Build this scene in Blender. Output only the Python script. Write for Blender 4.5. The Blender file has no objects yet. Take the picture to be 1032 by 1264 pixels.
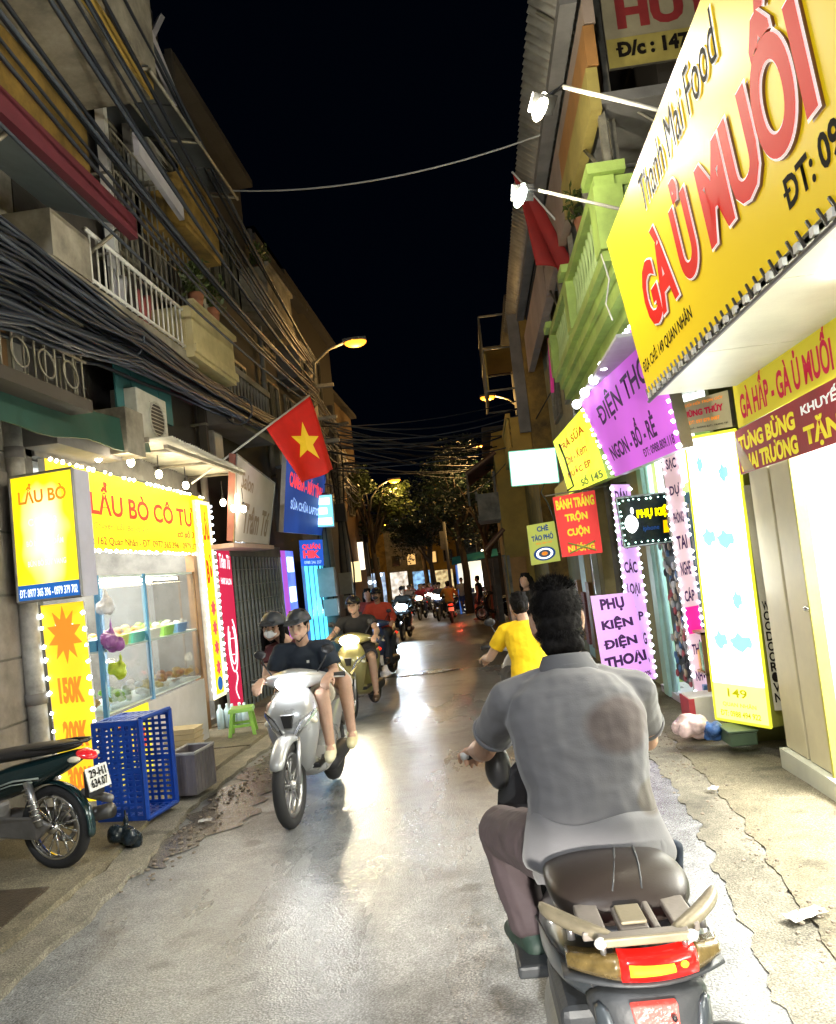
import bpy, bmesh, math, random
from mathutils import Vector, Matrix, noise
from math import sin, cos, pi, radians, sqrt
random.seed(7)
SC = bpy.context.scene; COL = SC.collection
# ------------------------------------------------------------------ camera
YAW, PITCH, ROLL, CAMZ, FPX = radians(4.3), radians(4.0), radians(6.3), 1.65, 980.0
FW = Vector((-sin(YAW)*cos(PITCH), cos(YAW)*cos(PITCH), sin(PITCH)))
_r = Vector((cos(YAW), sin(YAW), 0)); _u = _r.cross(FW)
RT = cos(ROLL)*_r - sin(ROLL)*_u; UP = sin(ROLL)*_r + cos(ROLL)*_u
CAM = Vector((0, 0, CAMZ))
cd = bpy.data.cameras.new('camera'); cam = bpy.data.objects.new('camera', cd); COL.objects.link(cam)
m = Matrix((RT, UP, -FW)).transposed().to_4x4(); m.translation = CAM
cam.matrix_world = m
cd.sensor_fit = 'VERTICAL'; cd.sensor_height = 24; cd.lens = 24*FPX/1264; cd.clip_start = .05; cd.clip_end = 1000
SC.camera = cam
# ------------------------------------------------------------------ night sky, moon-weak sun, exposure
w = bpy.data.worlds.new('World'); SC.world = w; w.use_nodes = True
nt = w.node_tree; bg = nt.nodes['Background']
sky = nt.nodes.new('ShaderNodeTexSky'); sky.sky_type = 'NISHITA'; sky.sun_disc = False
sky.sun_elevation = radians(-6); sky.sun_rotation = radians(200)
mx = nt.nodes.new('ShaderNodeMix'); mx.data_type = 'RGBA'; mx.blend_type = 'ADD'; mx.inputs[0].default_value = 1
nt.links.new(sky.outputs[0], mx.inputs[6]); mx.inputs[7].default_value = (.007, .018, .052, 1)
nt.links.new(mx.outputs[2], bg.inputs[0]); bg.inputs[1].default_value = .035
sd = bpy.data.lights.new('moon', 'SUN'); sd.energy = .012; sd.angle = radians(5); sd.color = (.75, .85, 1)
so = bpy.data.objects.new('moon', sd); COL.objects.link(so); so.rotation_euler = (radians(35), 0, radians(60))
SC.view_settings.view_transform = 'Standard'; SC.view_settings.look = 'None'
SC.view_settings.exposure = 0.3; SC.view_settings.gamma = 1.0
# ------------------------------------------------------------------ helpers
def V(*a): return Vector(a)
def ray(x, y): return FW + RT*((x-516)/FPX) - UP*((y-632)/FPX)
def ax(x, y, X): d = ray(x, y); return CAM + d*(X/d.x)          # where a sight line meets the plane x = X
def ay(x, y, Y): d = ray(x, y); return CAM + d*(Y/d.y)
def zg(Y): return .04 - .02*min(Y, 60)
def ag(x, y, dz=0):                                              # where it meets the sloping street
    d = ray(x, y); t = (.04+dz-CAMZ)/(d.z+.02*d.y); return CAM + d*t
def cx(Y): return 0 if Y < 15 else -.0026*(Y-15)**2              # how far the street has bent to the left
MATS = {}
def mat(name, col=(.5,.5,.5), rough=.6, metal=0, var=.18, vs=5, bump=.15, bs=60, emit=None, es=0, spec=.5, trans=0, alpha=1, dirt=0, coat=0, evar=0, evs=2):
    if name in MATS: return MATS[name]
    m = bpy.data.materials.new(name); m.use_nodes = True; n = m.node_tree.nodes; l = m.node_tree.links
    b = n['Principled BSDF']; tc = n.new('ShaderNodeTexCoord')
    b.inputs['Roughness'].default_value = rough; b.inputs['Metallic'].default_value = metal
    b.inputs['Specular IOR Level'].default_value = spec; b.inputs['Coat Weight'].default_value = coat
    b.inputs['Transmission Weight'].default_value = trans; b.inputs['Alpha'].default_value = alpha
    if var > 0:
        t = n.new('ShaderNodeTexNoise'); t.inputs['Scale'].default_value = vs; t.inputs['Detail'].default_value = 8; t.inputs['Roughness'].default_value = .65
        l.new(tc.outputs['Object'], t.inputs['Vector'])
        r = n.new('ShaderNodeValToRGB'); r.color_ramp.elements[0].position = .3; r.color_ramp.elements[1].position = .7
        k = 1-var-dirt; r.color_ramp.elements[0].color = tuple(c*k for c in col)+(1,)
        r.color_ramp.elements[1].color = tuple(min(1, c*(1+var*.6)) for c in col)+(1,)
        l.new(t.outputs['Fac'], r.inputs['Fac']); l.new(r.outputs['Color'], b.inputs['Base Color'])
        rr = n.new('ShaderNodeMapRange'); rr.inputs[3].default_value = max(0, rough-.12*var/.18); rr.inputs[4].default_value = min(1, rough+.12*var/.18)
        l.new(t.outputs['Fac'], rr.inputs[0]); l.new(rr.outputs[0], b.inputs['Roughness'])
    else: b.inputs['Base Color'].default_value = tuple(col)+(1,)
    if bump > 0:
        t2 = n.new('ShaderNodeTexNoise'); t2.inputs['Scale'].default_value = bs; t2.inputs['Detail'].default_value = 5
        l.new(tc.outputs['Object'], t2.inputs['Vector'])
        bp = n.new('ShaderNodeBump'); bp.inputs['Strength'].default_value = bump; bp.inputs['Distance'].default_value = .01
        l.new(t2.outputs['Fac'], bp.inputs['Height']); l.new(bp.outputs[0], b.inputs['Normal'])
    if emit is not None:
        b.inputs['Emission Color'].default_value = tuple(emit)+(1,); b.inputs['Emission Strength'].default_value = es
        if evar:
            t3 = n.new('ShaderNodeTexNoise'); t3.inputs['Scale'].default_value = evs; l.new(tc.outputs['Object'], t3.inputs['Vector'])
            mr = n.new('ShaderNodeMapRange'); mr.inputs[1].default_value = .3; mr.inputs[2].default_value = .7
            mr.inputs[3].default_value = es*(1-evar); mr.inputs[4].default_value = es*(1+evar)
            l.new(t3.outputs['Fac'], mr.inputs[0]); l.new(mr.outputs[0], b.inputs['Emission Strength'])
    MATS[name] = m; return m
def thing(name, label, cat, loc=(0,0,0), rz=0, group=None):
    o = bpy.data.objects.new(name, None); COL.objects.link(o); o.empty_display_size = .2
    o.location = loc; o.rotation_euler = (0, 0, rz); o['label'] = label; o['category'] = cat
    if group: o['group'] = group
    return o
def tag(o, label, cat, group=None):
    o['label'] = label; o['category'] = cat
    if group: o['group'] = group
    return o
WB = set()
def wthing(name, label, cat, loc, group=None):                   # a thing whose parts are laid out in world space
    o = thing(name, label, cat, loc, 0, group); WB.add(o.name); return o
def link(name, me, parent=None):
    o = bpy.data.objects.new(name, me); COL.objects.link(o)
    if parent is not None:
        o.parent = parent
        if parent.name in WB: o.matrix_parent_inverse = Matrix.Translation(-parent.location)
    return o
class MB:
    def __init__(s): s.v = []; s.f = []
    def add(s, vs, fs):
        k = len(s.v); s.v += [Vector(p) for p in vs]; s.f += [tuple(i+k for i in q) for q in fs]; return s
    def box(s, a, b):
        x0,y0,z0 = a; x1,y1,z1 = b
        return s.add([(x0,y0,z0),(x1,y0,z0),(x1,y1,z0),(x0,y1,z0),(x0,y0,z1),(x1,y0,z1),(x1,y1,z1),(x0,y1,z1)],
                     [(0,3,2,1),(4,5,6,7),(0,1,5,4),(1,2,6,5),(2,3,7,6),(3,0,4,7)])
    def slab(s, q, t):                                           # quad with thickness t along its normal (backwards)
        q = [Vector(p) for p in q]; n = (q[1]-q[0]).cross(q[2]-q[0]).normalized()*t
        return s.add(q+[p-n for p in q], [(0,1,2,3),(7,6,5,4),(0,4,5,1),(1,5,6,2),(2,6,7,3),(3,7,4,0)])
    def tube(s, pts, r, n=8, cap=True):
        pts = [Vector(p) for p in pts]; R = r if isinstance(r, (list, tuple)) else [r]*len(pts); k = len(s.v)
        prev = None
        for i, p in enumerate(pts):
            d = (pts[min(i+1, len(pts)-1)]-pts[max(i-1, 0)])
            d = d.normalized() if d.length > 1e-9 else V(0,0,1)
            if prev is None:
                a = d.cross(V(0,0,1) if abs(d.z) < .9 else V(1,0,0)).normalized()
            else:
                a = prev-d*prev.dot(d); a = a.normalized() if a.length > 1e-6 else d.orthogonal().normalized()
            prev = a; b = d.cross(a)
            for j in range(n): s.v.append(p+(a*cos(2*pi*j/n)+b*sin(2*pi*j/n))*R[i])
        for i in range(len(pts)-1):
            for j in range(n):
                s.f.append((k+i*n+j, k+i*n+(j+1)%n, k+(i+1)*n+(j+1)%n, k+(i+1)*n+j))
        if cap:
            s.f.append(tuple(k+j for j in range(n))[::-1]); s.f.append(tuple(k+(len(pts)-1)*n+j for j in range(n)))
        return s
    def loft(s, rings, cap=True):
        k = len(s.v); n = len(rings[0])
        for r in rings: s.v += [Vector(p) for p in r]
        for i in range(len(rings)-1):
            for j in range(n): s.f.append((k+i*n+j, k+i*n+(j+1)%n, k+(i+1)*n+(j+1)%n, k+(i+1)*n+j))
        if cap:
            s.f.append(tuple(k+j for j in range(n))[::-1]); s.f.append(tuple(k+(len(rings)-1)*n+j for j in range(n)))
        return s
    def ell(s, c, r, nu=16, nv=10, M=None):
        c = Vector(c); rings = []
        for i in range(1, nv):
            t = pi*i/nv
            ring = [V(r[0]*sin(t)*cos(2*pi*j/nu), r[1]*sin(t)*sin(2*pi*j/nu), -r[2]*cos(t)) for j in range(nu)]
            if M: ring = [M@p for p in ring]
            rings.append([c+p for p in ring])
        k = len(s.v); s.loft(rings, cap=False)
        b = V(0,0,-r[2]); t_ = V(0,0,r[2])
        if M: b = M@b; t_ = M@t_
        s.v += [c+b, c+t_]; ib = len(s.v)-2
        for j in range(nu):
            s.f.append((ib, k+(j+1)%nu, k+j)); s.f.append((ib+1, k+(nv-2)*nu+j, k+(nv-2)*nu+(j+1)%nu))
        return s
    def cap(s, a, b, ra, rb, n=12):                              # capsule with rounded ends
        a = Vector(a); b = Vector(b); d = (b-a); L = d.length
        if L < 1e-6: return s.ell(a, (ra,ra,ra))
        d /= L; pts = []; R = []
        for t in (-1, -.9, -.6, -.3): pts.append(a+d*ra*t); R.append(ra*sqrt(max(.0004, 1-t*t)))
        pts.append(a); R.append(ra); pts.append(b); R.append(rb)
        for t in (.3, .6, .9, 1): pts.append(b+d*rb*t); R.append(rb*sqrt(max(.0004, 1-t*t)))
        k = len(s.v); x = d.orthogonal().normalized(); y = d.cross(x)
        return s.loft([[p+(x*cos(2*pi*j/n)+y*sin(2*pi*j/n))*q for j in range(n)] for p, q in zip(pts, R)])
    def chain(s, pts, rs, n=12):
        for i in range(len(pts)-1): s.cap(pts[i], pts[i+1], rs[i], rs[i+1], n)
        return s
    def prism(s, poly, y0, y1, axis='y'):                        # poly in (x,z) swept along y (or (y,z) along x, (x,y) along z)
        f = {'y': lambda p, t: (p[0], t, p[1]), 'x': lambda p, t: (t, p[0], p[1]), 'z': lambda p, t: (p[0], p[1], t)}[axis]
        n = len(poly); k = len(s.v); s.v += [Vector(f(p, y0)) for p in poly]+[Vector(f(p, y1)) for p in poly]
        s.f += [tuple(k+i for i in range(n)), tuple(k+n+i for i in range(n))[::-1]]
        for i in range(n): s.f.append((k+i, k+(i+1)%n, k+n+(i+1)%n, k+n+i))
        return s
    def disc(s, c, nrm, r, t=.01, n=16):
        c = Vector(c); nrm = Vector(nrm).normalized(); return s.tube([c-nrm*t/2, c+nrm*t/2], r, n)
    def torus(s, c, axis, R, r, n=32, m_=10, sq=1):
        c = Vector(c); axis = Vector(axis).normalized(); a = axis.orthogonal().normalized(); b = axis.cross(a); k = len(s.v)
        for i in range(n):
            d = a*cos(2*pi*i/n)+b*sin(2*pi*i/n)
            for j in range(m_): s.v.append(c+d*(R+r*cos(2*pi*j/m_))+axis*r*sq*sin(2*pi*j/m_))
        for i in range(n):
            for j in range(m_): s.f.append((k+i*m_+j, k+((i+1)%n)*m_+j, k+((i+1)%n)*m_+(j+1)%m_, k+i*m_+(j+1)%m_))
        return s
    def mesh(s, name, mt, smooth=False):
        me = bpy.data.meshes.new(name); me.from_pydata([tuple(p) for p in s.v], [], s.f); me.update()
        bm = bmesh.new(); bm.from_mesh(me); bmesh.ops.recalc_face_normals(bm, faces=bm.faces[:]); bm.to_mesh(me); bm.free()
        me.materials.append(mt)
        if smooth: me.polygons.foreach_set('use_smooth', [True]*len(me.polygons))
        return me
    def build(s, name, mt, parent=None, smooth=False, bevel=0, sub=0, remesh=0, smo=0, kind=None, label=None, disp=None):
        o = link(name, s.mesh(name, mt, smooth or sub > 0), parent)
        if remesh:
            r = o.modifiers.new('r', 'REMESH'); r.mode = 'VOXEL'; r.voxel_size = remesh; r.use_smooth_shade = True
            if smo: q = o.modifiers.new('s', 'SMOOTH'); q.factor = .6; q.iterations = smo
            if disp:
                tx = bpy.data.textures.new('folds', 'CLOUDS'); tx.noise_scale = disp[1]; tx.noise_depth = 2
                q = o.modifiers.new('d', 'DISPLACE'); q.texture = tx; q.strength = disp[0]; q.mid_level = .5; q.texture_coords = 'LOCAL'
        if bevel:
            q = o.modifiers.new('b', 'BEVEL'); q.width = bevel; q.segments = 2; q.limit_method = 'ANGLE'
        if sub:
            q = o.modifiers.new('u', 'SUBSURF'); q.levels = sub; q.render_levels = sub
        if kind: o['kind'] = kind
        if label: o['label'] = label
        return o
def box(name, a, b, mt, parent=None, bevel=0, kind=None, label=None):
    a2 = [min(p, q) for p, q in zip(a, b)]; b2 = [max(p, q) for p, q in zip(a, b)]
    return MB().box(a2, b2).build(name, mt, parent, bevel=bevel, kind=kind, label=label)
def tube(name, pts, r, mt, parent=None, n=8, label=None): return MB().tube(pts, r, n).build(name, mt, parent, smooth=True, label=label)
# lettering: real outlines laid on a quad (corners tl, tr, br, bl)
def tmesh(s, bold=.02, shear=0, ext=.0):
    c = bpy.data.curves.new('lettering', 'FONT'); c.body = s; c.size = 1; c.offset = bold; c.shear = shear; c.extrude = ext
    c.resolution_u = 3; c.align_x = 'LEFT'
    o = bpy.data.objects.new('t', c); me = bpy.data.meshes.new_from_object(o); bpy.data.objects.remove(o); return me
def qp(q, u, v, n=None, d=0):
    p = q[0]*(1-u)*(1-v)+q[1]*u*(1-v)+q[2]*u*v+q[3]*(1-u)*v
    return p+n*d if n is not None else p
def qn(q): return (q[3]-q[0]).cross(q[1]-q[0]).normalized()
def text(s, q, u0, v0, u1, v1, mt, parent, bold=.02, shear=0, lift=.006, arc=0, name='lettering', outline=None):
    """writes s into the rectangle u0..u1, v0..v1 (v down) of quad q"""
    bars = []
    if 'Đ' in s or 'đ' in s:                                     # the stroke of Đ is added as its own bar
        for i, ch in enumerate(s):
            if ch == 'Đ':
                pre = s[:i].replace('Đ', 'D')+'D'; a = tmesh(pre, bold, 0); d_ = tmesh('D', bold, 0)
                xm = max(v.co.x for v in a.vertices); wd = max(v.co.x for v in d_.vertices)-min(v.co.x for v in d_.vertices); bars.append(xm-wd)
        s = s.replace('Đ', 'D').replace('đ', 'd')
    me = tmesh(s, bold, shear)
    if not me.vertices: return None
    if outline: text(s, q, u0, v0, u1, v1, outline, parent, bold+.02, shear, lift*.6, arc, 'letter_outline')
    ref = tmesh(s, .02, shear) if bold != .02 else me
    xs = [v.co.x for v in ref.vertices]; ys = [v.co.y for v in ref.vertices]; x0, x1, y0, y1 = min(xs), max(xs), min(ys), max(ys)
    n = qn(q)
    for bx in bars:
        sh_ = shear*.36; bm_ = MB(); c4 = [((bx+dx+sh_-x0)/(x1-x0), (dy-y0)/(y1-y0)) for dx, dy in ((-.10,.32),(.30,.32),(.30,.32+.07+bold),(-.10,.32+.07+bold))]
        bm_.v += [qp(q, u0+(u1-u0)*a, v1+(v0-v1)*b+arc*(a-.5)**2, n, lift+.0008) for a, b in c4]; bm_.f.append((0,1,2,3)); bm_.build('letter_stroke', mt, parent)
    for v in me.vertices:
        a = (v.co.x-x0)/(x1-x0+1e-6); b = (v.co.y-y0)/(y1-y0+1e-6)
        u = u0+(u1-u0)*a; vv = v1+(v0-v1)*b+arc*(a-.5)**2
        v.co = qp(q, u, vv, n, lift)
    me.materials.clear(); me.materials.append(mt)
    return link(name, me, parent)
def led_border(q, per, parent, mt, sides='tlbr', sz=.012, inset=.03, lift=.02, base=None):
    n = qn(q); me = MB().box((-sz,-sz,-sz), (sz,sz,sz)).mesh('led_lamp', mt)
    pairs = {'t': (0,1), 'r': (1,2), 'b': (2,3), 'l': (3,0)}
    for s in sides:
        a, b = q[pairs[s][0]], q[pairs[s][1]]; L = (b-a).length; k = max(2, int(L/per))
        for i in range(k):
            if random.random() < .04: continue
            o = link('led_lamp', me, parent); o.location = a.lerp(b, (i+.5+random.uniform(-.18,.18))/k)+n*lift+V(0,random.uniform(-.004,.004),random.uniform(-.006,.006)); s_ = random.uniform(.7,1.15); o.scale = (s_,s_,s_); o.rotation_euler = (random.random(),random.random(),random.random())
SOLID = {}
def sign(name, label, q, th, face, side, cat='sign', group=None, frame=None, fr=.02):
    q = [Vector(p) for p in q]; n0 = (q[3]-q[0]).cross(q[2]-q[0]).normalized()
    if abs((q[1]-q[0]).dot(n0)) > .001: q[1] = q[1]-n0*(q[1]-q[0]).dot(n0)
    n = qn(q); c = (q[2]+q[3])/2; t = wthing(name, label, cat, c, group)
    MB().slab([q[0], q[3], q[2], q[1]], th).build('case', side, t)
    e = MB(); e.slab([p+n*.004 for p in (q[0], q[3], q[2], q[1])], .003); e.build('face', face, t)
    if frame:
        for i in range(4):
            a, b = q[i], q[(i+1)%4]; MB().tube([a+n*.004, b+n*.004], fr*.6, 6).build('frame_bar', frame, t)
    return t, q
def flat(q):
    n = (q[3]-q[0]).cross(q[2]-q[0]).normalized(); d = q[1]-CAM; q[1] = CAM+d*((q[0]-CAM).dot(n)/d.dot(n)); return q
def curve_pts(a, b, sag, n=14, wob=0):
    a = Vector(a); b = Vector(b); out = []
    for i in range(n+1):
        t = i/n; p = a.lerp(b, t); p.z -= sag*4*t*(1-t)
        if wob: p += V(random.uniform(-wob, wob), 0, random.uniform(-wob, wob))*sin(pi*t)
        out.append(p)
    return out
# ------------------------------------------------------------------ materials
def road_material(name, c1, c2, rough, streak=1.0, wet=0.0):
    m = bpy.data.materials.new(name); m.use_nodes = True; n = m.node_tree.nodes; l = m.node_tree.links; b = n['Principled BSDF']
    tc = n.new('ShaderNodeTexCoord')
    def nz(sc, det, rg=.6, vec=None):
        t = n.new('ShaderNodeTexNoise'); t.inputs['Scale'].default_value = sc; t.inputs['Detail'].default_value = det; t.inputs['Roughness'].default_value = rg
        l.new(vec or tc.outputs['Object'], t.inputs['Vector']); return t
    mp = n.new('ShaderNodeMapping'); mp.inputs['Scale'].default_value = (1, .28, 1); l.new(tc.outputs['Object'], mp.inputs['Vector'])
    big = nz(1.1, 6, .6, mp.outputs[0]); mid = nz(9, 8, .7); fine = nz(120, 3, .7)
    vo = n.new('ShaderNodeTexVoronoi'); vo.inputs['Scale'].default_value = 95; l.new(tc.outputs['Object'], vo.inputs['Vector'])
    r = n.new('ShaderNodeValToRGB'); r.color_ramp.elements[0].position = .32; r.color_ramp.elements[1].position = .68
    r.color_ramp.elements[0].color = c1+(1,); r.color_ramp.elements[1].color = c2+(1,); l.new(big.outputs['Fac'], r.inputs[0])
    def mult(a, fac, lo, hi, p0=.3, p1=.7):
        mr = n.new('ShaderNodeMapRange'); mr.inputs[1].default_value = p0; mr.inputs[2].default_value = p1; mr.inputs[3].default_value = lo; mr.inputs[4].default_value = hi
        l.new(fac, mr.inputs[0]); mm = n.new('ShaderNodeVectorMath'); mm.operation = 'SCALE'; l.new(a, mm.inputs[0]); l.new(mr.outputs[0], mm.inputs['Scale']); return mm.outputs[0]
    c = mult(r.outputs[0], mid.outputs['Fac'], .72, 1.22); c = mult(c, fine.outputs['Fac'], .5, 1.5, .35, .65)
    c = mult(c, vo.outputs['Distance'], 1.35, .75, 0, .7)
    st_ = nz(.7, 4, .75); c = mult(c, st_.outputs['Fac'], .62, 1.05, .36, .52); sp_ = nz(2.7, 2, .5); c = mult(c, sp_.outputs['Fac'], .55, 1.0, .29, .36); l.new(c, b.inputs['Base Color'])
    rr = n.new('ShaderNodeMapRange'); rr.inputs[1].default_value = .35; rr.inputs[2].default_value = .65
    rr.inputs[3].default_value = rough-wet; rr.inputs[4].default_value = rough+.12; l.new(big.outputs['Fac'], rr.inputs[0]); l.new(rr.outputs[0], b.inputs['Roughness'])
    b1 = n.new('ShaderNodeBump'); b1.inputs['Strength'].default_value = .5*streak; b1.inputs['Distance'].default_value = .004; l.new(vo.outputs['Distance'], b1.inputs['Height'])
    b2 = n.new('ShaderNodeBump'); b2.inputs['Strength'].default_value = .22*streak; b2.inputs['Distance'].default_value = .012; l.new(mid.outputs['Fac'], b2.inputs['Height']); l.new(b1.outputs[0], b2.inputs['Normal'])
    l.new(b2.outputs[0], b.inputs['Normal']); MATS[name] = m; return m
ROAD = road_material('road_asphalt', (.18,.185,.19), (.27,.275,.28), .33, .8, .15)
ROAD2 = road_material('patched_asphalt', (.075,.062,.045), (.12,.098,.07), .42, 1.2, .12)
PAVE = road_material('pavement_concrete', (.14,.12,.08), (.25,.22,.15), .72, .8)
CEM = road_material('crumbling_cement', (.17,.155,.12), (.30,.275,.22), .75, 1.5)
MUD = road_material('wet_grime', (.035,.028,.022), (.11,.085,.06), .3, 1.4, .16)
WET = road_material('wet_gutter', (.075,.068,.062), (.19,.17,.15), .13, .7, .12)
GRND = road_material('ground_soil', (.05,.045,.04), (.08,.07,.06), .8)
black = mat('black_plastic', (.018,.018,.02), .42); rubber = mat('tyre_rubber', (.022,.022,.023), .75)
steel = mat('bare_steel', (.45,.45,.46), .35, .9); dark = mat('dark_metal', (.05,.05,.055), .5, .5)
whitem = mat('white_paint', (.72,.71,.68), .5, dirt=.12); chrome = mat('chrome', (.7,.7,.7), .12, 1, var=.05, bump=0)
glass = mat('clear_glass', (.9,.95,.97), .05, var=0, bump=0, trans=1, alpha=.35)
skin = mat('skin', (.44,.26,.175), .55, var=.14, vs=14, bump=.15, bs=90, spec=.3); skin_f = mat('skin_pale', (.50,.32,.235), .55, var=.13, vs=14, bump=.15, bs=90, spec=.3)
for s_ in (skin, skin_f): b_ = s_.node_tree.nodes['Principled BSDF']; b_.inputs['Subsurface Weight'].default_value = .12; b_.inputs['Subsurface Radius'].default_value = (.02,.008,.004)
hairm = mat('black_hair', (.007,.006,.006), .75, bump=.3, bs=120, spec=.12)
def E_(name, col, es, base=None, **k): return mat(name, base or tuple(min(.8, c*.8) for c in col), .6, spec=.12, var=0, bump=0, emit=col, es=es, **k)
led_w = E_('led_white', (.85,.92,1), 7); led_warm = E_('led_warm', (1,.86,.6), 8)
# ------------------------------------------------------------------ ground, road, pavements
def strip(name, rows, mt, dz, thick=0, kind='structure', parent=None, seg=.35, jag=0):
    """rows: list of (Y, x0, x1); sheet that follows the slope of the street"""
    v = []; f = []; fine = []
    for i in range(len(rows)-1):
        a, b = rows[i], rows[i+1]; k = max(1, int((b[0]-a[0])/seg))
        for j in range(k):
            t = j/k; fine.append(tuple(a[q]*(1-t)+b[q]*t for q in range(3)))
    fine.append(rows[-1]); nx = 8; mb = MB()
    for i, (y, x0, x1) in enumerate(fine):
        if jag:
            x0 += jag*(noise.noise(V(y*4.1, 3, 1))+.45*noise.noise(V(y*17, 5, 1))); x1 += abs(jag)*(noise.noise(V(y*3.7, 9, 2))+.45*noise.noise(V(y*15, 2, 2)))
        for j in range(nx+1):
            x = x0+(x1-x0)*j/nx; e = 0 if not thick else .008*noise.noise(V(x*2.2, y*2.2, 0))
            mb.v.append(V(x, y, zg(y)+dz+e))
    for i in range(len(fine)-1):
        for j in range(nx): a = i*(nx+1)+j; mb.f.append((a, a+1, a+nx+2, a+nx+1))
    if thick:
        N = len(mb.v); R = len(fine)
        for i in range(R):
            for j in (0, nx): p = mb.v[i*(nx+1)+j].copy(); p.z -= thick; mb.v.append(p)
        for i in range(R-1):
            a = i*(nx+1); b = (i+1)*(nx+1); mb.f.append((a, b, N+2*(i+1), N+2*i)); mb.f.append((a+nx, N+2*i+1, N+2*(i+1)+1, b+nx))
        mb.f.append((0, N, N+1, nx)); a = (R-1)*(nx+1); mb.f.append((a, a+nx, N+2*(R-1)+1, N+2*(R-1)))
    o = mb.build(name, mt, parent, smooth=False)
    if kind: o['kind'] = kind
    # normals up
    return o
g = MB()
for i, Y in enumerate((-120, -20, 0, 15, 30, 45, 60, 120, 400)):
    for X in (-200, 200): g.v.append(V(X, Y, (zg(Y) if Y > -20 else zg(-20))-.05))
for i in range(8): g.f.append((2*i, 2*i+1, 2*i+3, 2*i+2))
g.build('ground', GRND, kind='structure')
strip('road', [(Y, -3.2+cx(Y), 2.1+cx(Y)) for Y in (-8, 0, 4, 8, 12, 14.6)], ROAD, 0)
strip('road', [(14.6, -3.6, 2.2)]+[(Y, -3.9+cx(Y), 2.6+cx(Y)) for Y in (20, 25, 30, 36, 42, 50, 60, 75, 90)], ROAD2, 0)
pin = [(Y, x) for x, Y in ((1.0,-8),(1.12,2.6),(1.16,3.3),(1.28,4.3),(1.38,5.4),(1.42,6.5),(1.5,8),(1.6,11),(1.6,16))]
strip('pavement', [(y, x+.0, 2.6) for y, x in pin], PAVE, .013, .09, jag=.05, seg=.04)
strip('kerb_strip', [(y, x-.26+.1*noise.noise(V(y, 4, 4)), x+.02) for y, x in pin if y < 9], CEM, .006, .05, jag=.07, seg=.03)
lin = [(-8,-2.45),(2.5,-2.4),(4.0,-2.38),(5.2,-2.45),(6.2,-2.6),(8,-2.62),(10,-2.6),(14,-2.75),(17,-3.0)]
strip('pavement', [(y, -4.4, x-.17) for y, x in lin], PAVE, .07, .1, jag=.03)
strip('kerb_strip', [(y, x-.175, x+.06) for y, x in lin], CEM, .035, .07, jag=.06, seg=.12)
strip('drain_patch', [(3.6,-3.2,-2.75),(4.0,-3.25,-2.68),(4.6,-3.2,-2.75)], MUD, .083, .01, jag=.05)
strip('gutter_puddle', [(5.0,-2.4,-2.36),(5.5,-2.5,-2.1),(6.2,-2.45,-1.95),(7.2,-2.5,-2.05),(8.2,-2.45,-2.2),(8.8,-2.4,-2.3)], WET, .006, jag=.22, seg=.1)
def pave_joint(y, x0, x1):
    return MB().box((x0, y-.006, zg(y)+.066), (x1, y+.006, zg(y)+.0755))
for y in (7.1, 8.6, 10.1, 11.6): pave_joint(y, -3.9, -2.75).build('pavement_joint', MUD, kind='structure')
# litter
lit = MB()
for i in range(260):
    y = random.uniform(4.6, 9); x = -2.35+random.gauss(0, .13); s = random.uniform(.006, .022)
    lit.ell((x, y, zg(y)+.012), (s, s*random.uniform(.5, 1.4), s*.4), 6, 4)
for i in range(160):
    y = random.uniform(2.2, 8); x = 1.2+.04*(y-3)+random.gauss(0, .1); s = random.uniform(.004, .014)
    lit.ell((x, y, zg(y)+.045), (s, s, s*.5), 6, 4)
o = lit.build('gutter_litter', mat('litter', (.22,.18,.14), .8, var=.5, vs=20)); o['kind'] = 'stuff'; o['label'] = 'small litter and gravel crumbs along both road edges'

paper = mat('paper_litter', (.6,.58,.55), .8, var=.2)
for i, (x, y, rz_, sx_, sy_, lab) in enumerate(((1.19,3.62,.4,.09,.04,'crumpled white paper on the right kerb beside the nearest scooter'),(1.36,5.6,1.1,.04,.03,'small white paper scrap on the right pavement edge by the bags'),(-2.28,5.9,.2,.05,.03,'small paper scrap in the left gutter by the blue crate'),(-1.62,20.5,.6,.12,.06,'white scrap lying on the far roadway'))):
    mb = MB(); k_ = 6
    for a in range(k_+1):
        for b in range(k_+1): mb.v.append(V((a/k_-.5)*2*sx_+.01*noise.noise(V(a,b,i)), (b/k_-.5)*2*sy_, .012+.018*abs(noise.noise(V(a*.9,b*.9,i*3.3)))))
    for a in range(k_):
        for b in range(k_): q0 = a*(k_+1)+b; mb.f.append((q0, q0+1, q0+k_+2, q0+k_+1))
    o = mb.build('paper_scrap', paper); o.location = (x, y, zg(y)+.02); o.rotation_euler = (0,0,rz_); tag(o, lab, 'litter')
strip('road_patch', [(14.25,-2.1,-.95),(14.5,-2.15,-.7),(14.75,-2.0,-.9)], MUD, .012, .008, jag=.12, seg=.08)
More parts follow.
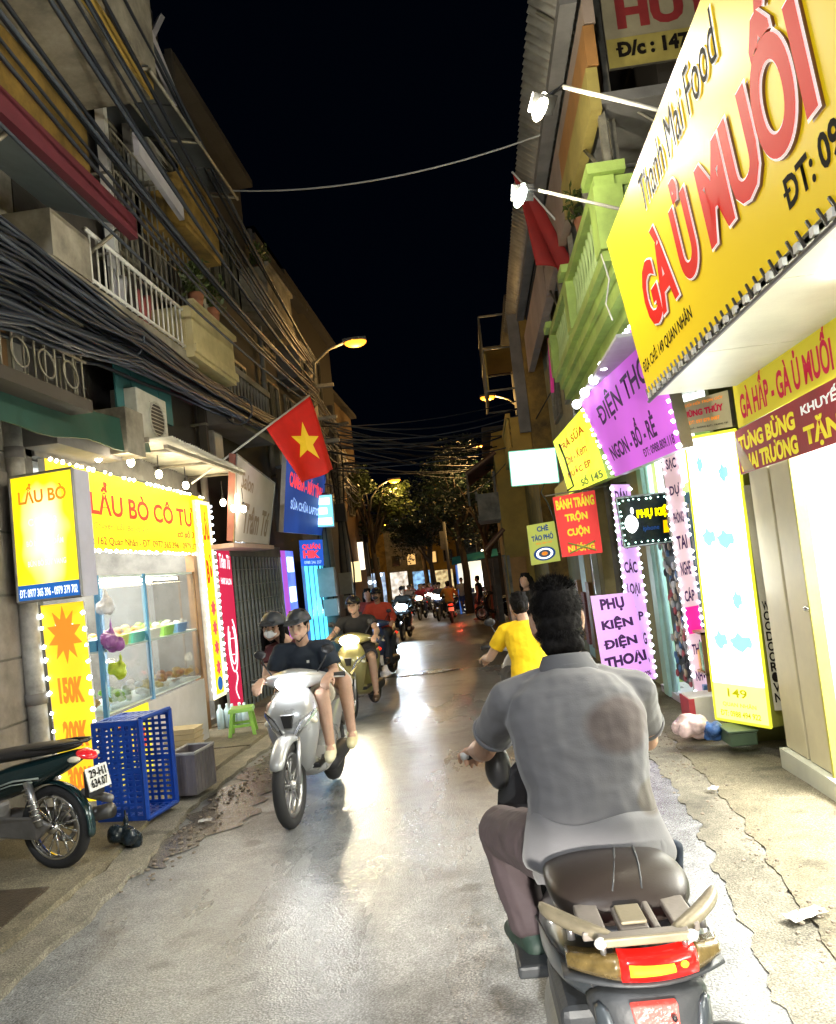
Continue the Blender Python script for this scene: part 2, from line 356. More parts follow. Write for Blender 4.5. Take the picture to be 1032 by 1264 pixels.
# ------------------------------------------------------------------ building materials
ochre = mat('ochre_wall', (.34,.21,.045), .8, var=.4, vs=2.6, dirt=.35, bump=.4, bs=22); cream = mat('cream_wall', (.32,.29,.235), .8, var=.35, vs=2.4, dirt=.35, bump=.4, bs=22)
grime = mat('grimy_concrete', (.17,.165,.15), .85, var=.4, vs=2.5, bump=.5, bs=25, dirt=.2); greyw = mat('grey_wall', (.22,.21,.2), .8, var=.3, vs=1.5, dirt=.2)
dimmed = mat('dimmed_wall', (.06,.052,.045), .85, var=.4, vs=2.5, bump=.5, bs=25); darkw = mat('dark_wall', (.055,.045,.035), .85, var=.3, vs=1.2); teal = mat('teal_sheet', (.03,.13,.14), .6, var=.3, vs=3); maroon = mat('maroon_paint', (.10,.012,.022), .6, var=.3)  # first one: darker concrete copy, the upper storeys' dimness put into its colour
green = mat('green_paint', (.40,.55,.13), .65, var=.22, vs=3, dirt=.12); pinkw = mat('pinkish_wall', (.42,.32,.26), .8, var=.2, vs=1.2, dirt=.1)
yel = mat('yellow_wall', (.5,.33,.07), .8, var=.2, vs=1.5, dirt=.1); corr = mat('corrugated_steel', (.36,.35,.32), .45, .5, var=.3, vs=4, dirt=.1)
winglass = mat('dark_window_glass', (.02,.025,.03), .12, var=.1, bump=0, spec=.8); rail = mat('rusty_rail', (.25,.23,.18), .5, .3, var=.4, vs=12)
wood = mat('brown_wood', (.28,.15,.06), .5, var=.3, vs=8); tilem = mat('roof_tile', (.16,.07,.045), .75, var=.35, vs=5)
SHADE = {}
def window(parent, X, y0, y1, z0, z1, s, frame=rail, bars=4, depth=.06):
    """window in a facade plane x=X, facing s (+1: towards +x)"""
    f = MB()
    for a, b in (((y0-.05, z0-.05), (y1+.05, z0)), ((y0-.05, z1), (y1+.05, z1+.05)), ((y0-.05, z0), (y0, z1)), ((y1, z0), (y1+.05, z1)), (((y0+y1)/2-.02, z0), ((y0+y1)/2+.02, z1))):
        f.box((min(X-.02*s, X+depth*s), a[0], a[1]), (max(X-.02*s, X+depth*s), b[0], b[1]))
    w_ = f.build('window', frame, parent)
    box('pane', (X+.004*s, y0, z0), (X+.016*s, y1, z1), winglass, w_)
    if bars:
        me = MB().box((-.009, -.009, 0), (.009, .009, z1-z0)).mesh('window_bar', rail)
        for i in range(bars):
            o = link('window_bar', me, w_); o.location = (X+.05*s, y0+(i+.5)*(y1-y0)/bars, z0)
def balusters(parent, a, b, h, n, mt, r=.035, fancy=True, name='baluster'):
    prof = [(0,.6),(.06,1),(.12,.5),(.3,1.15),(.45,.7),(.6,.45),(.8,.6),(.9,1),(1,.8)] if fancy else [(0,.4),(1,.4)]
    me = MB().tube([(0,0,h*t) for t, _ in prof], [r*q for _, q in prof], 8).mesh(name, mt, True)
    a = Vector(a); b = Vector(b)
    for i in range(n):
        o = link(name, me, parent); o.location = a.lerp(b, (i+.5)/n)
def corrugated(parent, a, b, c, d, mt, pitch=.09, amp=.018, name='corrugated_sheet', sheets=1):
    """sheet a-b along the ridges direction..., c-d opposite edge: a->b eave, d->c ridge; waves run from a to b"""
    a, b, c, d = map(Vector, (a, b, c, d)); n = (b-a).cross(d-a).normalized(); L = (b-a).length
    for s in range(sheets):
        k = int(L/sheets/pitch*6); mb = MB()
        for i in range(k+1):
            t = (s+i/k*1.01)/sheets; off = n*(amp*sin(2*pi*t*L/pitch)+(.006 if s%2 else 0))
            mb.v += [a.lerp(b, min(t,1))+off, d.lerp(c, min(t,1))+off]
        for i in range(k): mb.f.append((2*i, 2*i+2, 2*i+3, 2*i+1))
        o = mb.build(name, mt, parent, smooth=True); q = o.modifiers.new('t', 'SOLIDIFY'); q.thickness = .003
def shophouse(label, X, y0, y1, z1, wallm, s, z0=None, deep=7, windows=(), group=None, cat='building', name='shophouse', roof=True):
    zb = zg(y1)-.3 if z0 is None else z0
    t = wthing(name, label, cat, (X, (y0+y1)/2, zb), group)
    xb = X-s*deep; box('wall', (X, y0+.01, zb), (xb, y1-.01, z1), wallm, t)
    if roof: box('roof', (X+s*.25, y0-.0, z1+.003), (xb, y1-.0, z1+.14), dimmed, t)
    for (a, b, c, d) in windows: window(t, X, a, b, c, d, s)
    return t
# ================================================================== LEFT SIDE
LX = -3.75
# --- A: near grimy house, only its right end in frame
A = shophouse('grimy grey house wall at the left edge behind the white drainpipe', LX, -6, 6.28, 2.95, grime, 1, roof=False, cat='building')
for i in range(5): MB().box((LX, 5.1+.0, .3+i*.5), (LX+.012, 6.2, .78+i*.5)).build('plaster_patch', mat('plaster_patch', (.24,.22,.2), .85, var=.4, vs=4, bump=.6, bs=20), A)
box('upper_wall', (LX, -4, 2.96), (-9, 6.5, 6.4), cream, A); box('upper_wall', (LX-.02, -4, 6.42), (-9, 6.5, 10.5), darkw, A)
t = wthing('drainpipe', 'pale upright drainpipe at the left end of the yellow shop', 'pipe', (-3.7, 6.17, zg(6)))
tube('pipe', [(-3.66,6.17,-.05),(-3.72,6.17,3.35)], .075, mat('old_pipe', (.5,.49,.46), .55, var=.35, vs=6, dirt=.2), t, 16)
for z in (.9, 1.9, 2.9): MB().tube([(-3.66-.018*z,6.17,z),(-3.66-.018*z,6.17,z+.09)], .086, 16).build('pipe_joint', greyw, t, smooth=True)
# --- B: yellow hotpot shop
B = wthing('shophouse', 'old shophouse with ochre wall, teal sheets and cages above the yellow hotpot shop', 'building', (LX, 8.4, zg(8)))
box('wall', (LX, 6.52, 3.32), (-10, 10.55, 9.6), dimmed, B); box('wall', (LX-.005, 6.55, 2.98), (-10, 10.5, 3.3), grime, B)
box('side_wall', (LX, 6.3, -.2), (-8, 6.5, 3.3), grime, B); box('side_wall', (LX, 10.4, -.3), (-8, 10.58, 3.0), grime, B)
box('back_wall', (-6.4, 6.5, -.3), (-6.5, 10.4, 3), mat('shop_white', (.7,.75,.78), .6, var=.08), B)
box('shop_floor', (LX, 6.5, -.2), (-6.4, 10.4, -.02), greyw, B); box('ceiling', (LX-.1, 6.5, 2.9), (-6.4, 10.4, 2.96), whitem, B)
# ochre upper wall and its canopies
box('upper_wall', (LX+.03, 6.2, 5.85), (LX, 8.0, 7.4), ochre, B); box('upper_wall', (LX+.03, 5.0, 5.6), (LX, 6.2, 7.4), ochre, B)
box('balcony_slab', (-2.9, 3.5, 6.9), (LX+.03, 7.9, 7.08), yel, B); box('balcony_front', (-2.86, 3.5, 7.09), (-2.98, 7.9, 8.0), cream, B)
box('balcony_soffit', (-2.93, 3.5, 6.86), (LX+.04, 7.85, 6.895), cream, B)
for yy in (8.2, 9.1, 10.0):
    box('post', (LX+.12, yy, 5.0), (LX+.02, yy+.1, 9.6), dark, B)
cm = mat('white_frame', (.52,.5,.55), .6, var=.15)
MB().slab([(LX+.55,8.05,7.35),(LX+.62,8.0,7.35),(LX+.62,9.0,8.7),(LX+.55,9.05,8.7)], .06).build('awning_strut', cm, B)
MB().slab([(-3.1,7.7,6.2),(-3.1,7.7,6.45),(-3.1,8.9,6.28),(-3.1,8.9,6.03)], .06).build('awning_beam', cm, B)
MB().slab([(-3.1,8.2,7.9),(-3.1,8.2,8.15),(-3.1,9.0,7.75),(-3.1,9.0,7.5)], .06).build('awning_beam', cm, B)
for (a, b, c, d) in ((8.35,8.95,5.6,6.9),(9.3,9.85,5.6,6.9),(8.35,8.95,7.4,8.8),(9.3,9.85,7.4,8.8)): window(B, LX+.02, a, b, c, d, 1)
# grey metal awning with maroon edge
aw = wthing('metal_awning', 'grey sheet awning with maroon edge under the ochre wall', 'awning', (-3.3, 6, 5.1))
blu = mat('grey_blue_sheet', (.30,.36,.38), .55, var=.25, vs=2)
for i in range(5):
    y0 = 2.8+i*.85; MB().slab([(LX+.04,y0,5.42),(LX+.04,y0+.845,5.42),(-2.95,y0+.845,5.12),(-2.95,y0,5.12)], .012).build('roof_sheet', blu, aw)
box('edge_beam', (-2.95, 2.8, 5.0), (-2.87, 7.05, 5.2), maroon, aw); tube('strut', [(-2.98,6.9,5.05),(LX+.05,6.9,4.6)], .02, rail, aw); tube('strut', [(-2.98,5.2,5.05),(LX+.05,5.2,4.6)], .02, rail, aw)
# first-floor: parapet box, teal sheets, railings
pb = wthing('balcony', 'cream boxed balcony with white bars below the maroon edged awning', 'balcony', (-3.45, 7.5, 4.6))
box('slab', (-3.2, 6.0, 4.38), (LX, 9.4, 4.5), cream, pb); box('parapet', (-3.18, 6.05, 4.5), (-3.24, 6.7, 4.9), cream, pb)
box('side_parapet', (-3.24, 6.05, 4.5), (LX+.01, 6.12, 4.9), cream, pb)
tube('top_rail', [(-3.21,6.7,5.0),(-3.21,9.4,5.0)], .022, whitem, pb); tube('bottom_rail', [(-3.21,6.7,4.55),(-3.21,9.4,4.55)], .018, whitem, pb)
balusters(pb, (-3.21,6.7,4.52), (-3.21,9.4,4.52), .48, 20, whitem, .028, False, 'railing_bar')
ts = wthing('sheet_cladding', 'teal and maroon metal sheets hung on the wall behind the cable bundle', 'cladding', (LX, 8.5, 4))
for i, (y, z0, z1, mt) in enumerate(((7.5,3.65,5.0,teal),(7.85,3.6,5.02,teal),(8.2,3.62,5.05,teal),(8.55,3.7,5.0,teal),(8.95,4.1,5.0,maroon),(9.3,4.1,4.95,maroon))):
    box('sheet', (LX+.34+.01*(i%2), y, z0-.1), (LX+.32, y+.36, z1-.55 if i < 9 else z1), mt, ts)
# lower cage balcony
lb = wthing('caged_balcony', 'low balcony with rusty cage bars and clutter above the drainpipe', 'balcony', (-3.4, 5.6, 3.3))
MB().box((-3.1,3.0,3.24),(LX,6.35,3.34)).build('slab', darkw, lb)
tube('top_rail', [(-3.12,3.0,3.98),(-3.12,6.32,3.98)], .016, rail, lb); tube('mid_rail', [(-3.12,3.0,3.66),(-3.12,6.32,3.66)], .012, rail, lb)
balusters(lb, (-3.12,3.2,3.34), (-3.12,6.32,3.34), .64, 22, rail, .024, False, 'cage_bar'); balusters(lb, (-3.14,6.32,3.34), (-3.7,6.32,3.34), .64, 4, rail, .024, False, 'cage_bar')
for i in range(3): o = MB().torus((-3.09, 5.3+i*.35, 3.48), (1,0,.1), .11, .008, 20, 6).build('scroll', rail, lb, smooth=True)
for i in range(4): box('panel', (LX+.03, 3.6+i*.66, 3.4), (LX+.01, 4.22+i*.66, 4.4), (mat('stained_yellow', (.4,.36,.2), .7, var=.4, vs=3, dirt=.2), wood)[i == 3], lb)
box('concrete_lintel', (LX+.32, 6.35, 3.02), (LX, 7.55, 3.42), greyw, B); box('concrete_block', (LX+.5, 7.3, 3.05), (LX+.05, 7.7, 3.5), cream, B)
# aircon units
def aircon(label, x, y, z, rz=0):
    t = thing('air_conditioner', label, 'air conditioner', (x, y, z), rz)
    acm = mat('aircon_paint', (.5,.5,.46), .5, var=.2, vs=4, dirt=.15)
    box('casing', (-.14,-.38,0), (.14,.38,.52), acm, t, .012); MB().torus((.145,.09,.26), (1,0,0), .19, .012, 24, 6).build('fan_ring', acm, t, smooth=True)
    MB().disc((.142,.09,.26), (1,0,0), .185, .004, 24).build('fan_opening', black, t)
    me = MB().box((-.004,-.19,-.003), (.004,.19,.003)).mesh('grille_bar', acm)
    for i in range(9): o = link('grille_bar', me, t); o.location = (.155,.09,.1+i*.04)
    box('bracket', (-.16,-.34,-.05), (.2,-.30,-.0), rail, t); box('bracket', (-.16,.3,-.05), (.2,.34,-.0), rail, t)
    return t
aircon('dusty air conditioner box hung over the corrugated awning of the yellow shop', -3.42, 8.05, 3.26)
aircon('air conditioner box high on the dark wall beside the slanted white beams', -3.5, 9.2, 6.55)
# corrugated awning over shop + green tarp
ca = wthing('corrugated_awning', 'pale corrugated awning above the bulbs of the yellow shop', 'awning', (-3.2, 9.8, 3))
corrugated(ca, (-2.98,7.75,3.24), (-3.0,10.3,3.18), (LX,10.3,3.20), (LX,7.75,3.26), mat('pale_corrugated', (.62,.6,.52), .5, var=.2, vs=4, dirt=.1), .07, .014, sheets=5)
box('front_beam', (-3.04,7.75,3.13), (-3.08,10.3,3.17), cream, ca)
for y in (8.0, 9.1, 10.2): tube('cross_beam', [(-3.05,y,3.15),(LX,y,3.17)], .018, cream, ca)
gt = MB(); R_ = []
for i in range(12):
    y = 5.0+i*.262; s = .02*sin(i*1.3); R_.append([(-3.3+.5*s,y,2.98+.012*i+s),(-3.32,y,3.22+.016*i),(LX,y,3.36+.01*i),(LX,y,3.38+.01*i),(-3.31,y,3.25+.016*i),(-3.28+.5*s,y,2.98+.012*i+s)])
gt.loft(R_); o = gt.build('tarpaulin', mat('dark_green_tarp', (.012,.06,.045), .6, var=.3, vs=3), None); tag(o, 'dark green tarpaulin strip stretched above the yellow lightbox', 'tarpaulin')
# --- main yellow sign
yface = E_('yellow_backlit', (1,.72,.0), 1.0, (.7,.5,.03), evar=.12, evs=1.2); redp = E_('red_print', (.8,.06,.01), .45, (.6,.04,.02)); redp2 = E_('orange_print', (.9,.28,.03), .7, (.6,.2,.02))
brn = E_('brown_print', (.3,.12,.02), .35, (.2,.08,.02)); blueface = E_('blue_print', (.02,.13,.45), .7); whp = E_('white_print', (.9,.95,1), 1.2)
q = [V(LX+.04,6.62,2.96), V(LX+.04,10.55,2.92), V(LX+.04,10.55,2.14), V(LX+.04,6.62,2.16)]
S, q = sign('shop_sign', 'long yellow hotpot shop sign with red letters LẨU BÒ CÔ TƯ', q, .06, yface, whitem)
text('LẨU BÒ CÔ TƯ', q, .19, .12, .88, .55, redp, S, .026); text('Chuyên: Lẩu Bò Sơ Vịt', q, .2, .62, .52, .74, redp2, S, .02, .2); text('cơ sở 3', q, .74, .62, .88, .74, redp, S, .03, .2)
text('ĐC: 162 Quan Nhân - ĐT: 0977.365.396 - 0979.379.702', q, .14, .82, .97, .94, brn, S, .02)
led_border(q, .11, S, led_warm, 'tb', .014)
# vertical yellow banner under the lightbox, facing up the street
bann = E_('yellow_banner', (1,.72,.02), .8, (.7,.5,.04), evar=.15, evs=2)
q = [V(-3.60,6.20,1.68), V(-3.23,6.18,1.68), V(-3.19,6.18,.1), V(-3.54,6.20,.1)]
S, q = sign('price_banner', 'yellow upright price banner with orange starburst below the yellow lightbox', q, .02, bann, whitem)
st = MB(); n_ = qn(q); c0 = [];
for i in range(20):
    a = 2*pi*i/20; r = 1 if i % 2 else .55; c0.append(qp(q, .5+.42*r*cos(a), .16+.15*r*sin(a), n_, .008))
st.v += c0; st.f.append(tuple(range(20))); st.build('starburst', redp2, S)
text('Mang', q, .3, .09, .72, .16, whp, S, .03); text('Về', q, .4, .18, .62, .24, whp, S, .03)
text('150K', q, .22, .38, .78, .50, redp2, S, .06); text('200K', q, .22, .60, .78, .72, redp2, S, .06); text('300K', q, .22, .83, .78, .95, redp2, S, .06)
led_border(q, .13, S, led_w, 'lr', .013)
# lightbox
lbf = bpy.data.materials.new('backlit_yellow_box'); lbf.use_nodes = True; N = lbf.node_tree.nodes; L = lbf.node_tree.links; P = N['Principled BSDF']
tc = N.new('ShaderNodeTexCoord'); no = N.new('ShaderNodeTexNoise'); no.inputs['Scale'].default_value = 3.2; no.inputs['Detail'].default_value = 1; L.new(tc.outputs['Generated'], no.inputs[0])
gr = N.new('ShaderNodeTexGradient'); gr.gradient_type = 'SPHERICAL'; mpp = N.new('ShaderNodeMapping'); mpp.inputs['Location'].default_value = (-.5,-.5,-.5); mpp.vector_type = 'POINT'
mpp.inputs['Scale'].default_value = (1,1,1); L.new(tc.outputs['Generated'], mpp.inputs[0]); sc2 = N.new('ShaderNodeVectorMath'); sc2.operation = 'MULTIPLY'; sc2.inputs[1].default_value = (1.9,0,1.75)
L.new(mpp.outputs[0], sc2.inputs[0]); L.new(sc2.outputs[0], gr.inputs[0]); ad = N.new('ShaderNodeMath'); ad.operation = 'MULTIPLY_ADD'; ad.inputs[1].default_value = .5; L.new(no.outputs[0], ad.inputs[0]); L.new(gr.outputs[1], ad.inputs[2])
ra = N.new('ShaderNodeValToRGB'); ra.color_ramp.elements[0].position = .5; ra.color_ramp.elements[0].color = (1,.78,.0,1); ra.color_ramp.elements[1].position = .95; ra.color_ramp.elements[1].color = (1.4,1.3,.8,1)
L.new(ad.outputs[0], ra.inputs[0]); L.new(ra.outputs[0], P.inputs['Emission Color']); P.inputs['Emission Strength'].default_value = 1.05; P.inputs['Base Color'].default_value = (.6,.5,.05,1)
q = [V(-3.65,5.98,2.71), V(-3.13,5.98,2.73), V(-3.13,5.98,1.72), V(-3.65,5.98,1.72)]
S, q = sign('lightbox_sign', 'glowing yellow lightbox with LẨU BÒ and blue footer mounted beside the drainpipe', q, .26, lbf, mat('lavender_case', (.5,.5,.62), .5, var=.1), frame=steel)
text('LẨU BÒ', q, .12, .07, .88, .23, E_('orange_glow_print', (1,.38,.02), .6, (.5,.2,.02)), S, .03); text('CƠ SỞ 3', q, .25, .33, .7, .41, E_('pale_glow_print', (1,1,.5), 1.5), S, .02); text('BÒ NHÚNG DẤM', q, .2, .5, .78, .57, MATS['pale_glow_print'], S, .02); text('BÚN BÒ SỐT VANG', q, .2, .66, .8, .73, MATS['pale_glow_print'], S, .02)
fq = [qp(q,0,.87), qp(q,1,.87), qp(q,1,1), qp(q,0,1)]; MB().slab([p+n_*0+qn(q)*.008 for p in (fq[0],fq[3],fq[2],fq[1])], .004).build('footer', blueface, S)
text('ĐT: 0977 365 396 - 0979 379 702', fq, .05, .25, .95, .75, whp, S, .02, lift=.012)
# right-hand vertical strip of the shop
q = [V(LX+.12,10.05,2.85), V(LX+.12,10.55,2.85), V(LX+.12,10.55,.25), V(LX+.12,10.05,.25)]
S, q = sign('vertical_sign', 'vertical white and yellow LẨU BÒ strip at the right end of the yellow shop', q, .05, E_('creamy_glow', (1,.9,.55), 1.1, evar=.3, evs=4), whitem)
MB().slab([p+qn(q)*.008 for p in (qp(q,.25,.02), qp(q,.25,.98), qp(q,.8,.98), qp(q,.8,.02))], .003).build('yellow_panel', yface, S)
for i, s_ in enumerate(('LẨU', 'BÒ')): text(s_, q, .3, .06+i*.22, .75, .2+i*.22, redp, S, .05, lift=.014)
for k_ in range(4):
    st = MB(); c0 = [qp(q, .52+.2*(1 if i%2 else .55)*cos(2*pi*i/16), .55+.1*k_+.05*(1 if i%2 else .55)*sin(2*pi*i/16), qn(q), .016) for i in range(16)]
    st.v += c0; st.f.append(tuple(range(16))); st.build('starburst', E_('magenta_print', (.75,.08,.12), .7), S)
MB().disc(qp(q,.5,.93,qn(q),.02), qn(q), .09, .006, 20).build('round_logo', blueface, S)
led_border(q, .09, S, led_w, 'lr', .016)
box('door_post', (LX+.06,9.95,-.1), (LX-.05,10.05,2.14), wood, B)
# ---------------- display cart
cart = wthing('food_display_cart', 'glass food display cart with blue frame and white front in the yellow shop', 'cart', (-3.6, 8.1, zg(8)))
bf = mat('blue_frame', (.12,.35,.62), .4, var=.1)
for (x, y) in ((-3.5,6.95),(-3.5,9.35),(-4.1,6.95),(-4.1,9.35),(-3.5,7.95)): box('post', (x-.02,y-.02,.62), (x+.02,y+.02,1.9), bf if y < 8.5 else wood, cart)
for z in (.64, 1.2, 1.88): box('shelf', (-4.1,6.95,z), (-3.5,9.35,z+.02), mat('shelf_white', (.7,.8,.8), .3, var=.05), cart)
box('pane', (-3.49,6.97,.66), (-3.485,7.93,1.88), glass, cart); box('pane', (-3.49,7.97,.66), (-3.485,9.33,1.88), glass, cart)
box('front_panel', (-3.47,7.75,-.08), (-3.5,9.35,.62), mat('white_board', (.62,.6,.63), .5, var=.12), cart)
yq = [V(-3.46,6.9,.62), V(-3.46,7.74,.62), V(-3.46,7.74,-.05), V(-3.46,6.9,-.05)]
MB().slab([yq[0],yq[3],yq[2],yq[1]], .02).build('yellow_panel', E_('lime_yellow', (.9,.8,.02), .55), cart); text('150k', yq, .45, .3, .92, .62, redp, cart, .04); text('Lẩu bò', yq, .1, .05, .7, .22, redp, cart, .03)
box('light_tube', (-4.0,7.1,1.83), (-3.95,9.2,1.86), E_('tube_light', (1,.95,.8), 22), cart)
l_ = bpy.data.lights.new('cart_light', 'AREA'); l_.shape = 'RECTANGLE'; l_.size = .3; l_.size_y = 2; l_.energy = 26; l_.color = (1,.82,.5); lo = bpy.data.objects.new('cart_light', l_); COL.objects.link(lo); lo.location = (-3.85,8.15,1.8)
foods = [((.7,.45,.15),'fried_food'),((.75,.6,.25),'noodle_heap'),((.25,.5,.06),'green_vegetable'),((.6,.25,.1),'meat_heap'),((.7,.7,.65),'tofu_heap')]
for i in range(11):
    c, nme = foods[i % 5]; y = 7.1+i*.21; z = (.68, 1.24)[i % 2]; fm = mat(nme, c, .5, var=.5, vs=25, bump=.8, bs=30)
    f_ = MB()
    for k_ in range(14): f_.ell((-3.75+random.gauss(0,.07), y+random.gauss(0,.06), z+.02+abs(random.gauss(0,.05))), (.05,.04,.03), 8, 6)
    f_.build('heaped_food', fm, cart, smooth=True)
for i in range(6):
    y = 7.05+i*.38; c = ((.1,.35,.6),(.6,.7,.1),(.1,.5,.5),(.7,.7,.7),(.3,.6,.1),(.15,.3,.6))[i]
    tb = MB(); tb.loft([[(-3.62+a*.1*k2, y+b*.15*k2, z) for a, b in ((-1,-1),(1,-1),(1,1),(-1,1))] for z, k2 in ((1.22,.85),(1.32,1))]); tb.build('food_tub', mat('tub_%d' % i, c, .35, var=.1), cart)
def hanging_bag(label, c, col, r=.1):
    b = MB(); c = Vector(c)
    for k_ in range(6): b.ell(c+V(random.gauss(0,r*.3),random.gauss(0,r*.3),random.gauss(0,r*.4)), (r*.6,r*.6,r*.7), 10, 7)
    b.tube([c, c+V(0,0,r*2)], [r*.3,.01], 6)
    o = b.build('plastic_bag', mat('bag_'+label.split()[0], col, .25, var=.4, vs=8), None, remesh=.012, smo=2, disp=(.03,.05)); tag(o, label, 'bag'); return o
hanging_bag('purple patterned plastic bag hanging at the left end of the food cart', (-3.42,7.0,1.3), (.35,.12,.4)); hanging_bag('white plastic bag hanging above the purple bag by the food cart', (-3.42,6.95,1.6), (.75,.75,.78), .09)
hanging_bag('lime plastic bag of greens resting in the food cart window', (-3.4,7.1,1.02), (.5,.65,.05), .08)
fr = wthing('drinks_fridge', 'tall blue lit drinks fridge inside the yellow shop', 'fridge', (-5.4, 8, 0)); box('cabinet', (-6.2,7.2,0), (-5.6,8.6,1.9), bf, fr); box('door', (-5.58,7.25,.15), (-5.55,8.55,1.8), E_('fridge_glow', (.3,.6,1), 1.2), fr)
for i in range(6):
    tube('bottle', [(-5.5,7.35+i*.2,.9),(-5.5,7.35+i*.2,1.12),(-5.5,7.35+i*.2,1.2)], .03, mat('bottle_blue', (.1,.3,.6), .2), fr)
# bulbs
bulbm = E_('bulb_glow', (1,.88,.6), 30)
bulb_me = MB().ell((0,0,0), (.038,.038,.05), 12, 8).mesh('bulb', bulbm, True)
for i, (y, z, x) in enumerate(((7.3,2.98,-3.55),(7.9,3.0,-3.5),(8.6,2.95,-3.5),(9.4,2.9,-3.5),(10.15,2.72,-3.3),(10.25,2.64,-3.2),(10.3,2.62,-3.08))):
    t = thing('hanging_bulb', ('bare bulb %s under the corrugated awning' % ('leftmost above the yellow sign','second from left above the yellow sign','third from left above the yellow sign','above the right half of the yellow sign','glowing between the yellow shop and the grey sign','middle one of three beside the grey sign','brightest and rightmost, beside the grey sign')[i]), 'light bulb', (x, y, z+.06), 0, 'bare bulbs under the awning')
    link('bulb', bulb_me, t); tube('cable', [(0,0,.05),(0,0,.28)], .006, black, t, 6); tube('socket', [(0,0,.04),(0,0,.09)], .02, black, t, 8)
    l_ = bpy.data.lights.new('bulb_light', 'POINT'); l_.energy = (5,6,6,6,5,4,4)[i]; l_.color = (1,.85,.6); l_.shadow_soft_size = .06
    lo = bpy.data.objects.new('bulb_light', l_); COL.objects.link(lo); lo.parent = t; lo.location = (.25,0,-.1)
for y in (7.4, 9.2):
    l_ = bpy.data.lights.new('shop_ceiling_light', 'AREA'); l_.energy = 130; l_.size = 1.2; l_.color = (1,.95,.85); lo = bpy.data.objects.new('shop_ceiling_light', l_); COL.objects.link(lo); lo.location = (-4.7, y, 2.85)
# --- C: shutter shop
C_ = shophouse('dark narrow shophouse with barred windows above the closed grey shutter', LX-.05, 10.6, 14.45, 9.2, darkw, 1, windows=((10.9,11.9,4.2,5.4),(12.4,13.4,4.2,5.4),(10.9,11.9,6.6,7.9),(12.4,13.4,6.6,7.9)))
sh = wthing('folding_gate', 'grey folding metal gate closed under the slanted grey sign', 'gate', (LX, 12.8, zg(12.5)))
box('backing', (LX-.02,11.45,-.25), (LX-.04,14.2,2.15), dark, sh)
me = MB().box((0,-.022,-.25), (.03,.022,2.12)).mesh('slat', mat('gate_steel', (.38,.42,.43), .45, .6, var=.3, vs=9))
for i in range(28): o = link('slat', me, sh); o.location = (LX+.005+(i%2)*.025, 11.5+i*.1, 0)
for i in range(9):
    for s_ in (-1, 1): tube('lattice_bar', [(LX+.05,11.5,.0+i*.24),(LX+.05,14.2,.0+i*.24)], .006, steel, sh, 5) if s_ > 0 else None
box('head_beam', (LX+.08,11.4,2.12), (LX-.04,14.3,2.3), greyw, sh)
q = [V(LX+.06,10.85,2.28), V(LX+.06,11.45,2.24), V(LX+.06,11.42,-.02), V(LX+.06,10.85,.0)]
S, q = sign('standing_sign', 'crimson upright panel with white face drawing between the yellow shop and the shutter', q, .04, E_('crimson_panel', (.75,.03,.10), .55, (.6,.02,.08)), whitem)
text('Trâm Tú', q, .12, .05, .88, .14, whp, S, .02, .2); text('HAIR SALON', q, .12, .2, .88, .24, whp, S, .02)
for (cu, cv, ru, rv) in ((.55,.62,.3,.17),(.55,.62,.22,.12)):
    pts = [qp(q, cu+ru*cos(t_*.3)*1, cv+rv*sin(t_*.3), qn(q), .01) for t_ in range(-4, 14)]; tube('line_drawing', pts, .008, whp, S, 5)
for (cu, cv, ru) in ((.45,.58,.06),(.62,.58,.06),(.54,.68,.08)): tube('line_drawing', [qp(q, cu-ru, cv, qn(q), .01), qp(q, cu+ru, cv, qn(q), .01)], .007, whp, S, 5)
pts = [qp(q, .6+.1*sin(i*.8), .78+i*.02, qn(q), .01) for i in range(10)]; tube('line_drawing', pts, .008, whp, S, 5)
q = [V(-3.0,9.95,3.36), V(-3.0,12.15,3.18), V(-3.35,12.35,2.28), V(-3.3,10.45,2.27)]
gs = mat('grey_sign_sheet', (.62,.58,.58), .8, spec=.1, var=.12, vs=2)
S, q = sign('tilted_shop_sign', 'leaning grey salon signboard with cream script letters Trâm Tú over the shutter', q, .1, gs, mat('dirty_red_edge', (.4,.15,.12), .6), frame=steel)
cp_ = mat('brown_cream_print', (.28,.2,.14), .5, var=.05); text('Trâm Tú', q, .22, .5, .92, .88, cp_, S, .03, .35); text('Salon', q, .12, .14, .42, .34, cp_, S, .02, .35)
box('sign_soffit', (-3.3,10.45,2.2), (LX+.06,12.5,2.26), mat('pinkish_board', (.5,.36,.33), .6), S)
# --- D: blue lit shop
D_ = shophouse('narrow shophouse with balcony bars above the blue lit shop front', LX-.1, 14.5, 19, 8.2, dimmed, 1, windows=((14.9,15.9,4.3,5.6),(16.6,17.8,4.3,5.6),(14.9,15.9,6.3,7.5)))
q = [V(LX+.02,14.5,2.25), V(LX+.02,15.5,2.25), V(LX+.02,15.5,-.15), V(LX+.02,14.5,-.15)]
bl = E_('blue_violet_glow', (.12,.2,.9), 1.2, evar=.4, evs=3); cy = E_('cyan_glow', (.1,.7,1), 1.6, evar=.3, evs=3)
S, q = sign('lit_sign', 'violet and blue glowing upright shop panel right of the shutter', q, .08, bl, whitem); MB().slab([p+qn(q)*.01 for p in (qp(q,.0,.0),qp(q,.0,1),qp(q,.35,1),qp(q,.35,0))], .003).build('violet_stripe', E_('violet_glow', (.45,.1,.6), .9), S)
for i in range(4): MB().slab([p+qn(q)*.016 for p in (qp(q,.42,.05+i*.24),qp(q,.42,.17+i*.24),qp(q,.9,.17+i*.24),qp(q,.9,.05+i*.24))], .003).build('light_patch', E_('white_cyan', (.7,.95,1), 3), S)
q = [V(LX+.2,15.6,2.3), V(LX+.2,18.3,2.3), V(LX+.2,18.3,-.2), V(LX+.2,15.6,-.2)]
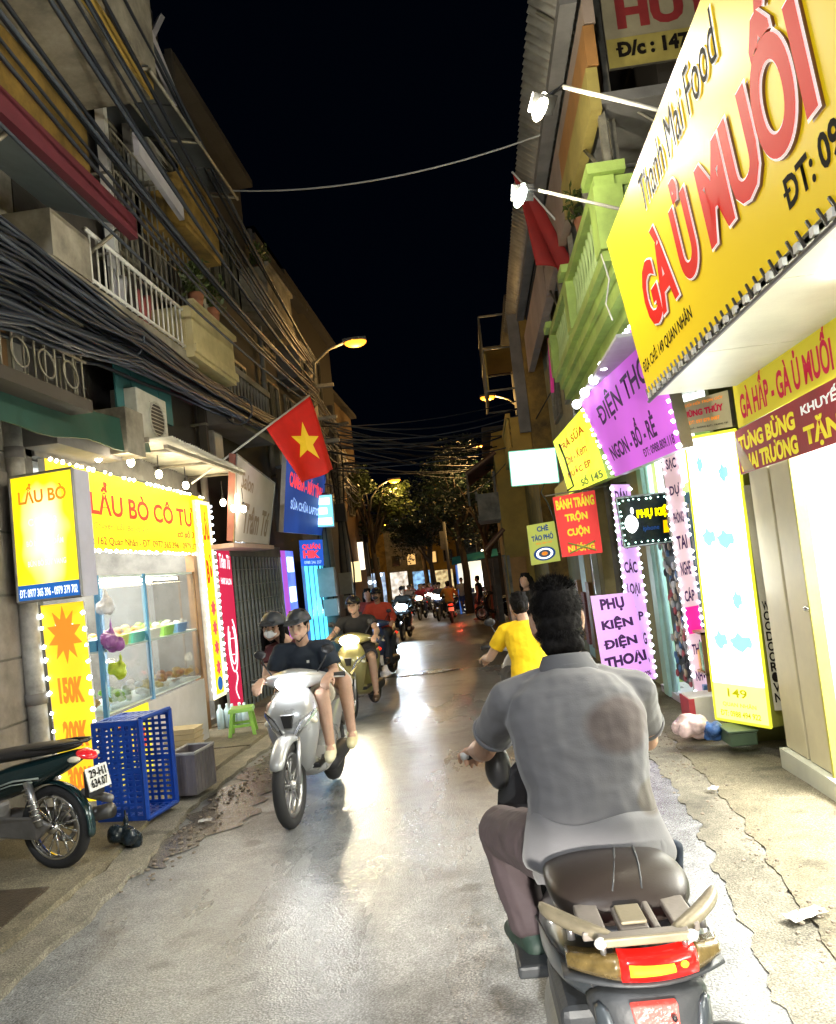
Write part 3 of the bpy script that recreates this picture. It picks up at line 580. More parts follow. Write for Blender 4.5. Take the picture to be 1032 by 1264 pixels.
S, q = sign('lit_shop_window', 'cyan glowing glass front of the blue shop nearest the utility pole', q, .06, cy, bf)
for i in range(5): MB().slab([p+qn(q)*.01 for p in (qp(q,.1+i*.18,.05),qp(q,.1+i*.18,.95),qp(q,.13+i*.18,.95),qp(q,.13+i*.18,.05))], .003).build('mullion', bf, S)
q = [V(-3.1,13.2,3.9), V(-3.1,16.6,3.8), V(-3.3,16.6,2.55), V(-3.3,13.2,2.5)]
S, q = sign('shop_sign', 'deep blue shop sign with faint red letters behind the star flag', q, .08, E_('deep_blue', (.02,.07,.35), .5, evar=.4, evs=1), steel); text('CAMERA - MÁY TÍNH', q, .08, .2, .9, .42, E_('red_glow', (1,.06,.08), .8), S, .04); text('SỬA CHỮA LAPTOP', q, .12, .55, .85, .7, E_('blue_white', (.35,.55,1), .9), S, .03)
q = [ay(385,612,16), ay(410,610,16), ay(413,650,16), ay(388,651,16)]
S, q = sign('lightbox_sign', 'small square cyan and white lightbox right of the star flag', q, .1, E_('cyan_box', (.25,.8,1), 1.1), steel, frame=steel)
for (a, b, c, d) in ((.15,.1,.85,.3),(.3,.4,.7,.6),(.1,.72,.9,.92)): MB().slab([p+qn(q)*.01 for p in (qp(q,a,b),qp(q,a,d),qp(q,c,d),qp(q,c,b))], .003).build('white_patch', E_('white_cyan', (.8,.97,1), 3), S)
q = [ay(369,667,15.5), ay(398,666,15.5), ay(400,698,15.5), ay(372,699,15.5)]
S, q = sign('hanging_sign', 'blue hanging sign with red glowing letters under the cyan lightbox', q, .08, E_('blue_box', (.02,.1,.5), .8), steel); text('QUÁN', q, .12, .12, .88, .38, MATS['red_glow'], S, .05); text('HIK', q, .15, .42, .8, .68, MATS['red_glow'], S, .07); text('0988 246 357', q, .15, .8, .9, .92, MATS['blue_white'], S, .02)
# --- tall far left row
wn = lambda a, b, z: (a, b, z, z+1.2)
shophouse('tall dark house with lit top corner behind the street lamp', LX-.6, 19.1, 26, 9.3, darkw, 1, windows=(wn(20,21.2,4),wn(22.5,23.7,4),wn(20,21.2,7),wn(22.5,23.7,7)), group=None)
shophouse('slim brown house behind the first utility pole', -4.9, 26.1, 33, 8.2, mat('brown_wall', (.2,.12,.05), .8, var=.3), 1, windows=(wn(27,28.2,4),wn(30,31.2,4)))
shophouse('low house with lit sign fronts far down the left side', -6.0, 33.1, 42, 6.4, ochre, 1, windows=(wn(34,35.2,3.4),wn(38,39.2,3.4)))
shophouse('orange lit house at the far left bend of the street', -8.2, 42.1, 56, 7.5, yel, 1, windows=(wn(44,45.2,3.4),wn(49,50.2,3.4)))
t = wthing('shophouse', 'wide orange lit house closing the view at the bend', 'building', (-6,61,zg(61)))
for i in range(5):
    x0 = -13+i*2.8; box('wall', (x0,60.5+.15*(i%2),-1.3), (x0+2.78,66,3.2+.7*((i*3)%4)), (yel, ochre, cream, yel, ochre)[i], t); box('roof', (x0-.1,60.3,3.203+.7*((i*3)%4)), (x0+2.85,66,3.3+.7*((i*3)%4)), grime, t)
    for j in range(2): f_ = box('window', (x0+.4+j*1.2,60.42,1.9), (x0+1.1+j*1.2,60.49,2.8), rail, t); box('pane', (x0+.45+j*1.2,60.40,1.95), (x0+1.05+j*1.2,60.415,2.75), E_('warm_window', (1,.6,.2), .8) if (i+j) % 3 == 0 else winglass, f_)
l_ = bpy.data.lights.new('street_lamp_light', 'POINT')
# balconies on left
def balcony(label, X, y0, y1, z, s, mt, h=.75, out=.6, bal=0):
    t = wthing('balcony', label, 'balcony', (X, (y0+y1)/2, z)); xo = X+s*out
    box('slab', (X,y0,z), (xo,y1,z+.14), mt, t)
    if bal:
        box('hand_rail', (xo-s*.1,y0,z+h), (xo,y1,z+h+.1), mt, t); balusters(t, (xo-s*.05,y0+.05,z+.14), (xo-s*.05,y1-.05,z+.14), h-.14, bal, mt)
    else:
        box('front_parapet', (xo-s*.08,y0,z+.14), (xo,y1,z+h), mt, t); box('moulding', (xo-s*.02,y0-.02,z+h), (xo+s*.05,y1+.02,z+h+.07), mt, t); box('moulding', (xo,y0-.02,z+.05), (xo+s*.035,y1+.02,z+.15), mt, t)
    for y in (y0, y1-.08): box('side_parapet', (X,y,z+.141), (xo-s*.081,y+.08,z+h), mt, t)
    return t
balcony('pale yellow moulded balcony above the cable bundle', LX, 9.0, 10.6, 4.42, 1, mat('pale_yellow_wall', (.5,.42,.22), .75, var=.2, vs=3, dirt=.1), .62, .65)
balcony('ochre balcony box high under the glass canopy', LX, 9.1, 10.4, 6.05, 1, ochre, .7, .65)
balcony('stained concrete balcony box in the middle of the left houses', LX, 13.6, 15.4, 6.5, 1, cream, .8, .5)
balcony('small dark balcony of the house over the blue shop', LX-.1, 16.2, 18, 5.9, 1, greyw, .7, .5)
balcony('low dark balcony over the grey salon sign', LX-.05, 11, 13.2, 4.0, 1, greyw, .8, .5, 12)
gc = wthing('glass_canopy', 'dark glass panel canopy jutting out high on the left houses', 'canopy', (-3.2, 9.2, 7)); gcm = mat('dusty_glass_panel', (.09,.10,.11), .35, var=.3, vs=2, bump=0)
for i in range(4):
    for j in range(2):
        y = 7.6+i*.72; x = LX+j*.47; z0 = 7.15-.0*i-j*.1
        MB().slab([(x,y,z0+.12),(x+.45,y,z0+.02),(x+.45,y+.69,z0+.02),(x,y+.69,z0+.12)], .012).build('glass_panel', gcm, gc)
for j in range(3): tube('frame_bar', [(LX+j*.47,7.58,7.2-j*.1),(LX+j*.47,10.5,7.2-j*.1)], .02, rail, gc, 6)
for y in (7.6,9.04,10.5): tube('frame_bar', [(LX,y,7.24),(LX+.95,y,7.02)], .018, rail, gc, 6)
q = [V(LX+.02,12.3,8.5), V(LX+.02,12.36,8.5), V(LX+.02,12.36,8.44), V(LX+.02,12.3,8.44)]
# ---------------- utility poles and cables
cablem = mat('cable_rubber', (.009,.013,.024), .45, var=.25, vs=8); cable2 = mat('cable_grey', (.035,.045,.065), .5, var=.2)
concp = mat('pole_concrete', (.2,.19,.17), .8, var=.3, vs=3)
def pole(label, x, y, h, lamp=False):
    z = zg(y); t = thing('utility_pole', label, 'utility pole', (x, y, z))
    MB().tube([(0,0,-.1),(0,0,h)], [.16,.1], 14).build('shaft', concp, t, smooth=True)
    for zz in (h-1.8, h-1.3, h-.6): box('cross_arm', (-.5,-.04,zz), (.5,.04,zz+.07), rail, t)
    for k_ in range(8):
        c = MB().torus((random.uniform(-.2,.2), -.12, h-2.4+random.uniform(-.9,.9)), (.1,1,.1), random.uniform(.12,.24), .012, 20, 5); c.build('cable_coil', cable2, t, smooth=True)
    for k_ in range(9):
        a = random.uniform(0, 6.28); r = .18; tube('hanging_cable', [(r*cos(a)*(1+.3*sin(i)), r*sin(a), h-.8-i*.5) for i in range(int((h-1.2)/.5))], .013, cablem, t, 5)
    box('meter_box', (-.2,-.34,1.55), (.16,-.16,2.15), mat('meter_box', (.4,.43,.42), .5, var=.2), t, .01); box('meter_box', (-.14,-.3,1.15), (.16,-.16,1.5), MATS['meter_box'], t, .01)
    me = MB().disc((0,0,0), (0,1,0), .06, .02, 14).mesh('meter_dial', glass)
    box('junction_box', (-.22,-.4,h-3.4), (.2,-.14,h-2.9), dark, t)
    return t
P1 = pole('first utility pole wrapped in cables beside the cyan lightbox', -3.25, 16.6, 6.6)
pole('second utility pole with tangled wires beyond the first', -3.9, 22.5, 7.0); pole('third utility pole near the far bend', -5.0, 34, 7.0)
sodium = E_('sodium_glow', (1,.36,.03), 2.2)
def street_lamp(label, x, y, z, dx, en, s=1, d=0):
    t = thing('street_lamp', label, 'street lamp', (x, y, z))
    MB().tube([(0,0,-.5),(dx*.1,0,0),(dx*.5,d*.5,.42*s),(dx*.95,d,.6*s)], .03, 8).build('arm', rail, t, smooth=True)
    e = dx/abs(dx); MB().loft([[(dx*.9+e*a, d+b, c+.6*s) for (b, c) in ((-w_,0),(-w_*.7,.07),(w_*.7,.07),(w_,0),(w_*.6,-.01),(-w_*.6,-.01))] for a, w_ in ((0,.05),(.12,.11),(.35,.13),(.5,.06))]).build('lamp_head', greyw, t, smooth=False)
    MB().ell((dx*.9+e*.27, d, .6*s-.03), (.24,.13,.10), 14, 8).build('lamp_lens', sodium, t, smooth=True)  # lens made oversize so that its shape holds the lamp's flare
    l_ = bpy.data.lights.new('street_lamp_light', 'POINT'); l_.energy = en; l_.color = (1,.6,.2); l_.shadow_soft_size = .12
    lo = bpy.data.objects.new('street_lamp_light', l_); COL.objects.link(lo); lo.parent = t; lo.location = (dx*.9+e*.27, d, .6*s-.2)
street_lamp('orange street lamp on the first cable pole', -3.15, 16.4, 6.2, .8, 90, .6)
street_lamp('distant orange street lamp glowing through yellow leaves', -4.2, 31, 4.6, .9, 230); street_lamp('small far orange street lamp near the vanishing point', -7.2, 52, 4.2, .8, 450); street_lamp('orange street lamp on the right side beyond the white box', 1.9, 25.5, 6.3, -1.0, 380)
street_lamp('orange street lamp above the crossing by the wall', 1.6, 36, 6.3, -1.0, 900)
cb = wthing('cable_bundle', 'thick sagging bundle of black cables running along the left house fronts', 'cables', (-3.3, 9, 4.2))
for i in range(120):
    u = (i*.618) % 1; vv = (i*.377) % 1; r = random.uniform(.010, .021)
    p = [V(-3.0+.3*(vv-.5), 3.0, 3.3+1.0*u), V(-3.1+.3*(vv-.5), 5.3, 3.62+.72*u), V(-3.15+.3*(vv-.5), 7.3, 3.86+.42*u), V(-3.25+.2*(vv-.5), 10.2, 4.02+.3*u), V(-3.3+.2*(vv-.5), 13.5, 4.2+.25*u), V(-3.3+.15*(vv-.5), 16.5, 4.5+.5*u)]
    pts = []
    for k_ in range(len(p)-1):
        for t_ in range(5): a = t_/5; pts.append(p[k_].lerp(p[k_+1], a)-V(0,0,.02*4*a*(1-a)*(.4+vv))+V(0,0,.02*sin(i+k_*2+a*6)))
    pts.append(p[-1]); tube('cable', pts, r, (cablem, cablem, cable2)[i % 3], cb, 5)
for y in (10.9, 7.3): MB().torus((-3.2, y, 4.14), (0,1,0), .2, .012, 20, 6).build('cable_tie', cable2, cb, smooth=True)
ub = wthing('overhead_cables', 'loose dark cables strung high across the upper left facades', 'cables', (-3, 9, 6))
for i in range(16):
    a = V(-2.9+.3*random.random(), 3.2, 4.9+i*.24+.1*random.random()); b = V(-3.2+.1*random.random(), 16.6, 5.3+.08*i); tube('cable', curve_pts(a, b, .15+.25*random.random(), 18), random.uniform(.012,.024), cablem if i % 3 else cable2, ub, 5)
xb = wthing('crossing_cables', 'cables crossing the street from the first utility pole to the right houses', 'cables', (-1, 18, 5))
for i in range(22):
    z = 4.0+random.random()*1.2; tube('cable', curve_pts((-3.2,16.7+random.random()*3,z), (2.2+random.random(),19+random.random()*9,z+random.uniform(.0,1.0)), .25+.35*random.random(), 16), random.uniform(.01,.026), cablem if i % 2 else cable2, xb, 5)
for i in range(22):
    z = 4.4+random.random()*1.6; tube('cable', curve_pts((-3.25,16.7,z), (-3.9+random.uniform(-.3,.3),22.5,z+.2), .3*random.random(), 8), .014, cablem, xb, 5)
    tube('cable', curve_pts((-3.9,22.5,z), (-5+random.uniform(-.3,.3),34,z+.2), .6*random.random(), 8), .016, cablem, xb, 5)
o = tube('overhead_wire', curve_pts(ax(245,233,-3.6), ay(648,170,9.6)+V(.3,0,.03), .28, 24), .011, mat('pale_wire', (.4,.4,.4), .5, var=0), None, 6); tag(o, 'single pale wire sagging across the black sky', 'wire')
o = tube('overhead_wire', curve_pts((2.0,14,5.2), (-1.5,34,5.0), 1.2, 20), .012, cablem, None, 6); tag(o, 'thin dark wire drooping down from the right houses to the trees', 'wire')

# an added, unseen cool white lamp behind the viewpoint to brighten the near road, and small far bulbs at the bend
t = wthing('street_lamp', 'added unseen cool white fill lamp on a post behind the viewpoint', 'street lamp', (-2.6,-2.2,0)); MB().tube([(-2.6,-2.2,0),(-2.6,-2.2,6.2),(-2.4,-2.2,6.6),(-1.5,-2.2,6.75)], [.08,.06,.045,.04], 10).build('post', rail, t, smooth=True)
box('lamp_head', (-1.7,-2.32,6.72), (-1.1,-2.08,6.84), greyw, t, .02); box('lamp_lens', (-1.66,-2.29,6.70), (-1.14,-2.11,6.718), E_('fill_led', (.93,.97,1), 40), t)
l_ = bpy.data.lights.new('street_lamp_light', 'SPOT'); l_.energy = 1500; l_.spot_size = radians(140); l_.spot_blend = .9; l_.color = (.90,.95,1); l_.shadow_soft_size = .2; lo = bpy.data.objects.new('street_lamp_light', l_); COL.objects.link(lo); lo.location = (-1.4,-2.2,6.66); lo.rotation_euler = (radians(35), 0, 0)
far_me = [MB().ell((0,0,0), (.09,.09,.09), 8, 6).mesh('bulb', E_('far_bulb_%d' % i, c, 3.5)) for i, c in enumerate(((1,.55,.15),(1,.85,.6),(1,.3,.2),(.7,.85,1)))]
rr_ = random.Random(11)
for i in range(34):
    y = rr_.uniform(33, 58); x = cx(y)+rr_.choice((-4.4,-3.9,2.2))+rr_.uniform(-.3,.3); 
    if x > -.2 and y < 40: x = cx(y)-4.2
    t = thing('far_bulb', 'small glowing bulb among the far shop fronts at the bend', 'light bulb', (x, y, zg(y)+rr_.uniform(.8,3.2)), 0, 'far bulbs along the shop fronts at the bend'); link('bulb', far_me[i % 4], t)

# iron cages, ducts and frames cluttering the dark upper storeys on the left
cgt = wthing('window_cage', 'rusty iron cage with vertical bars on the dark wall under the glass canopy', 'cage', (-3.5,9.2,5.4))
meb = MB().tube([(0,0,0),(0,0,1.5)], .011, 5).mesh('cage_bar', rail)
for i in range(16): o = link('cage_bar', meb, cgt); o.location = Vector((-3.42, 7.9+i*.16, 5.15))
for z in (5.15,5.7,6.2,6.65): tube('cage_rail', [(-3.42,7.9,z),(-3.42,10.35,z)], .013, rail, cgt, 5)
for k_, (y, z0, z1) in enumerate(((8.05,4.95,8.6),(8.75,6.9,9.3),(10.45,3.5,9.3))):
    t = wthing('wall_duct', ('pale upright duct beside the rusty iron cage','short pale duct above the glass canopy','dark rusty duct at the right end of the ochre house')[k_], 'duct', (-3.6,y,z0)); box('duct', (-3.64,y,z0), (-3.54,y+.09,z1), (whitem, greyw, dimmed)[k_], t)
    for j in range(3): box('bracket', (-3.75,y-.01,z0+.4+j*.9), (-3.53,y+.1,z0+.43+j*.9), rail, t)
# ================================================================== RIGHT SIDE
RX = 2.05
def rq(c, x0, x1, z0, z1, Y): return [V(x0,Y,z1), V(x1,Y,z1), V(x1,Y,z0), V(x0,Y,z0)]
# --- chicken shop (149)
R0 = wthing('shop_building', 'cream fronted chicken shop at the right edge under the big yellow sign', 'building', (RX, 4, zg(5)))
cr = mat('cream_panel', (.66,.60,.40), .5, var=.1, vs=2, dirt=.05, bump=.05); wht = mat('white_interior', (.85,.86,.86), .5, var=.03, bump=0)
box('upper_wall', (RX+.15,-3,2.78), (7,6.12,3.6), greyw, R0); box('roof', (RX+.1,-3.05,3.603), (7,6.15,3.68), grime, R0)
box('side_wall', (RX+.02,6.06,-.15), (7,6.16,2.77), cr, R0); box('back_wall', (6.2,-3,-.1), (6.3,6.05,2.77), wht, R0); box('ceiling', (RX+.02,-3,2.72), (6.2,6.05,2.775), wht, R0)
box('shop_floor', (RX-.08,-3,-.12), (6.2,6.05,.07), mat('floor_tile', (.7,.72,.62), .25, var=.08, bump=.02), R0)
box('partition_wall', (RX+.1,5.60,.07), (6.2,5.64,2.7), wht, R0)
for i, (y0, y1) in enumerate(((5.25,5.62),(5.66,6.04))): box('door_leaf', (RX-.03,y0,.075), (RX+.03,y1,2.1), cr, R0, .008)
box('door_gap', (RX-.0,5.62,.08), (RX+.02,5.66,2.09), wood, R0); box('door_frame', (RX-.045,5.215,.07), (RX+.03,5.247,2.1), mat('yellow_frame', (.6,.55,.1), .45), R0)
MB().ell((RX-.04,5.27,1.12), (.03,.03,.02), 10, 6).build('door_handle', chrome, R0, smooth=True)
box('door_leaf', (RX-.02,1.2,.08), (RX+.0,2.1,2.1), cr, R0)
box('counter', (2.5,3.8,.07), (3.4,5.2,.85), mat('green_counter', (.06,.3,.14), .4), R0); box('counter_top', (2.45,3.75,.853), (3.45,5.23,.9), wht, R0)
for y in (1.0, 3.2): box('light_tube', (4-.03,y,2.66), (4.03,y+1.2,2.7), E_('tube_bright', (.95,1,.92), 26), R0)
for y, en in ((3.9,430),(1.6,85),(-.6,90)):
    l_ = bpy.data.lights.new('shop_tube_light', 'AREA'); l_.shape = 'RECTANGLE'; l_.size = .8; l_.size_y = 1.6; l_.energy = en; l_.color = (1,.97,.86)
    lo = bpy.data.objects.new('shop_tube_light', l_); COL.objects.link(lo); lo.location = (3.0,y,2.6); lo.rotation_euler = (0, radians(35 if y < 3 else 8), 0)
# canopy
cn = wthing('shop_canopy', 'white boarded canopy under the big yellow sign', 'canopy', (1.7,4,2.7))
for i in range(6):
    y = 6.05-i*1.25; box('soffit_board', (1.40,y-1.24,2.74), (RX+.15,y,2.77), mat('canopy_white', (.68,.70,.62), .45, var=.12, vs=1.5, dirt=.08), cn)
box('fascia', (1.40,-1.5,2.745), (1.43,6.06,2.84), whitem, cn)
trm = MB(); tube('truss_rail', [(1.37,-1.5,2.70),(1.37,6.04,2.70)], .012, dark, cn, 6)
me = MB().tube([(0,0,0),(0,.07,.1)], .008, 5).mesh('truss_bar', dark); me2 = MB().box((-.01,-.02,0),(.01,.02,.035)).mesh('white_clip', whitem)
for i in range(62): o = link('truss_bar', me, cn); o.location = (1.37, 6.0-i*.1, 2.70)
for i in range(40): o = link('white_clip', me2, cn); o.location = (1.362, 5.95-i*.155, 2.715)
# tube lamp added out of view under the canopy to brighten the door panels
cl0 = wthing('canopy_fill_lamp', 'added unseen white tube lamp under the canopy of the chicken shop', 'lamp', (1.72,3.0,2.7)); box('tube', (1.70,2.4,2.69), (1.74,3.6,2.725), E_('tube_bright', (.95,1,.92), 26), cl0)
l_ = bpy.data.lights.new('canopy_fill_light', 'AREA'); l_.shape = 'RECTANGLE'; l_.size = .3; l_.size_y = 1.8; l_.energy = 16; l_.color = (1,.98,.86); lo = bpy.data.objects.new('canopy_fill_light', l_); COL.objects.link(lo); lo.location = (1.72,3.0,2.66)
# big sign
bigf = E_('big_yellow_print', (1,.62,.0), .24, (.75,.56,.02)); bigf.node_tree.nodes['Principled BSDF'].inputs['Roughness'].default_value = .45  # weak glow in the print stands in for ambient light on the sign
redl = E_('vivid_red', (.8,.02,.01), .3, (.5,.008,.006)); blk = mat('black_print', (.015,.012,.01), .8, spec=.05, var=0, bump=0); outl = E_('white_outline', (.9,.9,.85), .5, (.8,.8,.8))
q = [V(1.22,6.05,3.97), V(1.22,1.0,3.97), V(1.38,1.0,2.77), V(1.38,6.05,2.77)]
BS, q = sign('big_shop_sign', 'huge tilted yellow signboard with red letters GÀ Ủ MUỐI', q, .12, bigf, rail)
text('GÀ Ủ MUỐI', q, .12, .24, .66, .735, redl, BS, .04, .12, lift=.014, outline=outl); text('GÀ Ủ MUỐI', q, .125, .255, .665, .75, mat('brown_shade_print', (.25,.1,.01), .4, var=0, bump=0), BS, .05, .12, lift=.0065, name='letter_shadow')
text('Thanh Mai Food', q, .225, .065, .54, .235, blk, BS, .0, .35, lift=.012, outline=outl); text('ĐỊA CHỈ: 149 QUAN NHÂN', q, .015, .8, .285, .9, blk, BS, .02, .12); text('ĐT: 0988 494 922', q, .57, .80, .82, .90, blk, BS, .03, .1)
box('backing_frame', (1.5,1.0,2.9), (1.54,6.0,3.9), rail, BS)
# gà hấp sign and red banner
q = [V(RX-.02,6.14,2.84), V(RX-.02,2.4,2.84), V(RX-.02,2.4,2.43), V(RX-.02,6.14,2.43)]
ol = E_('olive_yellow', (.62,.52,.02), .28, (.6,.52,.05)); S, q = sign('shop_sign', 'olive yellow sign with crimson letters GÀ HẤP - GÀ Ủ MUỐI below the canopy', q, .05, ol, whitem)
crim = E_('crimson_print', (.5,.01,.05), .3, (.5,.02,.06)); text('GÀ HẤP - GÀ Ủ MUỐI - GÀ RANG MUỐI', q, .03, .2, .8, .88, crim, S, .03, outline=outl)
q = [V(RX-.05,6.14,2.41), V(RX-.05,3.2,2.43), V(RX-.05,3.2,2.08), V(RX-.05,6.14,2.08)]
S, q = sign('fabric_banner', 'red fabric banner with yellow TƯNG BỪNG under the olive sign', q, .01, mat('red_banner', (.45,.03,.05), .55, var=.25, vs=3), whitem)
ylp = E_('yellow_print', (.9,.75,.05), .35, (.8,.65,.05)); text('TƯNG BỪNG', q, .02, .08, .38, .5, ylp, S, .05); text('KHAI TRƯƠNG', q, .02, .56, .38, .95, ylp, S, .05); text('TẶNG QUÀ', q, .42, .45, .85, .95, ylp, S, .05); text('KHUYẾN MẠI LỚN', q, .42, .08, .85, .38, outl, S, .03)
fold = MB(); fold.slab([qp(q,.0,.0,qn(q),.02),qp(q,.12,1,qn(q),.015),qp(q,.06,1,qn(q),.03),qp(q,.0,.25,qn(q),.03)], .002); fold.build('plastic_fold', mat('clear_film', (.8,.75,.75), .2, alpha=.45, var=0, bump=0), S)
# 149 lightbox
q = [V(1.84,6.95,2.5), V(2.02,6.25,2.44), V(2.0,6.25,.17), V(1.79,6.95,.12)]
wb = E_('white_backlit', (1,1,.92), 5, evar=.15, evs=2)
S, q = sign('lightbox_sign', 'tall glowing white lightbox numbered 149 with pale blue chicken pictures', q, .14, E_('yellow_rim', (.95,.93,.25), 1.2), mat('olive_case', (.3,.3,.05), .5), frame=E_('yellow_edge_glow', (.8,.8,.05), .8))
MB().slab([p+qn(q)*.01 for p in (qp(q,.03,.008),qp(q,.03,.87),qp(q,.97,.87),qp(q,.97,.008))], .004).build('white_panel', wb, S)
cyb = E_('pale_blue_print', (.33,.72,.82), .8)
for (u, v_, s_) in ((.3,.36,.13),(.62,.37,.16),(.3,.72,.13),(.68,.725,.2),(.7,.58,.09),(.28,.1,.06),(.72,.14,.09)):
    b = MB(); pts = [qp(q, u+s_*cos(a*.5)*(1+.2*sin(a*3)), v_+.028*sin(a*.5)*(1+.35*sin(a*2.3)), qn(q), .018) for a in range(12)]; b.v += pts; b.f.append(tuple(range(12))); b.build('blue_picture', cyb, S)
for v_, w_ in ((.04,'THANH MAI FOOD'),(.17,'Gà Ủ Muối Hoa Tiêu'),(.24,'Gà Hấp Lá Chanh'),(.29,'Chân Gà Ủ Muối'),(.43,'Gà Ủ Muối Thảo Mộc'),(.49,'Gà Hấp Muối'),(.53,'Chim Câu Ủ Muối'),(.65,'Vịt Ủ Muối'),(.8,'Gà Rang Muối'),(.84,'Nhận Đặt Tiệc')): text(w_, q, .2, v_, .8, v_+.014, E_('faint_print', (.45,.6,.72), 1.0), S, .01, lift=.02)
ygp = E_('yellow_green_print', (.5,.5,.0), .6); text('149', q, .32, .885, .68, .915, ygp, S, .02, lift=.02); text('QUAN NHÂN', q, .2, .93, .82, .95, ylp, S, .02, lift=.02); text('ĐT: 0988 494 922', q, .15, .962, .88, .982, ygp, S, .03, lift=.02)
l_ = bpy.data.lights.new('lightbox_light', 'AREA'); l_.shape = 'RECTANGLE'; l_.size = .5; l_.size_y = 2; l_.energy = 35; l_.color = (1,1,.85)
lo = bpy.data.objects.new('lightbox_light', l_); COL.objects.link(lo); lo.location = qp(q,.5,.5,qn(q),.06); lo.rotation_euler = qn(q).to_track_quat('-Z','Z').to_euler()
S, q = sign('side_board', 'narrow dark lettered board edge beside the 149 lightbox', [V(2.03,6.22,2.0),V(2.1,6.2,2.0),V(2.1,6.2,.3),V(2.03,6.22,.3)], .03, mat('beige_board', (.5,.47,.36), .5), rail)
for i, ch in enumerate('WOODOOR.VN'): text(ch, q, .2, .52+i*.045, .85, .56+i*.045, blk, S, .03)
q = rq(0, 1.83, 2.1, 2.49, 2.76, 6.3); q = [V(1.80,6.9,2.80),V(2.04,6.3,2.76),V(2.04,6.3,2.47),V(1.80,6.9,2.53)]
S, q = sign('small_sign', 'small tan board reading HÙNG THÚY above the 149 lightbox', q, .03, mat('tan_board', (.55,.48,.28), .5, var=.1), rail)
text('CƯỚI HỎI TRỌN GÓI', q, .1, .07, .9, .2, redp2, S, .02, .2); text('HÙNG THÚY', q, .12, .28, .88, .5, crim, S, .05); text('ĐT: 097 879 8487', q, .2, .62, .8, .73, redp2, S, .02); text('MÂM QUẢ - PHÔNG BẠT - TRANG TRÍ', q, .06, .82, .94, .9, blk, S, .01)
# wall flood lamps on bars
for i, (lab, a, b, en) in enumerate((('upper flood lamp on a white bar aimed at the big yellow sign', V(.80,5.3,4.62), V(1.30,4.6,3.98), 85), ('lower greenish flood lamp on a white bar aimed at the big yellow sign', V(.72,6.35,4.42), V(1.33,6.0,3.95), 85))):
    lc = ay((670,645)[i], (128,238)[i], a.y); a = lc; b = ay((820,765)[i], (137,258)[i], a.y-(.6,.2)[i])
    t = wthing('flood_lamp', lab, 'flood lamp', a); e0 = ay((695,665)[i], (107,235)[i], a.y)
    tube('support_bar', [e0, b, b+(b-e0)*.2], .014, mat('dull_bar', (.2,.19,.16), .6), t, 8); tube('bracket', [e0, a+V(0,0,.03)], .014, dark, t, 6)
    d = (V(1.3,4.2,3.4)-a).normalized(); R_ = d.to_track_quat('Z','Y').to_matrix(); hs = MB(); rb = MB()
    hs.loft([[a+R_@V(x*s_,y*s_,z) for x, y in ((-.09,-.06),(.09,-.06),(.09,.06),(-.09,.06))] for z, s_ in ((-.06,.6),(-.02,1),(.01,1.05))]); hs.build('housing', dark, t)
    rb.ell(a+V(-.02,0,-.02), (.045,.045,.105), 14, 10, Matrix.Rotation(radians(25),3,'Y')); rb.build('lamp_glass_flare', E_(('flood_warm','flood_green')[i], ((1,.95,.7),(.85,1,.8))[i], 40), t, smooth=True)  # the lamp's flare is put into this stretched glowing shape
    l_ = bpy.data.lights.new('flood_light', 'SPOT'); l_.energy = en*.55; l_.spot_size = radians(150); l_.spot_blend = .6; l_.color = (1,.95,.78); l_.shadow_soft_size = .07
    lo = bpy.data.objects.new('flood_light', l_); COL.objects.link(lo); lo.location = a+d*.12; lo.rotation_euler = d.to_track_quat('-Z','Y').to_euler()
    l_ = bpy.data.lights.new('flood_spill', 'POINT'); l_.energy = 120; l_.color = (1,.93,.72); l_.shadow_soft_size = .07
    lo = bpy.data.objects.new('flood_spill', l_); COL.objects.link(lo); lo.location = a+V(-.15,-.05,0)
tube_o = tube('loose_wire', [ax(735,225,1.4), ax(738,300,1.38), ax(752,345,1.38), ax(748,375,1.4), ax(756,395,1.4)], .008, whitem, None, 6); tag(tube_o, 'loose white wire dangling over the green balcony beside the big sign', 'wire')
# --- R1 phone shop building with green balcony
R1 = wthing('shophouse', 'green balconied shophouse above the purple phone shop signs', 'building', (RX, 9.5, zg(9)))
box('upper_wall', (RX+.1,7.38,3.1), (8,12,6.7), darkw, R1); box('upper_wall', (RX+.25,7.7,6.72), (8,12,9.2), darkw, R1)
box('side_wall', (RX+.02,6.9,-.2), (7,7.0,3.1), mat('olive_wall', (.28,.29,.1), .7, var=.2), R1); box('side_wall', (RX,9.95,-.3), (7,10.1,3.1), green, R1); box('back_wall', (4.2,7,-.2), (4.3,9.9,3.1), mat('pale_blue_wall', (.6,.72,.85), .5), R1)
box('shop_floor', (RX-.1,7,-.2), (4.2,9.9,-.06), mat('lavender_floor', (.5,.45,.55), .3), R1); box('ceiling', (RX+.1,7,3.0), (4.2,9.9,3.09), whitem, R1)
box('lower_wall', (RX,10.1,-.3), (7,12,3.1), mat('pale_olive_wall', (.38,.38,.22), .75, var=.25, vs=2, dirt=.1), R1)
gb = wthing('balcony', 'long pale green balcony with turned balusters right of the black sky', 'balcony', (1.7,9.5,4.2))
for k_, (x, z0, z1) in enumerate(((1.45,4.08,4.2),(1.38,4.2,4.3),(1.5,3.92,4.08),(1.6,3.78,3.92))): box('moulding', (x,7.1,z0), (RX+.1,12,z1), green, gb)
box('hand_rail', (1.38,7.08,4.88), (1.56,12,4.98), green, gb); balusters(gb, (1.47,7.45,4.3), (1.47,11.75,4.3), .58, 23, mat('pale_green_paint', (.42,.55,.22), .6, var=.15), .030); box('shade_backing', (RX-.02,7.4,4.3), (RX+.09,11.9,5.55), dimmed, gb)  # dark backing added behind the balusters; the shade between them is its colour
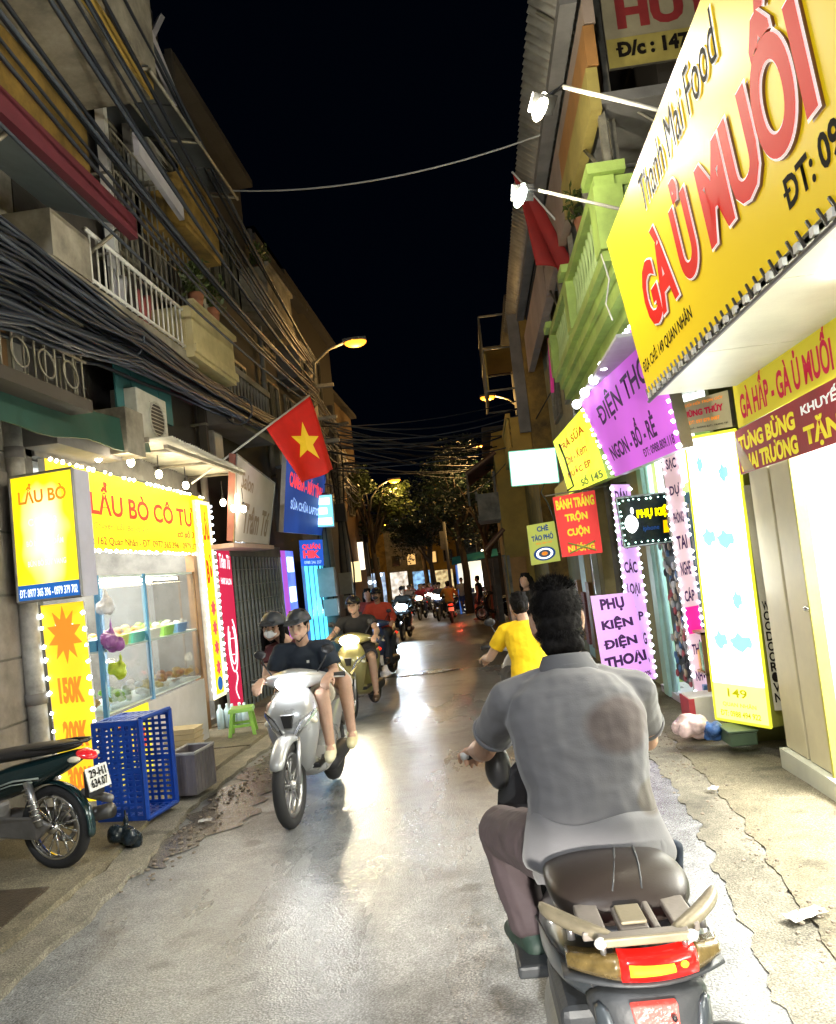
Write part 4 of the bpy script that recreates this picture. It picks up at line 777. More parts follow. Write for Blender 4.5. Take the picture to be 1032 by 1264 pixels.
for y in (7.06, 9.5, 11.8): box('pedestal', (1.36,y,4.3), (1.62,y+.3,4.88), green, gb); box('pedestal_cap', (1.32,y-.04,4.985), (1.66,y+.34,5.08), green, gb)
box('end_rail', (1.56,7.1,4.88), (RX+.1,7.2,4.975), green, gb); balusters(gb, (1.62,7.15,4.3), (RX+.05,7.15,4.3), .58, 4, MATS['pale_green_paint'], .045)
me = MB().box((0,-.012,3.1), (.02,.012,3.78)).mesh('fascia_slat', mat('pale_olive_slat', (.42,.42,.24), .6, var=.2))
for i in range(60): o = link('fascia_slat', me, R1); o.location = (1.72, 7.1+i*.082, 0)
box('fascia_backing', (1.75,7.0,3.1), (RX+.12,12,3.78), MATS['pale_olive_wall'], R1)
for i, (z0, z1, mt) in enumerate(((5.55,5.95,mat('mustard_board', (.42,.33,.09), .7, var=.2, vs=3, dirt=.1)),(5.97,6.35,mat('orange_board', (.42,.2,.06), .7, var=.25, vs=3)),(6.37,6.6,pinkw))):
    box('fascia_board', (1.42+.02*i,7.0,z0), (1.52+.02*i,9.3,z1), mt, R1); box('fascia_board', (1.42+.02*i,9.32,z0), (1.52+.02*i,12,z1), pinkw, R1)
box('loggia_floor', (1.52,7.0,5.6), (RX+.1,12,5.7), greyw, R1)
for y in (7.1, 8.4, 9.8, 11.2): box('post', (1.5,y,4.98), (1.56,y+.07,5.6), rail, R1); tube('brace', [(1.5,y,5.0),(1.45,y+.6,5.55)], .018, rail, R1, 6)
# side frame with HUYỀN sign
fm_ = wthing('sign_frame', 'rusty scaffold frame carrying the HUYỀN sign against the dark side wall', 'frame', (2.3,7.3,4.6))
for x in (1.62, 2.42, 3.2): box('post', (x,7.28,4.65 if x > 1.7 else 5.05), (x+.06,7.34,7.4), rail, fm_)
for z in (5.1, 5.75, 6.95): box('rail', (1.62,7.25,z), (3.4,7.28,z+.035), rail, fm_)
tube('brace', [(1.65,7.24,5.8),(2.45,7.24,5.15)], .014, rail, fm_, 6)
q = [V(1.68,7.22,7.2), V(3.35,7.22,7.2), V(3.35,7.22,6.04), V(1.68,7.22,6.04)]
S, q = sign('roof_sign', 'old cream rooftop board with dark red letters HUYỀN', q, .03, mat('old_cream_board', (.36,.31,.2), .7, var=.2, vs=2.5, dirt=.1), rail)
MB().slab([p+qn(q)*.008 for p in (qp(q,0,.76),qp(q,0,1),qp(q,1,1),qp(q,1,.76))], .003).build('yellow_strip', mat('old_yellow_board', (.4,.32,.08), .7, var=.2), S)
text('HUYỀN', q, .08, .27, .95, .68, mat('old_red_print', (.3,.03,.03), .6, var=.2), S, .05); text('Đ/c : 147 Quan Nhân', q, .06, .8, .95, .94, blk, S, .05, lift=.014); text('Châu', q, .03, .02, .4, .2, mat('old_green_print', (.05,.1,.07), .6), S, .02, .35)
cr2 = wthing('corrugated_canopy', 'long corrugated steel canopy along the top of the right houses', 'canopy', (1.4,12,7.3))
corrugated(cr2, (1.12,7.2,7.35), (1.12,19,7.1), (1.62,19,6.72), (1.62,7.2,6.95), corr, .14, .022, sheets=8); box('gutter', (1.3,7.2,6.72), (1.46,19,6.84), greyw, cr2)
for i in range(6): tube('strut', [(1.2,8+i*1.9,7.25),(2.1,8+i*1.9,6.5)], .02, rail, cr2, 6)
# purple slanted sign
pur = E_('purple_print', (.45,.07,.55), .62, (.5,.15,.6), evar=.3, evs=1.2); dpur = E_('dark_violet_print', (.05,.015,.09), .2, (.05,.02,.08))
q = flat([ax(717,497,1.30), ax(800,374,1.50), V(1.66,6.4,2.36), ax(760,588,1.45)])
ledf = MATS['led_white']
S, q = sign('shop_sign', 'slanted purple sign reading NGON - BỔ - RẺ with a row of lights', q, .1, pur, steel)
text('ĐIỆN THOẠI', q, .16, .16, 1.0, .5, dpur, S, .02); text('NGON - BỔ - RẺ', q, .1, .6, .78, .84, dpur, S, .03); text('ĐT: 0988.809.118', q, .55, .88, .95, .95, dpur, S, .02)
led_border(q, .085, S, ledf, 'tlr', .015)
me = MB().ell((0,0,0), (.05,.05,.05), 10, 8).mesh('round_lamp', E_('round_lamp_glow', (.9,.93,1), 12), True)
for i in range(5): o = link('round_lamp', me, S); o.location = qp(q, .08+i*.16, .08, qn(q), .12)
box('top_flap', (q[0].x-.02, q[1].y, q[0].z+.02), (q[0].x+.3, q[0].y, q[0].z+.05), mat('grey_flap', (.4,.42,.46), .5), S)
# lime yellow lightbox
q = flat([ax(683,545,1.38), ax(722,500,1.38), ax(750,590,1.42), ax(703,610,1.42)])
S, q = sign('lightbox_sign', 'lime and yellow glowing lightbox left of the purple slanted sign', q, .14, E_('lime_glow', (.75,.85,.05), 1.15, evar=.3, evs=1.5), green)
ogp = E_('deep_orange_print', (.9,.22,.0), .4, (.4,.08,0)); E_('amber_print', (1,.6,0), .9); text('TRÀ SỮA', q, .15, .14, .85, .3, ogp, S, .03); text('Chè - Kem', q, .2, .42, .8, .56, ogp, S, .02, .2); text('NƯỚC ÉP', q, .15, .64, .8, .76, ogp, S, .03); text('Số 145', q, .45, .84, .95, .97, green, S, .04)
# white glowing box
wbx = E_('white_glow', (.85,1,1), 2.6); q = [ay(628,558,14), ay(685,553,14), ay(690,595,14), ay(632,600,14)]
S, q = sign('lightbox_sign', 'blank white glowing box jutting over the street', q, .12, wbx, green, frame=E_('teal_rim', (.3,.8,.6), .6)); tube('hanger', [(1.47,14.06,3.3),(2.1,14.06,3.3)], .02, rail, S, 6)
# rope light
t = wthing('rope_light', 'dotted white rope light drooping between the white box and the red banner', 'light string', (1.3,12.5,3)); mel = MB().box((-.02,-.02,-.02), (.02,.02,.02)).mesh('led_lamp', E_('led_big', (.9,.95,1), 9))
pth = [ay(x,y,12.5) for x,y in ((672,597),(668,608),(676,620),(683,638),(686,646))]+[ay(x,y,10) for x,y in ((690,548),(697,565),(703,585),(708,600),(700,606))]
for a, b in zip(pth[:4]+pth[5:-1], pth[1:5]+pth[6:]):
    for i in range(4): o = link('led_lamp', mel, t); o.location = a.lerp(b, i/4)-t.location
tube('cord', pth[:5], .012, black, t, 5); tube('cord', pth[5:], .012, black, t, 5)
# red banner
q = [ay(682,614,11), ay(734,605,11), ay(744,682,11), ay(694,688,11)]
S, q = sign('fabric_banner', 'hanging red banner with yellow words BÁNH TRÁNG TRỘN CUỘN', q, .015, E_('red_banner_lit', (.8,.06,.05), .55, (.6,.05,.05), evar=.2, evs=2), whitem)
text('BÁNH TRÁNG', q, .05, .03, .95, .22, ylp, S, .05); text('TRỘN', q, .22, .28, .75, .46, ylp, S, .05); text('CUỘN', q, .22, .52, .75, .7, ylp, S, .05); text('NƯỚNG', q, .18, .8, .82, .93, ylp, S, .05)
for a, b in (((.2,.78),(.85,.95)),((.2,.95),(.85,.8))): tube('crossing_out', [qp(q,a[0],a[1],qn(q),.02), qp(q,b[0],b[1],qn(q),.02)], .01, green, S, 5)
tube('hanging_rod', [q[0]+V(-.1,0,.03), q[1]+V(.5,0,.06)], .014, rail, S, 6)
# chè sign
q = [ay(650,649,13), ay(684,643,13), ay(692,692,13), ay(656,698,13)]
S, q = sign('hanging_sign', 'pale green hanging sign reading CHÈ TÀO PHỚ with a dessert bowl', q, .03, E_('pale_green_print', (.55,.6,.12), .42, (.5,.55,.15)), rail)
dbl = E_('dark_blue_print', (.02,.08,.3), .4); text('CHÈ', q, .35, .04, .75, .2, dbl, S, .04); text('TÀO PHỚ', q, .12, .25, .88, .42, dbl, S, .04); text('Ship tận nơi', q, .25, .46, .8, .53, redp2, S, .01)
for r, mt, lf in ((.36,dbl,.008),(.28,whp,.012),(.2,mat('bowl_blue', (.12,.2,.4), .4, var=0),.016),(.1,redp2,.02)):
    b = MB(); pts = [qp(q, .5+r*1.05*cos(a*pi/12), .76+r*.48*sin(a*pi/12), qn(q), lf) for a in range(24)]; b.v += pts; b.f.append(tuple(range(24))); b.build('bowl_picture', mt, S)
# black LED sign
q = [ay(760,615,8.6), ay(832,607,8.6), ay(834,668,8.6), ay(771,676,8.6)]
S, q = sign('led_sign', 'black LED sign with white apple shape and yellow letters PHỤ KIỆN', q, .08, mat('black_acrylic', (.01,.02,.025), .15, var=0, bump=0), steel, frame=steel)
ap = MB(); pts = [qp(q, .2+.11*cos(a*pi/12)*(1+.12*cos(a*pi/6)), .55+.2*sin(a*pi/12)*(1-.12*abs(cos(a*pi/24))), qn(q), .014) for a in range(24)]; ap.v += pts; ap.f.append(tuple(range(24))); ap.build('apple_shape', E_('apple_glow', (.95,1,1), 3), S)
lf = MB(); pts = [qp(q, .22+.03*cos(a*pi/5)+.02, .29+.07*sin(a*pi/5), qn(q), .014) for a in range(10)]; lf.v += pts; lf.f.append(tuple(range(10))); lf.build('apple_leaf', MATS['apple_glow'], S)
text('PHỤ KIỆN', q, .32, .24, .97, .48, E_('yellow_led', (1,.85,.0), 1.6), S, .06, lift=.014); text('iphone', q, .4, .62, .7, .74, dbl, S, .02, lift=.014); MB().slab([p+qn(q)*.012 for p in (qp(q,.78,.55),qp(q,.78,.8),qp(q,.92,.8),qp(q,.92,.55))], .003).build('phone_picture', MATS['amber_print'], S)
led_border([qp(q,.04,.07),qp(q,.96,.07),qp(q,.96,.93),qp(q,.04,.93)], .06, S, E_('led_mint', (.6,1,.85), 5), 'tlbr', .007)
# vertical strips with LEDs
strp = E_('lilac_strip', (.55,.3,.65), .75, (.5,.3,.6)); strp2 = E_('pink_strip', (.6,.38,.45), .6, (.55,.4,.45))
q = [ay(754,598,8.8), ay(777,598,8.8), ay(810,838,8.8), ay(785,840,8.8)]
S, q = sign('vertical_sign', 'left lilac vertical strip of dark letters edged with lights', q, .05, strp, whitem)
for i, s_ in enumerate(('DÁN','CƯỜNG','LỰC','CÁC','LOẠI','ỐP','LƯNG','CÁP')): text(s_, q, .15, .02+i*.122, .8, .09+i*.122, dpur, S, .03)
led_border(q, .08, S, ledf, 'lr', .013)
q = [ay(816,562,7.6), ay(836,556,7.6), ay(883,888,7.6), ay(863,890,7.6)]
S, q = sign('vertical_sign', 'pinkish vertical strip edged with lights beside the 149 lightbox', q, .05, strp2, whitem)
for i, s_ in enumerate(('SẠC','DỰ','PHÒNG','TAI','NGHE','CÁP','SẠC','THẺ','NHỚ','LOA')): text(s_, q, .2, .02+i*.098, .8, .07+i*.098, dpur, S, .03)
MB().slab([p+qn(q)*.01 for p in (qp(q,.1,.58),qp(q,.1,.68),qp(q,.95,.68),qp(q,.95,.58))], .003).build('magenta_card', E_('magenta_card', (.8,.02,.25), .7), S)
led_border(q, .075, S, ledf, 'lr', .012)
# purple board
q = [ay(729,736,8.0), ay(780,731,8.0), ay(806,835,8.0), ay(748,852,8.0)]
S, q = sign('standing_board', 'lilac board reading PHỤ KIỆN ĐIỆN THOẠI behind the rider', q, .03, E_('lilac_board', (.60,.28,.75), .75, (.5,.25,.6)), whitem)
for i, (s_, a, b) in enumerate((('PHỤ',.2,.75),('KIỆN',.15,.85),('ĐIỆN',.15,.85),('THOẠI',.08,.96))): text(s_, q, a, .04+i*.21, b, .19+i*.21, dpur, S, .05)
text('GIẢM ĐẾN 50%', q, .2, .89, .98, .97, dpur, S, .03)
for x in (1.06, 1.44): tube('leg', [(x,8.03,zg(8)+.03),(x,8.03,.35)], .015, rail, S, 6)
# phone shop inside
tube('door_rail', [(1.98,9.3,-.1),(1.98,9.3,3.0)], .03, mat('mint_frame', (.4,.62,.55), .4), R1); box('door_post', (1.92,9.35,-.12), (2.05,9.6,3.05), MATS['mint_frame'], R1)
box('door_post', (1.98,8.2,-.1), (2.06,8.32,3.05), dark, R1)
gl = E_('shop_white_glow', (.9,.97,1), 2.2); box('light_panel', (2.06,7.6,2.2), (2.1,9.2,3.0), gl, R1)
l_ = bpy.data.lights.new('phone_shop_light', 'AREA'); l_.size = 1.6; l_.energy = 160; l_.color = (.85,.92,1); lo = bpy.data.objects.new('phone_shop_light', l_); COL.objects.link(lo); lo.location = (2.7,8.4,2.9); lo.rotation_euler = (0, radians(25), 0)
ph = wthing('accessory_rack', 'hanging strings of small phone accessories on a dark mesh in the phone shop', 'rack', (2.05,8.8,1)); box('mesh_board', (2.02,8.4,.1), (2.05,9.2,2.1), mat('mesh_dark', (.08,.08,.09), .5), ph)
cl = [mat('acc_%d' % i, c, .4, var=.2) for i, c in enumerate(((.3,.3,.32),(.6,.6,.62),(.05,.05,.06),(.45,.1,.12),(.1,.2,.4),(.5,.4,.3)))]
mea = [MB().ell((0,0,0), (.02,.03,.045), 6, 5).mesh('accessory', c) for c in cl]
for i in range(120): o = link('accessory', mea[random.randrange(6)], ph); o.location = (1.99, random.uniform(8.42,9.18), random.uniform(.15,2.05)); o.location -= Vector((0,0,0))
bp_ = wthing('phone_case_rack', 'blue board covered with rows of phone cases inside the phone shop', 'rack', (2.05,7.9,1)); box('board', (2.08,7.5,.5), (2.1,8.18,2.1), mat('pegboard_blue', (.15,.35,.6), .4, var=.1), bp_)
me = [MB().box((-.008,-.035,-.07), (.008,.035,.07)).mesh('phone_case', mat('case_%d' % i, c, .3, var=.1)) for i, c in enumerate(((.25,.45,.7),(.5,.65,.8),(.1,.25,.5),(.6,.6,.65)))]
for i in range(7):
    for j in range(9): o = link('phone_case', me[(i*3+j*2) % 4], bp_); o.location = (2.065, 7.56+i*.09, .6+j*.165)
shf = wthing('toy_shelf', 'small shelf of packaged toys and snacks at the phone shop entrance', 'shelf', (1.95,7.6,zg(7.6)))
for z in (.02,.42,.78): box('board', (1.84,7.3,z), (2.06,7.7,z+.02), wood, shf)
for y in (7.3,7.68): box('side', (1.84,y,-.06), (2.06,y+.02,.8), wood, shf)
for i in range(7):
    c = ((.6,.05,.06),(.7,.5,.1),(.1,.25,.5),(.7,.65,.6),(.5,.05,.2),(.1,.4,.15),(.6,.3,.05))[i]; z = (.04,.44)[i//4]; y = 7.34+(i % 4)*.09
    box('packet', (1.86,y,z), (1.95,y+.07,z+.18+.04*(i%3)), mat('packet_%d' % i, c, .35, var=.4, vs=20), shf, .006)
t = wthing('cardboard_box', 'white and red carton standing below the toy shelf', 'box', (1.72,7.2,zg(7.2))); box('carton', (1.62,7.1,-.06), (1.9,7.4,.28), mat('carton_white', (.65,.62,.58), .6, var=.15), t, .008); box('red_stripe', (1.61,7.095,-.055), (1.66,7.41,.27), mat('carton_red', (.5,.05,.07), .5), t)
def bag(label, c, col, col2, s=.14):
    b = MB(); c = Vector(c)
    for k_ in range(9): b.ell(c+V(random.gauss(0,s*.4),random.gauss(0,s*.3),s*.55+random.gauss(0,s*.2)), (s*.6,s*.55,s*.5), 10, 7)
    o = b.build('plastic_bag', mat('bagmat_'+label.split()[0], col, .25, var=.6, vs=6), None, remesh=.012, smo=2, disp=(.04,.06)); tag(o, label, 'bag')
bag('pink and white plastic bag on the pavement by the carton', (1.56,6.85,.0), (.75,.55,.55), 0); bag('blue plastic bag slumped on the pavement beside the pink one', (1.72,6.75,.0), (.08,.2,.55), 0, .11)
t = wthing('toolbox', 'low dark green box at the foot of the 149 lightbox', 'box', (1.85,6.6,0)); box('body', (1.74,6.45,.0), (1.95,6.75,.1), mat('dark_green_box', (.08,.13,.08), .5), t, .01); box('lid', (1.73,6.44,.102), (1.96,6.76,.12), MATS['dark_green_box'], t, .005)
# --- R2.. beyond
R2 = shophouse('shabby olive shophouse behind the red banner and the white box', 1.75, 12.05, 17, 6.7, mat('shabby_olive', (.33,.28,.14), .8, var=.35, vs=1.4, dirt=.15), -1, windows=((12.6,13.6,4.2,5.5),(14.6,15.6,4.2,5.5)))
for i in range(3): box('door_leaf', (1.72,12.5+i*.75,-.3), (1.75,13.2+i*.75,2.1), (cream, yel, MATS['mint_frame'])[i], R2)
box('drain', (1.62,12.2,-.3), (1.7,12.28,6.4), steel, R2); box('signboard', (1.55,12.6,2.2), (1.75,15.8,2.9), E_('dim_yellow', (.5,.38,.1), .3), R2)
for i in range(5): box('fascia_board', (1.42,12.1+i*.98,5.55), (1.55,13.05+i*.98,6.35), pinkw, R2)
for i in range(4): box('goods', (1.66,12.5+i*.8,.0), (1.74,12.9+i*.8,.9+.2*(i%2)), wood if i % 2 else mat('floral', (.35,.12,.12), .7, var=.6, vs=30), R2)
R3 = shophouse('ochre shophouse with caged balcony lit orange by the street lamp', 1.35, 17.05, 22.0, 7.2, ochre, -1, windows=((17.6,18.6,4.2,5.4),(19.6,20.6,4.2,5.4),(17.6,18.6,6,6.9)))
box('end_board', (1.1,17.1,4.3), (1.34,17.2,6.9), greyw, R3)
cg = wthing('caged_balcony', 'orange lit cage box projecting high on the ochre house', 'balcony', (1.0,19.5,6.2))
for z in (5.6, 6.6, 7.4):
    for a, b in (((.55,18.6),(.55,21.4)),((.55,18.6),(1.35,18.6)),((.55,21.4),(1.35,21.4))): tube('cage_bar', [(a[0],a[1],z),(b[0],b[1],z)], .025, rail, cg, 6)
box('sheet', (.58,18.7,6.62), (1.34,21.3,6.66), yel, cg); box('sheet', (.56,18.65,5.62), (.6,21.35,6.5), MATS['mustard_board'], cg)
for i in range(10): tube('cage_bar', [(.55,18.6+i*.31,5.6),(.55,18.6+i*.31,7.4)], .014, rail, cg, 5)
balcony('yellow balcony railing between the ochre house and the tiled awning', 1.34, 17.4, 20.5, 3.9, -1, yel, .8, .5, 18)
R4 = shophouse('low orange lit house with doorway and tiled awnings right of the trees', .62, 22.05, 27.5, 5.2, yel, -1, windows=((23.6,24.6,3.3,4.2),))
box('door_frame', (.56,22.6,-.5), (.62,22.72,1.75), cream, R4); box('door', (.58,22.72,-.5), (.61,24.2,1.7), mat('orange_door', (.5,.25,.07), .6, var=.2), R4); box('door_frame', (.56,24.2,-.5), (.62,24.32,1.75), cream, R4)
box('end_wall_door', (.72,22.0,-.45), (1.15,22.05,1.65), MATS['orange_door'], R4); box('end_wall_frame', (.64,22.0,-.45), (.72,22.04,1.72), cream, R4)
balcony('small cream balcony box of the low house jutting towards the trees', .62, 22.1, 24.5, 2.75, -1, cream, .75, .6)
def tiled(label, x0, x1, y0, y1, z0, z1):
    t = wthing('tiled_awning', label, 'awning', (x1, y0, z0)); n = int((y1-y0)/.22); me = MB().tube([(0,0,0),((x1-x0)/4*1.08,0,(z1-z0)/4*1.05)], .07, 8).mesh('roof_tile', tilem)
    box('deck', (x0,y0,z0-.14), (x0+.02,y1,z0-.1), wood, t)
    MB().slab([(x0,y0,z0-.03),(x0,y1,z0-.03),(x1,y1,z1-.03),(x1,y0,z1-.03)], .04).build('deck', wood, t)
    for i in range(n):
        for j in range(4): o = link('roof_tile', me, t); o.location = Vector((x0+(x1-x0)*j/4, y0+.1+i*.22, z0+(z1-z0)*j/4))
tiled('red tiled awning over the small cream balcony', -.2, .65, 22.0, 25.5, 4.1, 4.6); tiled('second tiled awning lower on the low house beside the hanging sign', .1, .65, 22.0, 23.5, 1.95, 2.45)
tube('awning_pole', [(-.2,22.1,4.05),(-.2,22.1,3.2)], .03, cream, None)
bpy.data.objects['awning_pole'].parent = None; tag(bpy.data.objects['awning_pole'], 'thin white drop pipe hanging from the corner of the red tiled awning', 'pipe')
# wall, kiosk, far buildings
wl = wthing('boundary_wall', 'grimy boundary wall behind the walking man', 'wall', (1.2,32,zg(32)))
for i in range(8): box('wall_panel', (.3-.06*i,27.6+i*1.0,-.8), (.5-.06*i,28.57+i*1.0,1.7), grime, wl)
ks = wthing('roadside_kiosk', 'brightly lit roadside stall with blue awning right of the tree trunk', 'stall', (-.9,38.5,zg(38)))
kz = zg(38); box('back_panel', (-1.3,39,kz), (.6,39.05,kz+2.4), E_('kiosk_glow', (1,.9,.65), .8), ks); box('counter', (-1.0,37.8,kz), (.1,38.2,kz+.9), cream, ks); box('fridge', (-.2,38.3,kz), (.4,38.8,kz+1.9), E_('kiosk_white', (1,1,.95), 2.5), ks)
MB().slab([(-1.5,37.2,kz+2.35),(.7,37.2,kz+2.55),(.7,39,kz+2.9),(-1.5,39,kz+2.7)], .03).build('awning', E_('awning_teal', (.02,.12,.12), .1), ks)
for i in range(5): box('goods', (-.95+i*.22,37.85,kz+.92), (-.8+i*.22,38.0,kz+1.15), cl[i], ks)
box('side_panel', (-1.35,37.4,kz), (-1.3,39,kz+2.3), E_('blue_panel', (.05,.15,.5), .6), ks)
for i, (x, y, wd, h, mt, lab) in enumerate(((-1.5,46,3.0,6.5,darkw,'dim house behind the roadside stall'),(1.5,44,4,7.5,grime,'grimy house end behind the boundary wall'),(-3.2,66,3.4,5.5,ochre,'small orange lit house beyond the trees'))):
    t = wthing('house', lab, 'building', (x+wd/2,y,zg(y))); box('wall', (x,y,-1.3), (x+wd,y+6,h), mt, t); box('roof', (x-.15,y-.15,h+.003), (x+wd+.15,y+6,h+.2), grime, t)
    for j in range(2): f_ = box('window', (x+.4+j*1.3,y-.03,2), (x+1.2+j*1.3,y,3), rail, t); box('pane', (x+.45+j*1.3,y-.04,2.05), (x+1.15+j*1.3,y-.031,2.95), winglass, f_)
# lit shop fronts at the far end
cols = [(1,.8,.4),(1,.9,.7),(.9,.3,.25),(.5,.7,1),(1,.6,.2),(1,.95,.85),(.9,.2,.4),(.3,.6,1),(1,.75,.3)]
labs = ['amber shop sign far down the left side','cream lit shop sign far down the left side','red shop sign near the bend','pale blue shop sign near the bend','orange shop front sign at the bend','white lit shop front at the bend','pink shop sign past the bend','small blue shop sign past the bend','yellow shop sign past the bend']
for i in range(9):
    y = 27+i*4.2; x = -4.75+cx(y)*1.0-.15*i+(.0 if i else 0); hgt = .7+.4*(i % 2); z = zg(y)+1.9+.5*(i % 3)
    q = [V(x,y,z+hgt), V(x+.9,y+.1,z+hgt), V(x+.9,y+.1,z), V(x,y,z)]
    S, q = sign('far_shop_sign', labs[i], q, .08, E_('far_sign_%d' % i, cols[i], (1.2,1.6)[i%2]), dark)
for i in range(6):
    x = -10.5+i*1.7; y = 59.6; q = [V(x,y,1.7-.1*i), V(x+1.3,y,1.7-.1*i), V(x+1.3,y,-.9), V(x,y,-.9)]
    S, q = sign('lit_shop_window', ('leftmost','second','third','fourth','fifth','rightmost')[i]+' of the six glowing shop fronts closing the street', q, .1, E_('far_front_%d' % i, cols[(i*2+1) % 9], .6, evar=.8, evs=3), dark)
for i in range(2):
    t = thing('lit_window', ('left','right')[i]+' tiny lit window dot in the dark sky over the left houses', 'window', ay((302,328)[i], (316,315)[i], 60)); MB().box((-.12,-.05,-.18),(.12,.05,.18)).build('pane', E_('tiny_window', (.9,.9,1), .9), t); 
tw = wthing('tower_block', 'unlit high block barely visible behind the left houses', 'building', (-19,68,-1)); box('wall', (-26,60.2,-1.2), (-15,70,30), mat('night_block', (.004,.004,.005), 1, var=0, bump=0, spec=0), tw)
# flags
def flag(label, base, tip, hang, star, wdt):
    t = wthing('flag', label, 'flag', base); pole_ = MB().tube([base, tip], .014, 8).build('flag_pole', mat('flag_pole_paint', (.6,.6,.58), .4), t, smooth=True)
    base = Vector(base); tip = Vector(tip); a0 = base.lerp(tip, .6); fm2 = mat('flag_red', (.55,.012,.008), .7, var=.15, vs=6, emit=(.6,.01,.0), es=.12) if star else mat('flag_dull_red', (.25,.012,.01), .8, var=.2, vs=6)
    NU, NV = 18, 14; mb = MB(); g_ = []
    for j in range(NV+1):
        for i in range(NU+1):
            u = i/NU; v = j/NV; p = a0.lerp(tip, u); lat = .35*(1-u)*v
            p = p+V(hang[0]*v+lat*.3, hang[1]*v, hang[2]*v-(.28*v*u)) + V(.05*sin(u*9+v*2)*v, .05*cos(u*8+v*3)*v, 0); g_.append(p)
    mb.v += g_
    for j in range(NV):
        for i in range(NU): k_ = j*(NU+1)+i; mb.f.append((k_, k_+1, k_+NU+2, k_+NU+1))
    o = mb.build('cloth', fm2, t, smooth=True); q_ = o.modifiers.new('t', 'SOLIDIFY'); q_.thickness = .004
    if star:
        def P(u, v): i = min(NU-1, max(0, int(u*NU))); j = min(NV-1, max(0, int(v*NV))); a = u*NU-i; b = v*NV-j; k_ = j*(NU+1)+i; return g_[k_]*(1-a)*(1-b)+g_[k_+1]*a*(1-b)+g_[k_+NU+2]*a*b+g_[k_+NU+1]*(1-a)*b
        nn = (g_[NU]-g_[0]).cross(g_[-1]-g_[0]).normalized(); nn = nn if nn.y < 0 else -nn
        pts = [P(.55, .5)]; 
        for i in range(10): r = .27 if i % 2 == 0 else .105; a = i*pi/5+.35; pts.append(P(.55+r*sin(a), .5-r*cos(a)*1.05))
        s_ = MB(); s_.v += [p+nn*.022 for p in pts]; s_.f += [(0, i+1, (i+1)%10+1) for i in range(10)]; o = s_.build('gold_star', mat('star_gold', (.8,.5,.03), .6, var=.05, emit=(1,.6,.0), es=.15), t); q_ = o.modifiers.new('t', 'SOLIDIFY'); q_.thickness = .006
    return t
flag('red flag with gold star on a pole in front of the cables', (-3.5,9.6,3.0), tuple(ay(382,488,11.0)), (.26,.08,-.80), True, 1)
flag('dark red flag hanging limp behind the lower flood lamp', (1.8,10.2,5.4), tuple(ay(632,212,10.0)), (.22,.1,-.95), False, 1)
t = wthing('pink_banner', 'narrow magenta feather banner hanging on the right houses', 'banner', (1.3,14,5)); MB().slab([ay(676,418,13),ay(682,418,13),ay(684,485,13),ay(680,485,13)], .02).build('cloth', mat('magenta_cloth', (.5,.03,.2), .7, emit=(.6,.03,.2), es=.25), t); tube('pole', [ay(676,330,13), ay(684,500,13)], .02, rail, t, 6)
# ------------------------------------------------------------------ trees
def tree(label, x, y, h, r, n, lm, trunk=.16, seed=1, squash=.7):
    rnd = random.Random(seed); z = zg(y); t = thing('street_tree', label, 'tree', (x, y, z)); tb = MB()
    tb.tube([(0,0,-.1),(.05,0,h*.25),(-.08,.05,h*.5),(0,0,h*.72)], [trunk,trunk*.85,trunk*.7,trunk*.4], 10)
    cl_ = []
    for i in range(8):
        a = rnd.uniform(0, 6.28); e = V(cos(a)*r*rnd.uniform(.5,.95), sin(a)*r*rnd.uniform(.5,.9), h*rnd.uniform(.68,1.0)); s = V(0,0,h*rnd.uniform(.4,.6)); m_ = s.lerp(e, .5)+V(0,0,.2)
        tb.tube([s, m_, e], [trunk*.4, trunk*.25, .02], 6)
        for k_ in range(5): cl_.append((e.lerp(m_, rnd.random()*.8)+V(rnd.gauss(0,r*.2),rnd.gauss(0,r*.2),rnd.gauss(0,r*.16)), r*rnd.uniform(.16,.36)))
    tb.build('trunk', mat('bark', (.11,.085,.06), .9, var=.3, vs=9, bump=.6), t, smooth=True); c = MB()
    for i in range(n):
        ctr, cr_ = cl_[rnd.randrange(len(cl_))]; d = V(rnd.gauss(0,1), rnd.gauss(0,1), rnd.gauss(0,1)).normalized()*cr_*rnd.random()**.4; d.z *= squash; p = ctr+d
        s = rnd.uniform(.05,.11); a = V(rnd.gauss(0,1),rnd.gauss(0,1),rnd.gauss(0,.5)).normalized(); b = a.cross(V(rnd.gauss(0,1),rnd.gauss(0,1),rnd.gauss(0,1))).normalized()
        c.add([p-a*s, p+b*s*.45, p+a*s, p-b*s*.45], [(0,1,2,3)])
    c.build('crown', lm, t); return t
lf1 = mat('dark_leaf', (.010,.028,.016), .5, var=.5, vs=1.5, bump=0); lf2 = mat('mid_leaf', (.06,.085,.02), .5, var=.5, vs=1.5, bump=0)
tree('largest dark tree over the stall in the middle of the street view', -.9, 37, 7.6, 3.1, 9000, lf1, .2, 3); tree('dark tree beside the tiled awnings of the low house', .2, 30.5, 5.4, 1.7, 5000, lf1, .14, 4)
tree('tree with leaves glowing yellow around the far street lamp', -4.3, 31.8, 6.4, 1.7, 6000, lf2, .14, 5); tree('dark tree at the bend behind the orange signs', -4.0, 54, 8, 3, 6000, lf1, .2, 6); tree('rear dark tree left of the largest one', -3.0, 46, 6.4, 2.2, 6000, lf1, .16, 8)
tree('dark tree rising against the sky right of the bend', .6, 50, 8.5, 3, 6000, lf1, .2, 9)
ct = thing('concrete_post', 'pale slim post standing by the stall under the largest tree', 'post', (-1.55,35,zg(35))); MB().tube([(0,0,0),(0,0,4.2)], .07, 10).build('shaft', greyw, ct, smooth=True); box('plate', (-.25,-.05,3.0), (-.05,0,3.8), cream, ct)
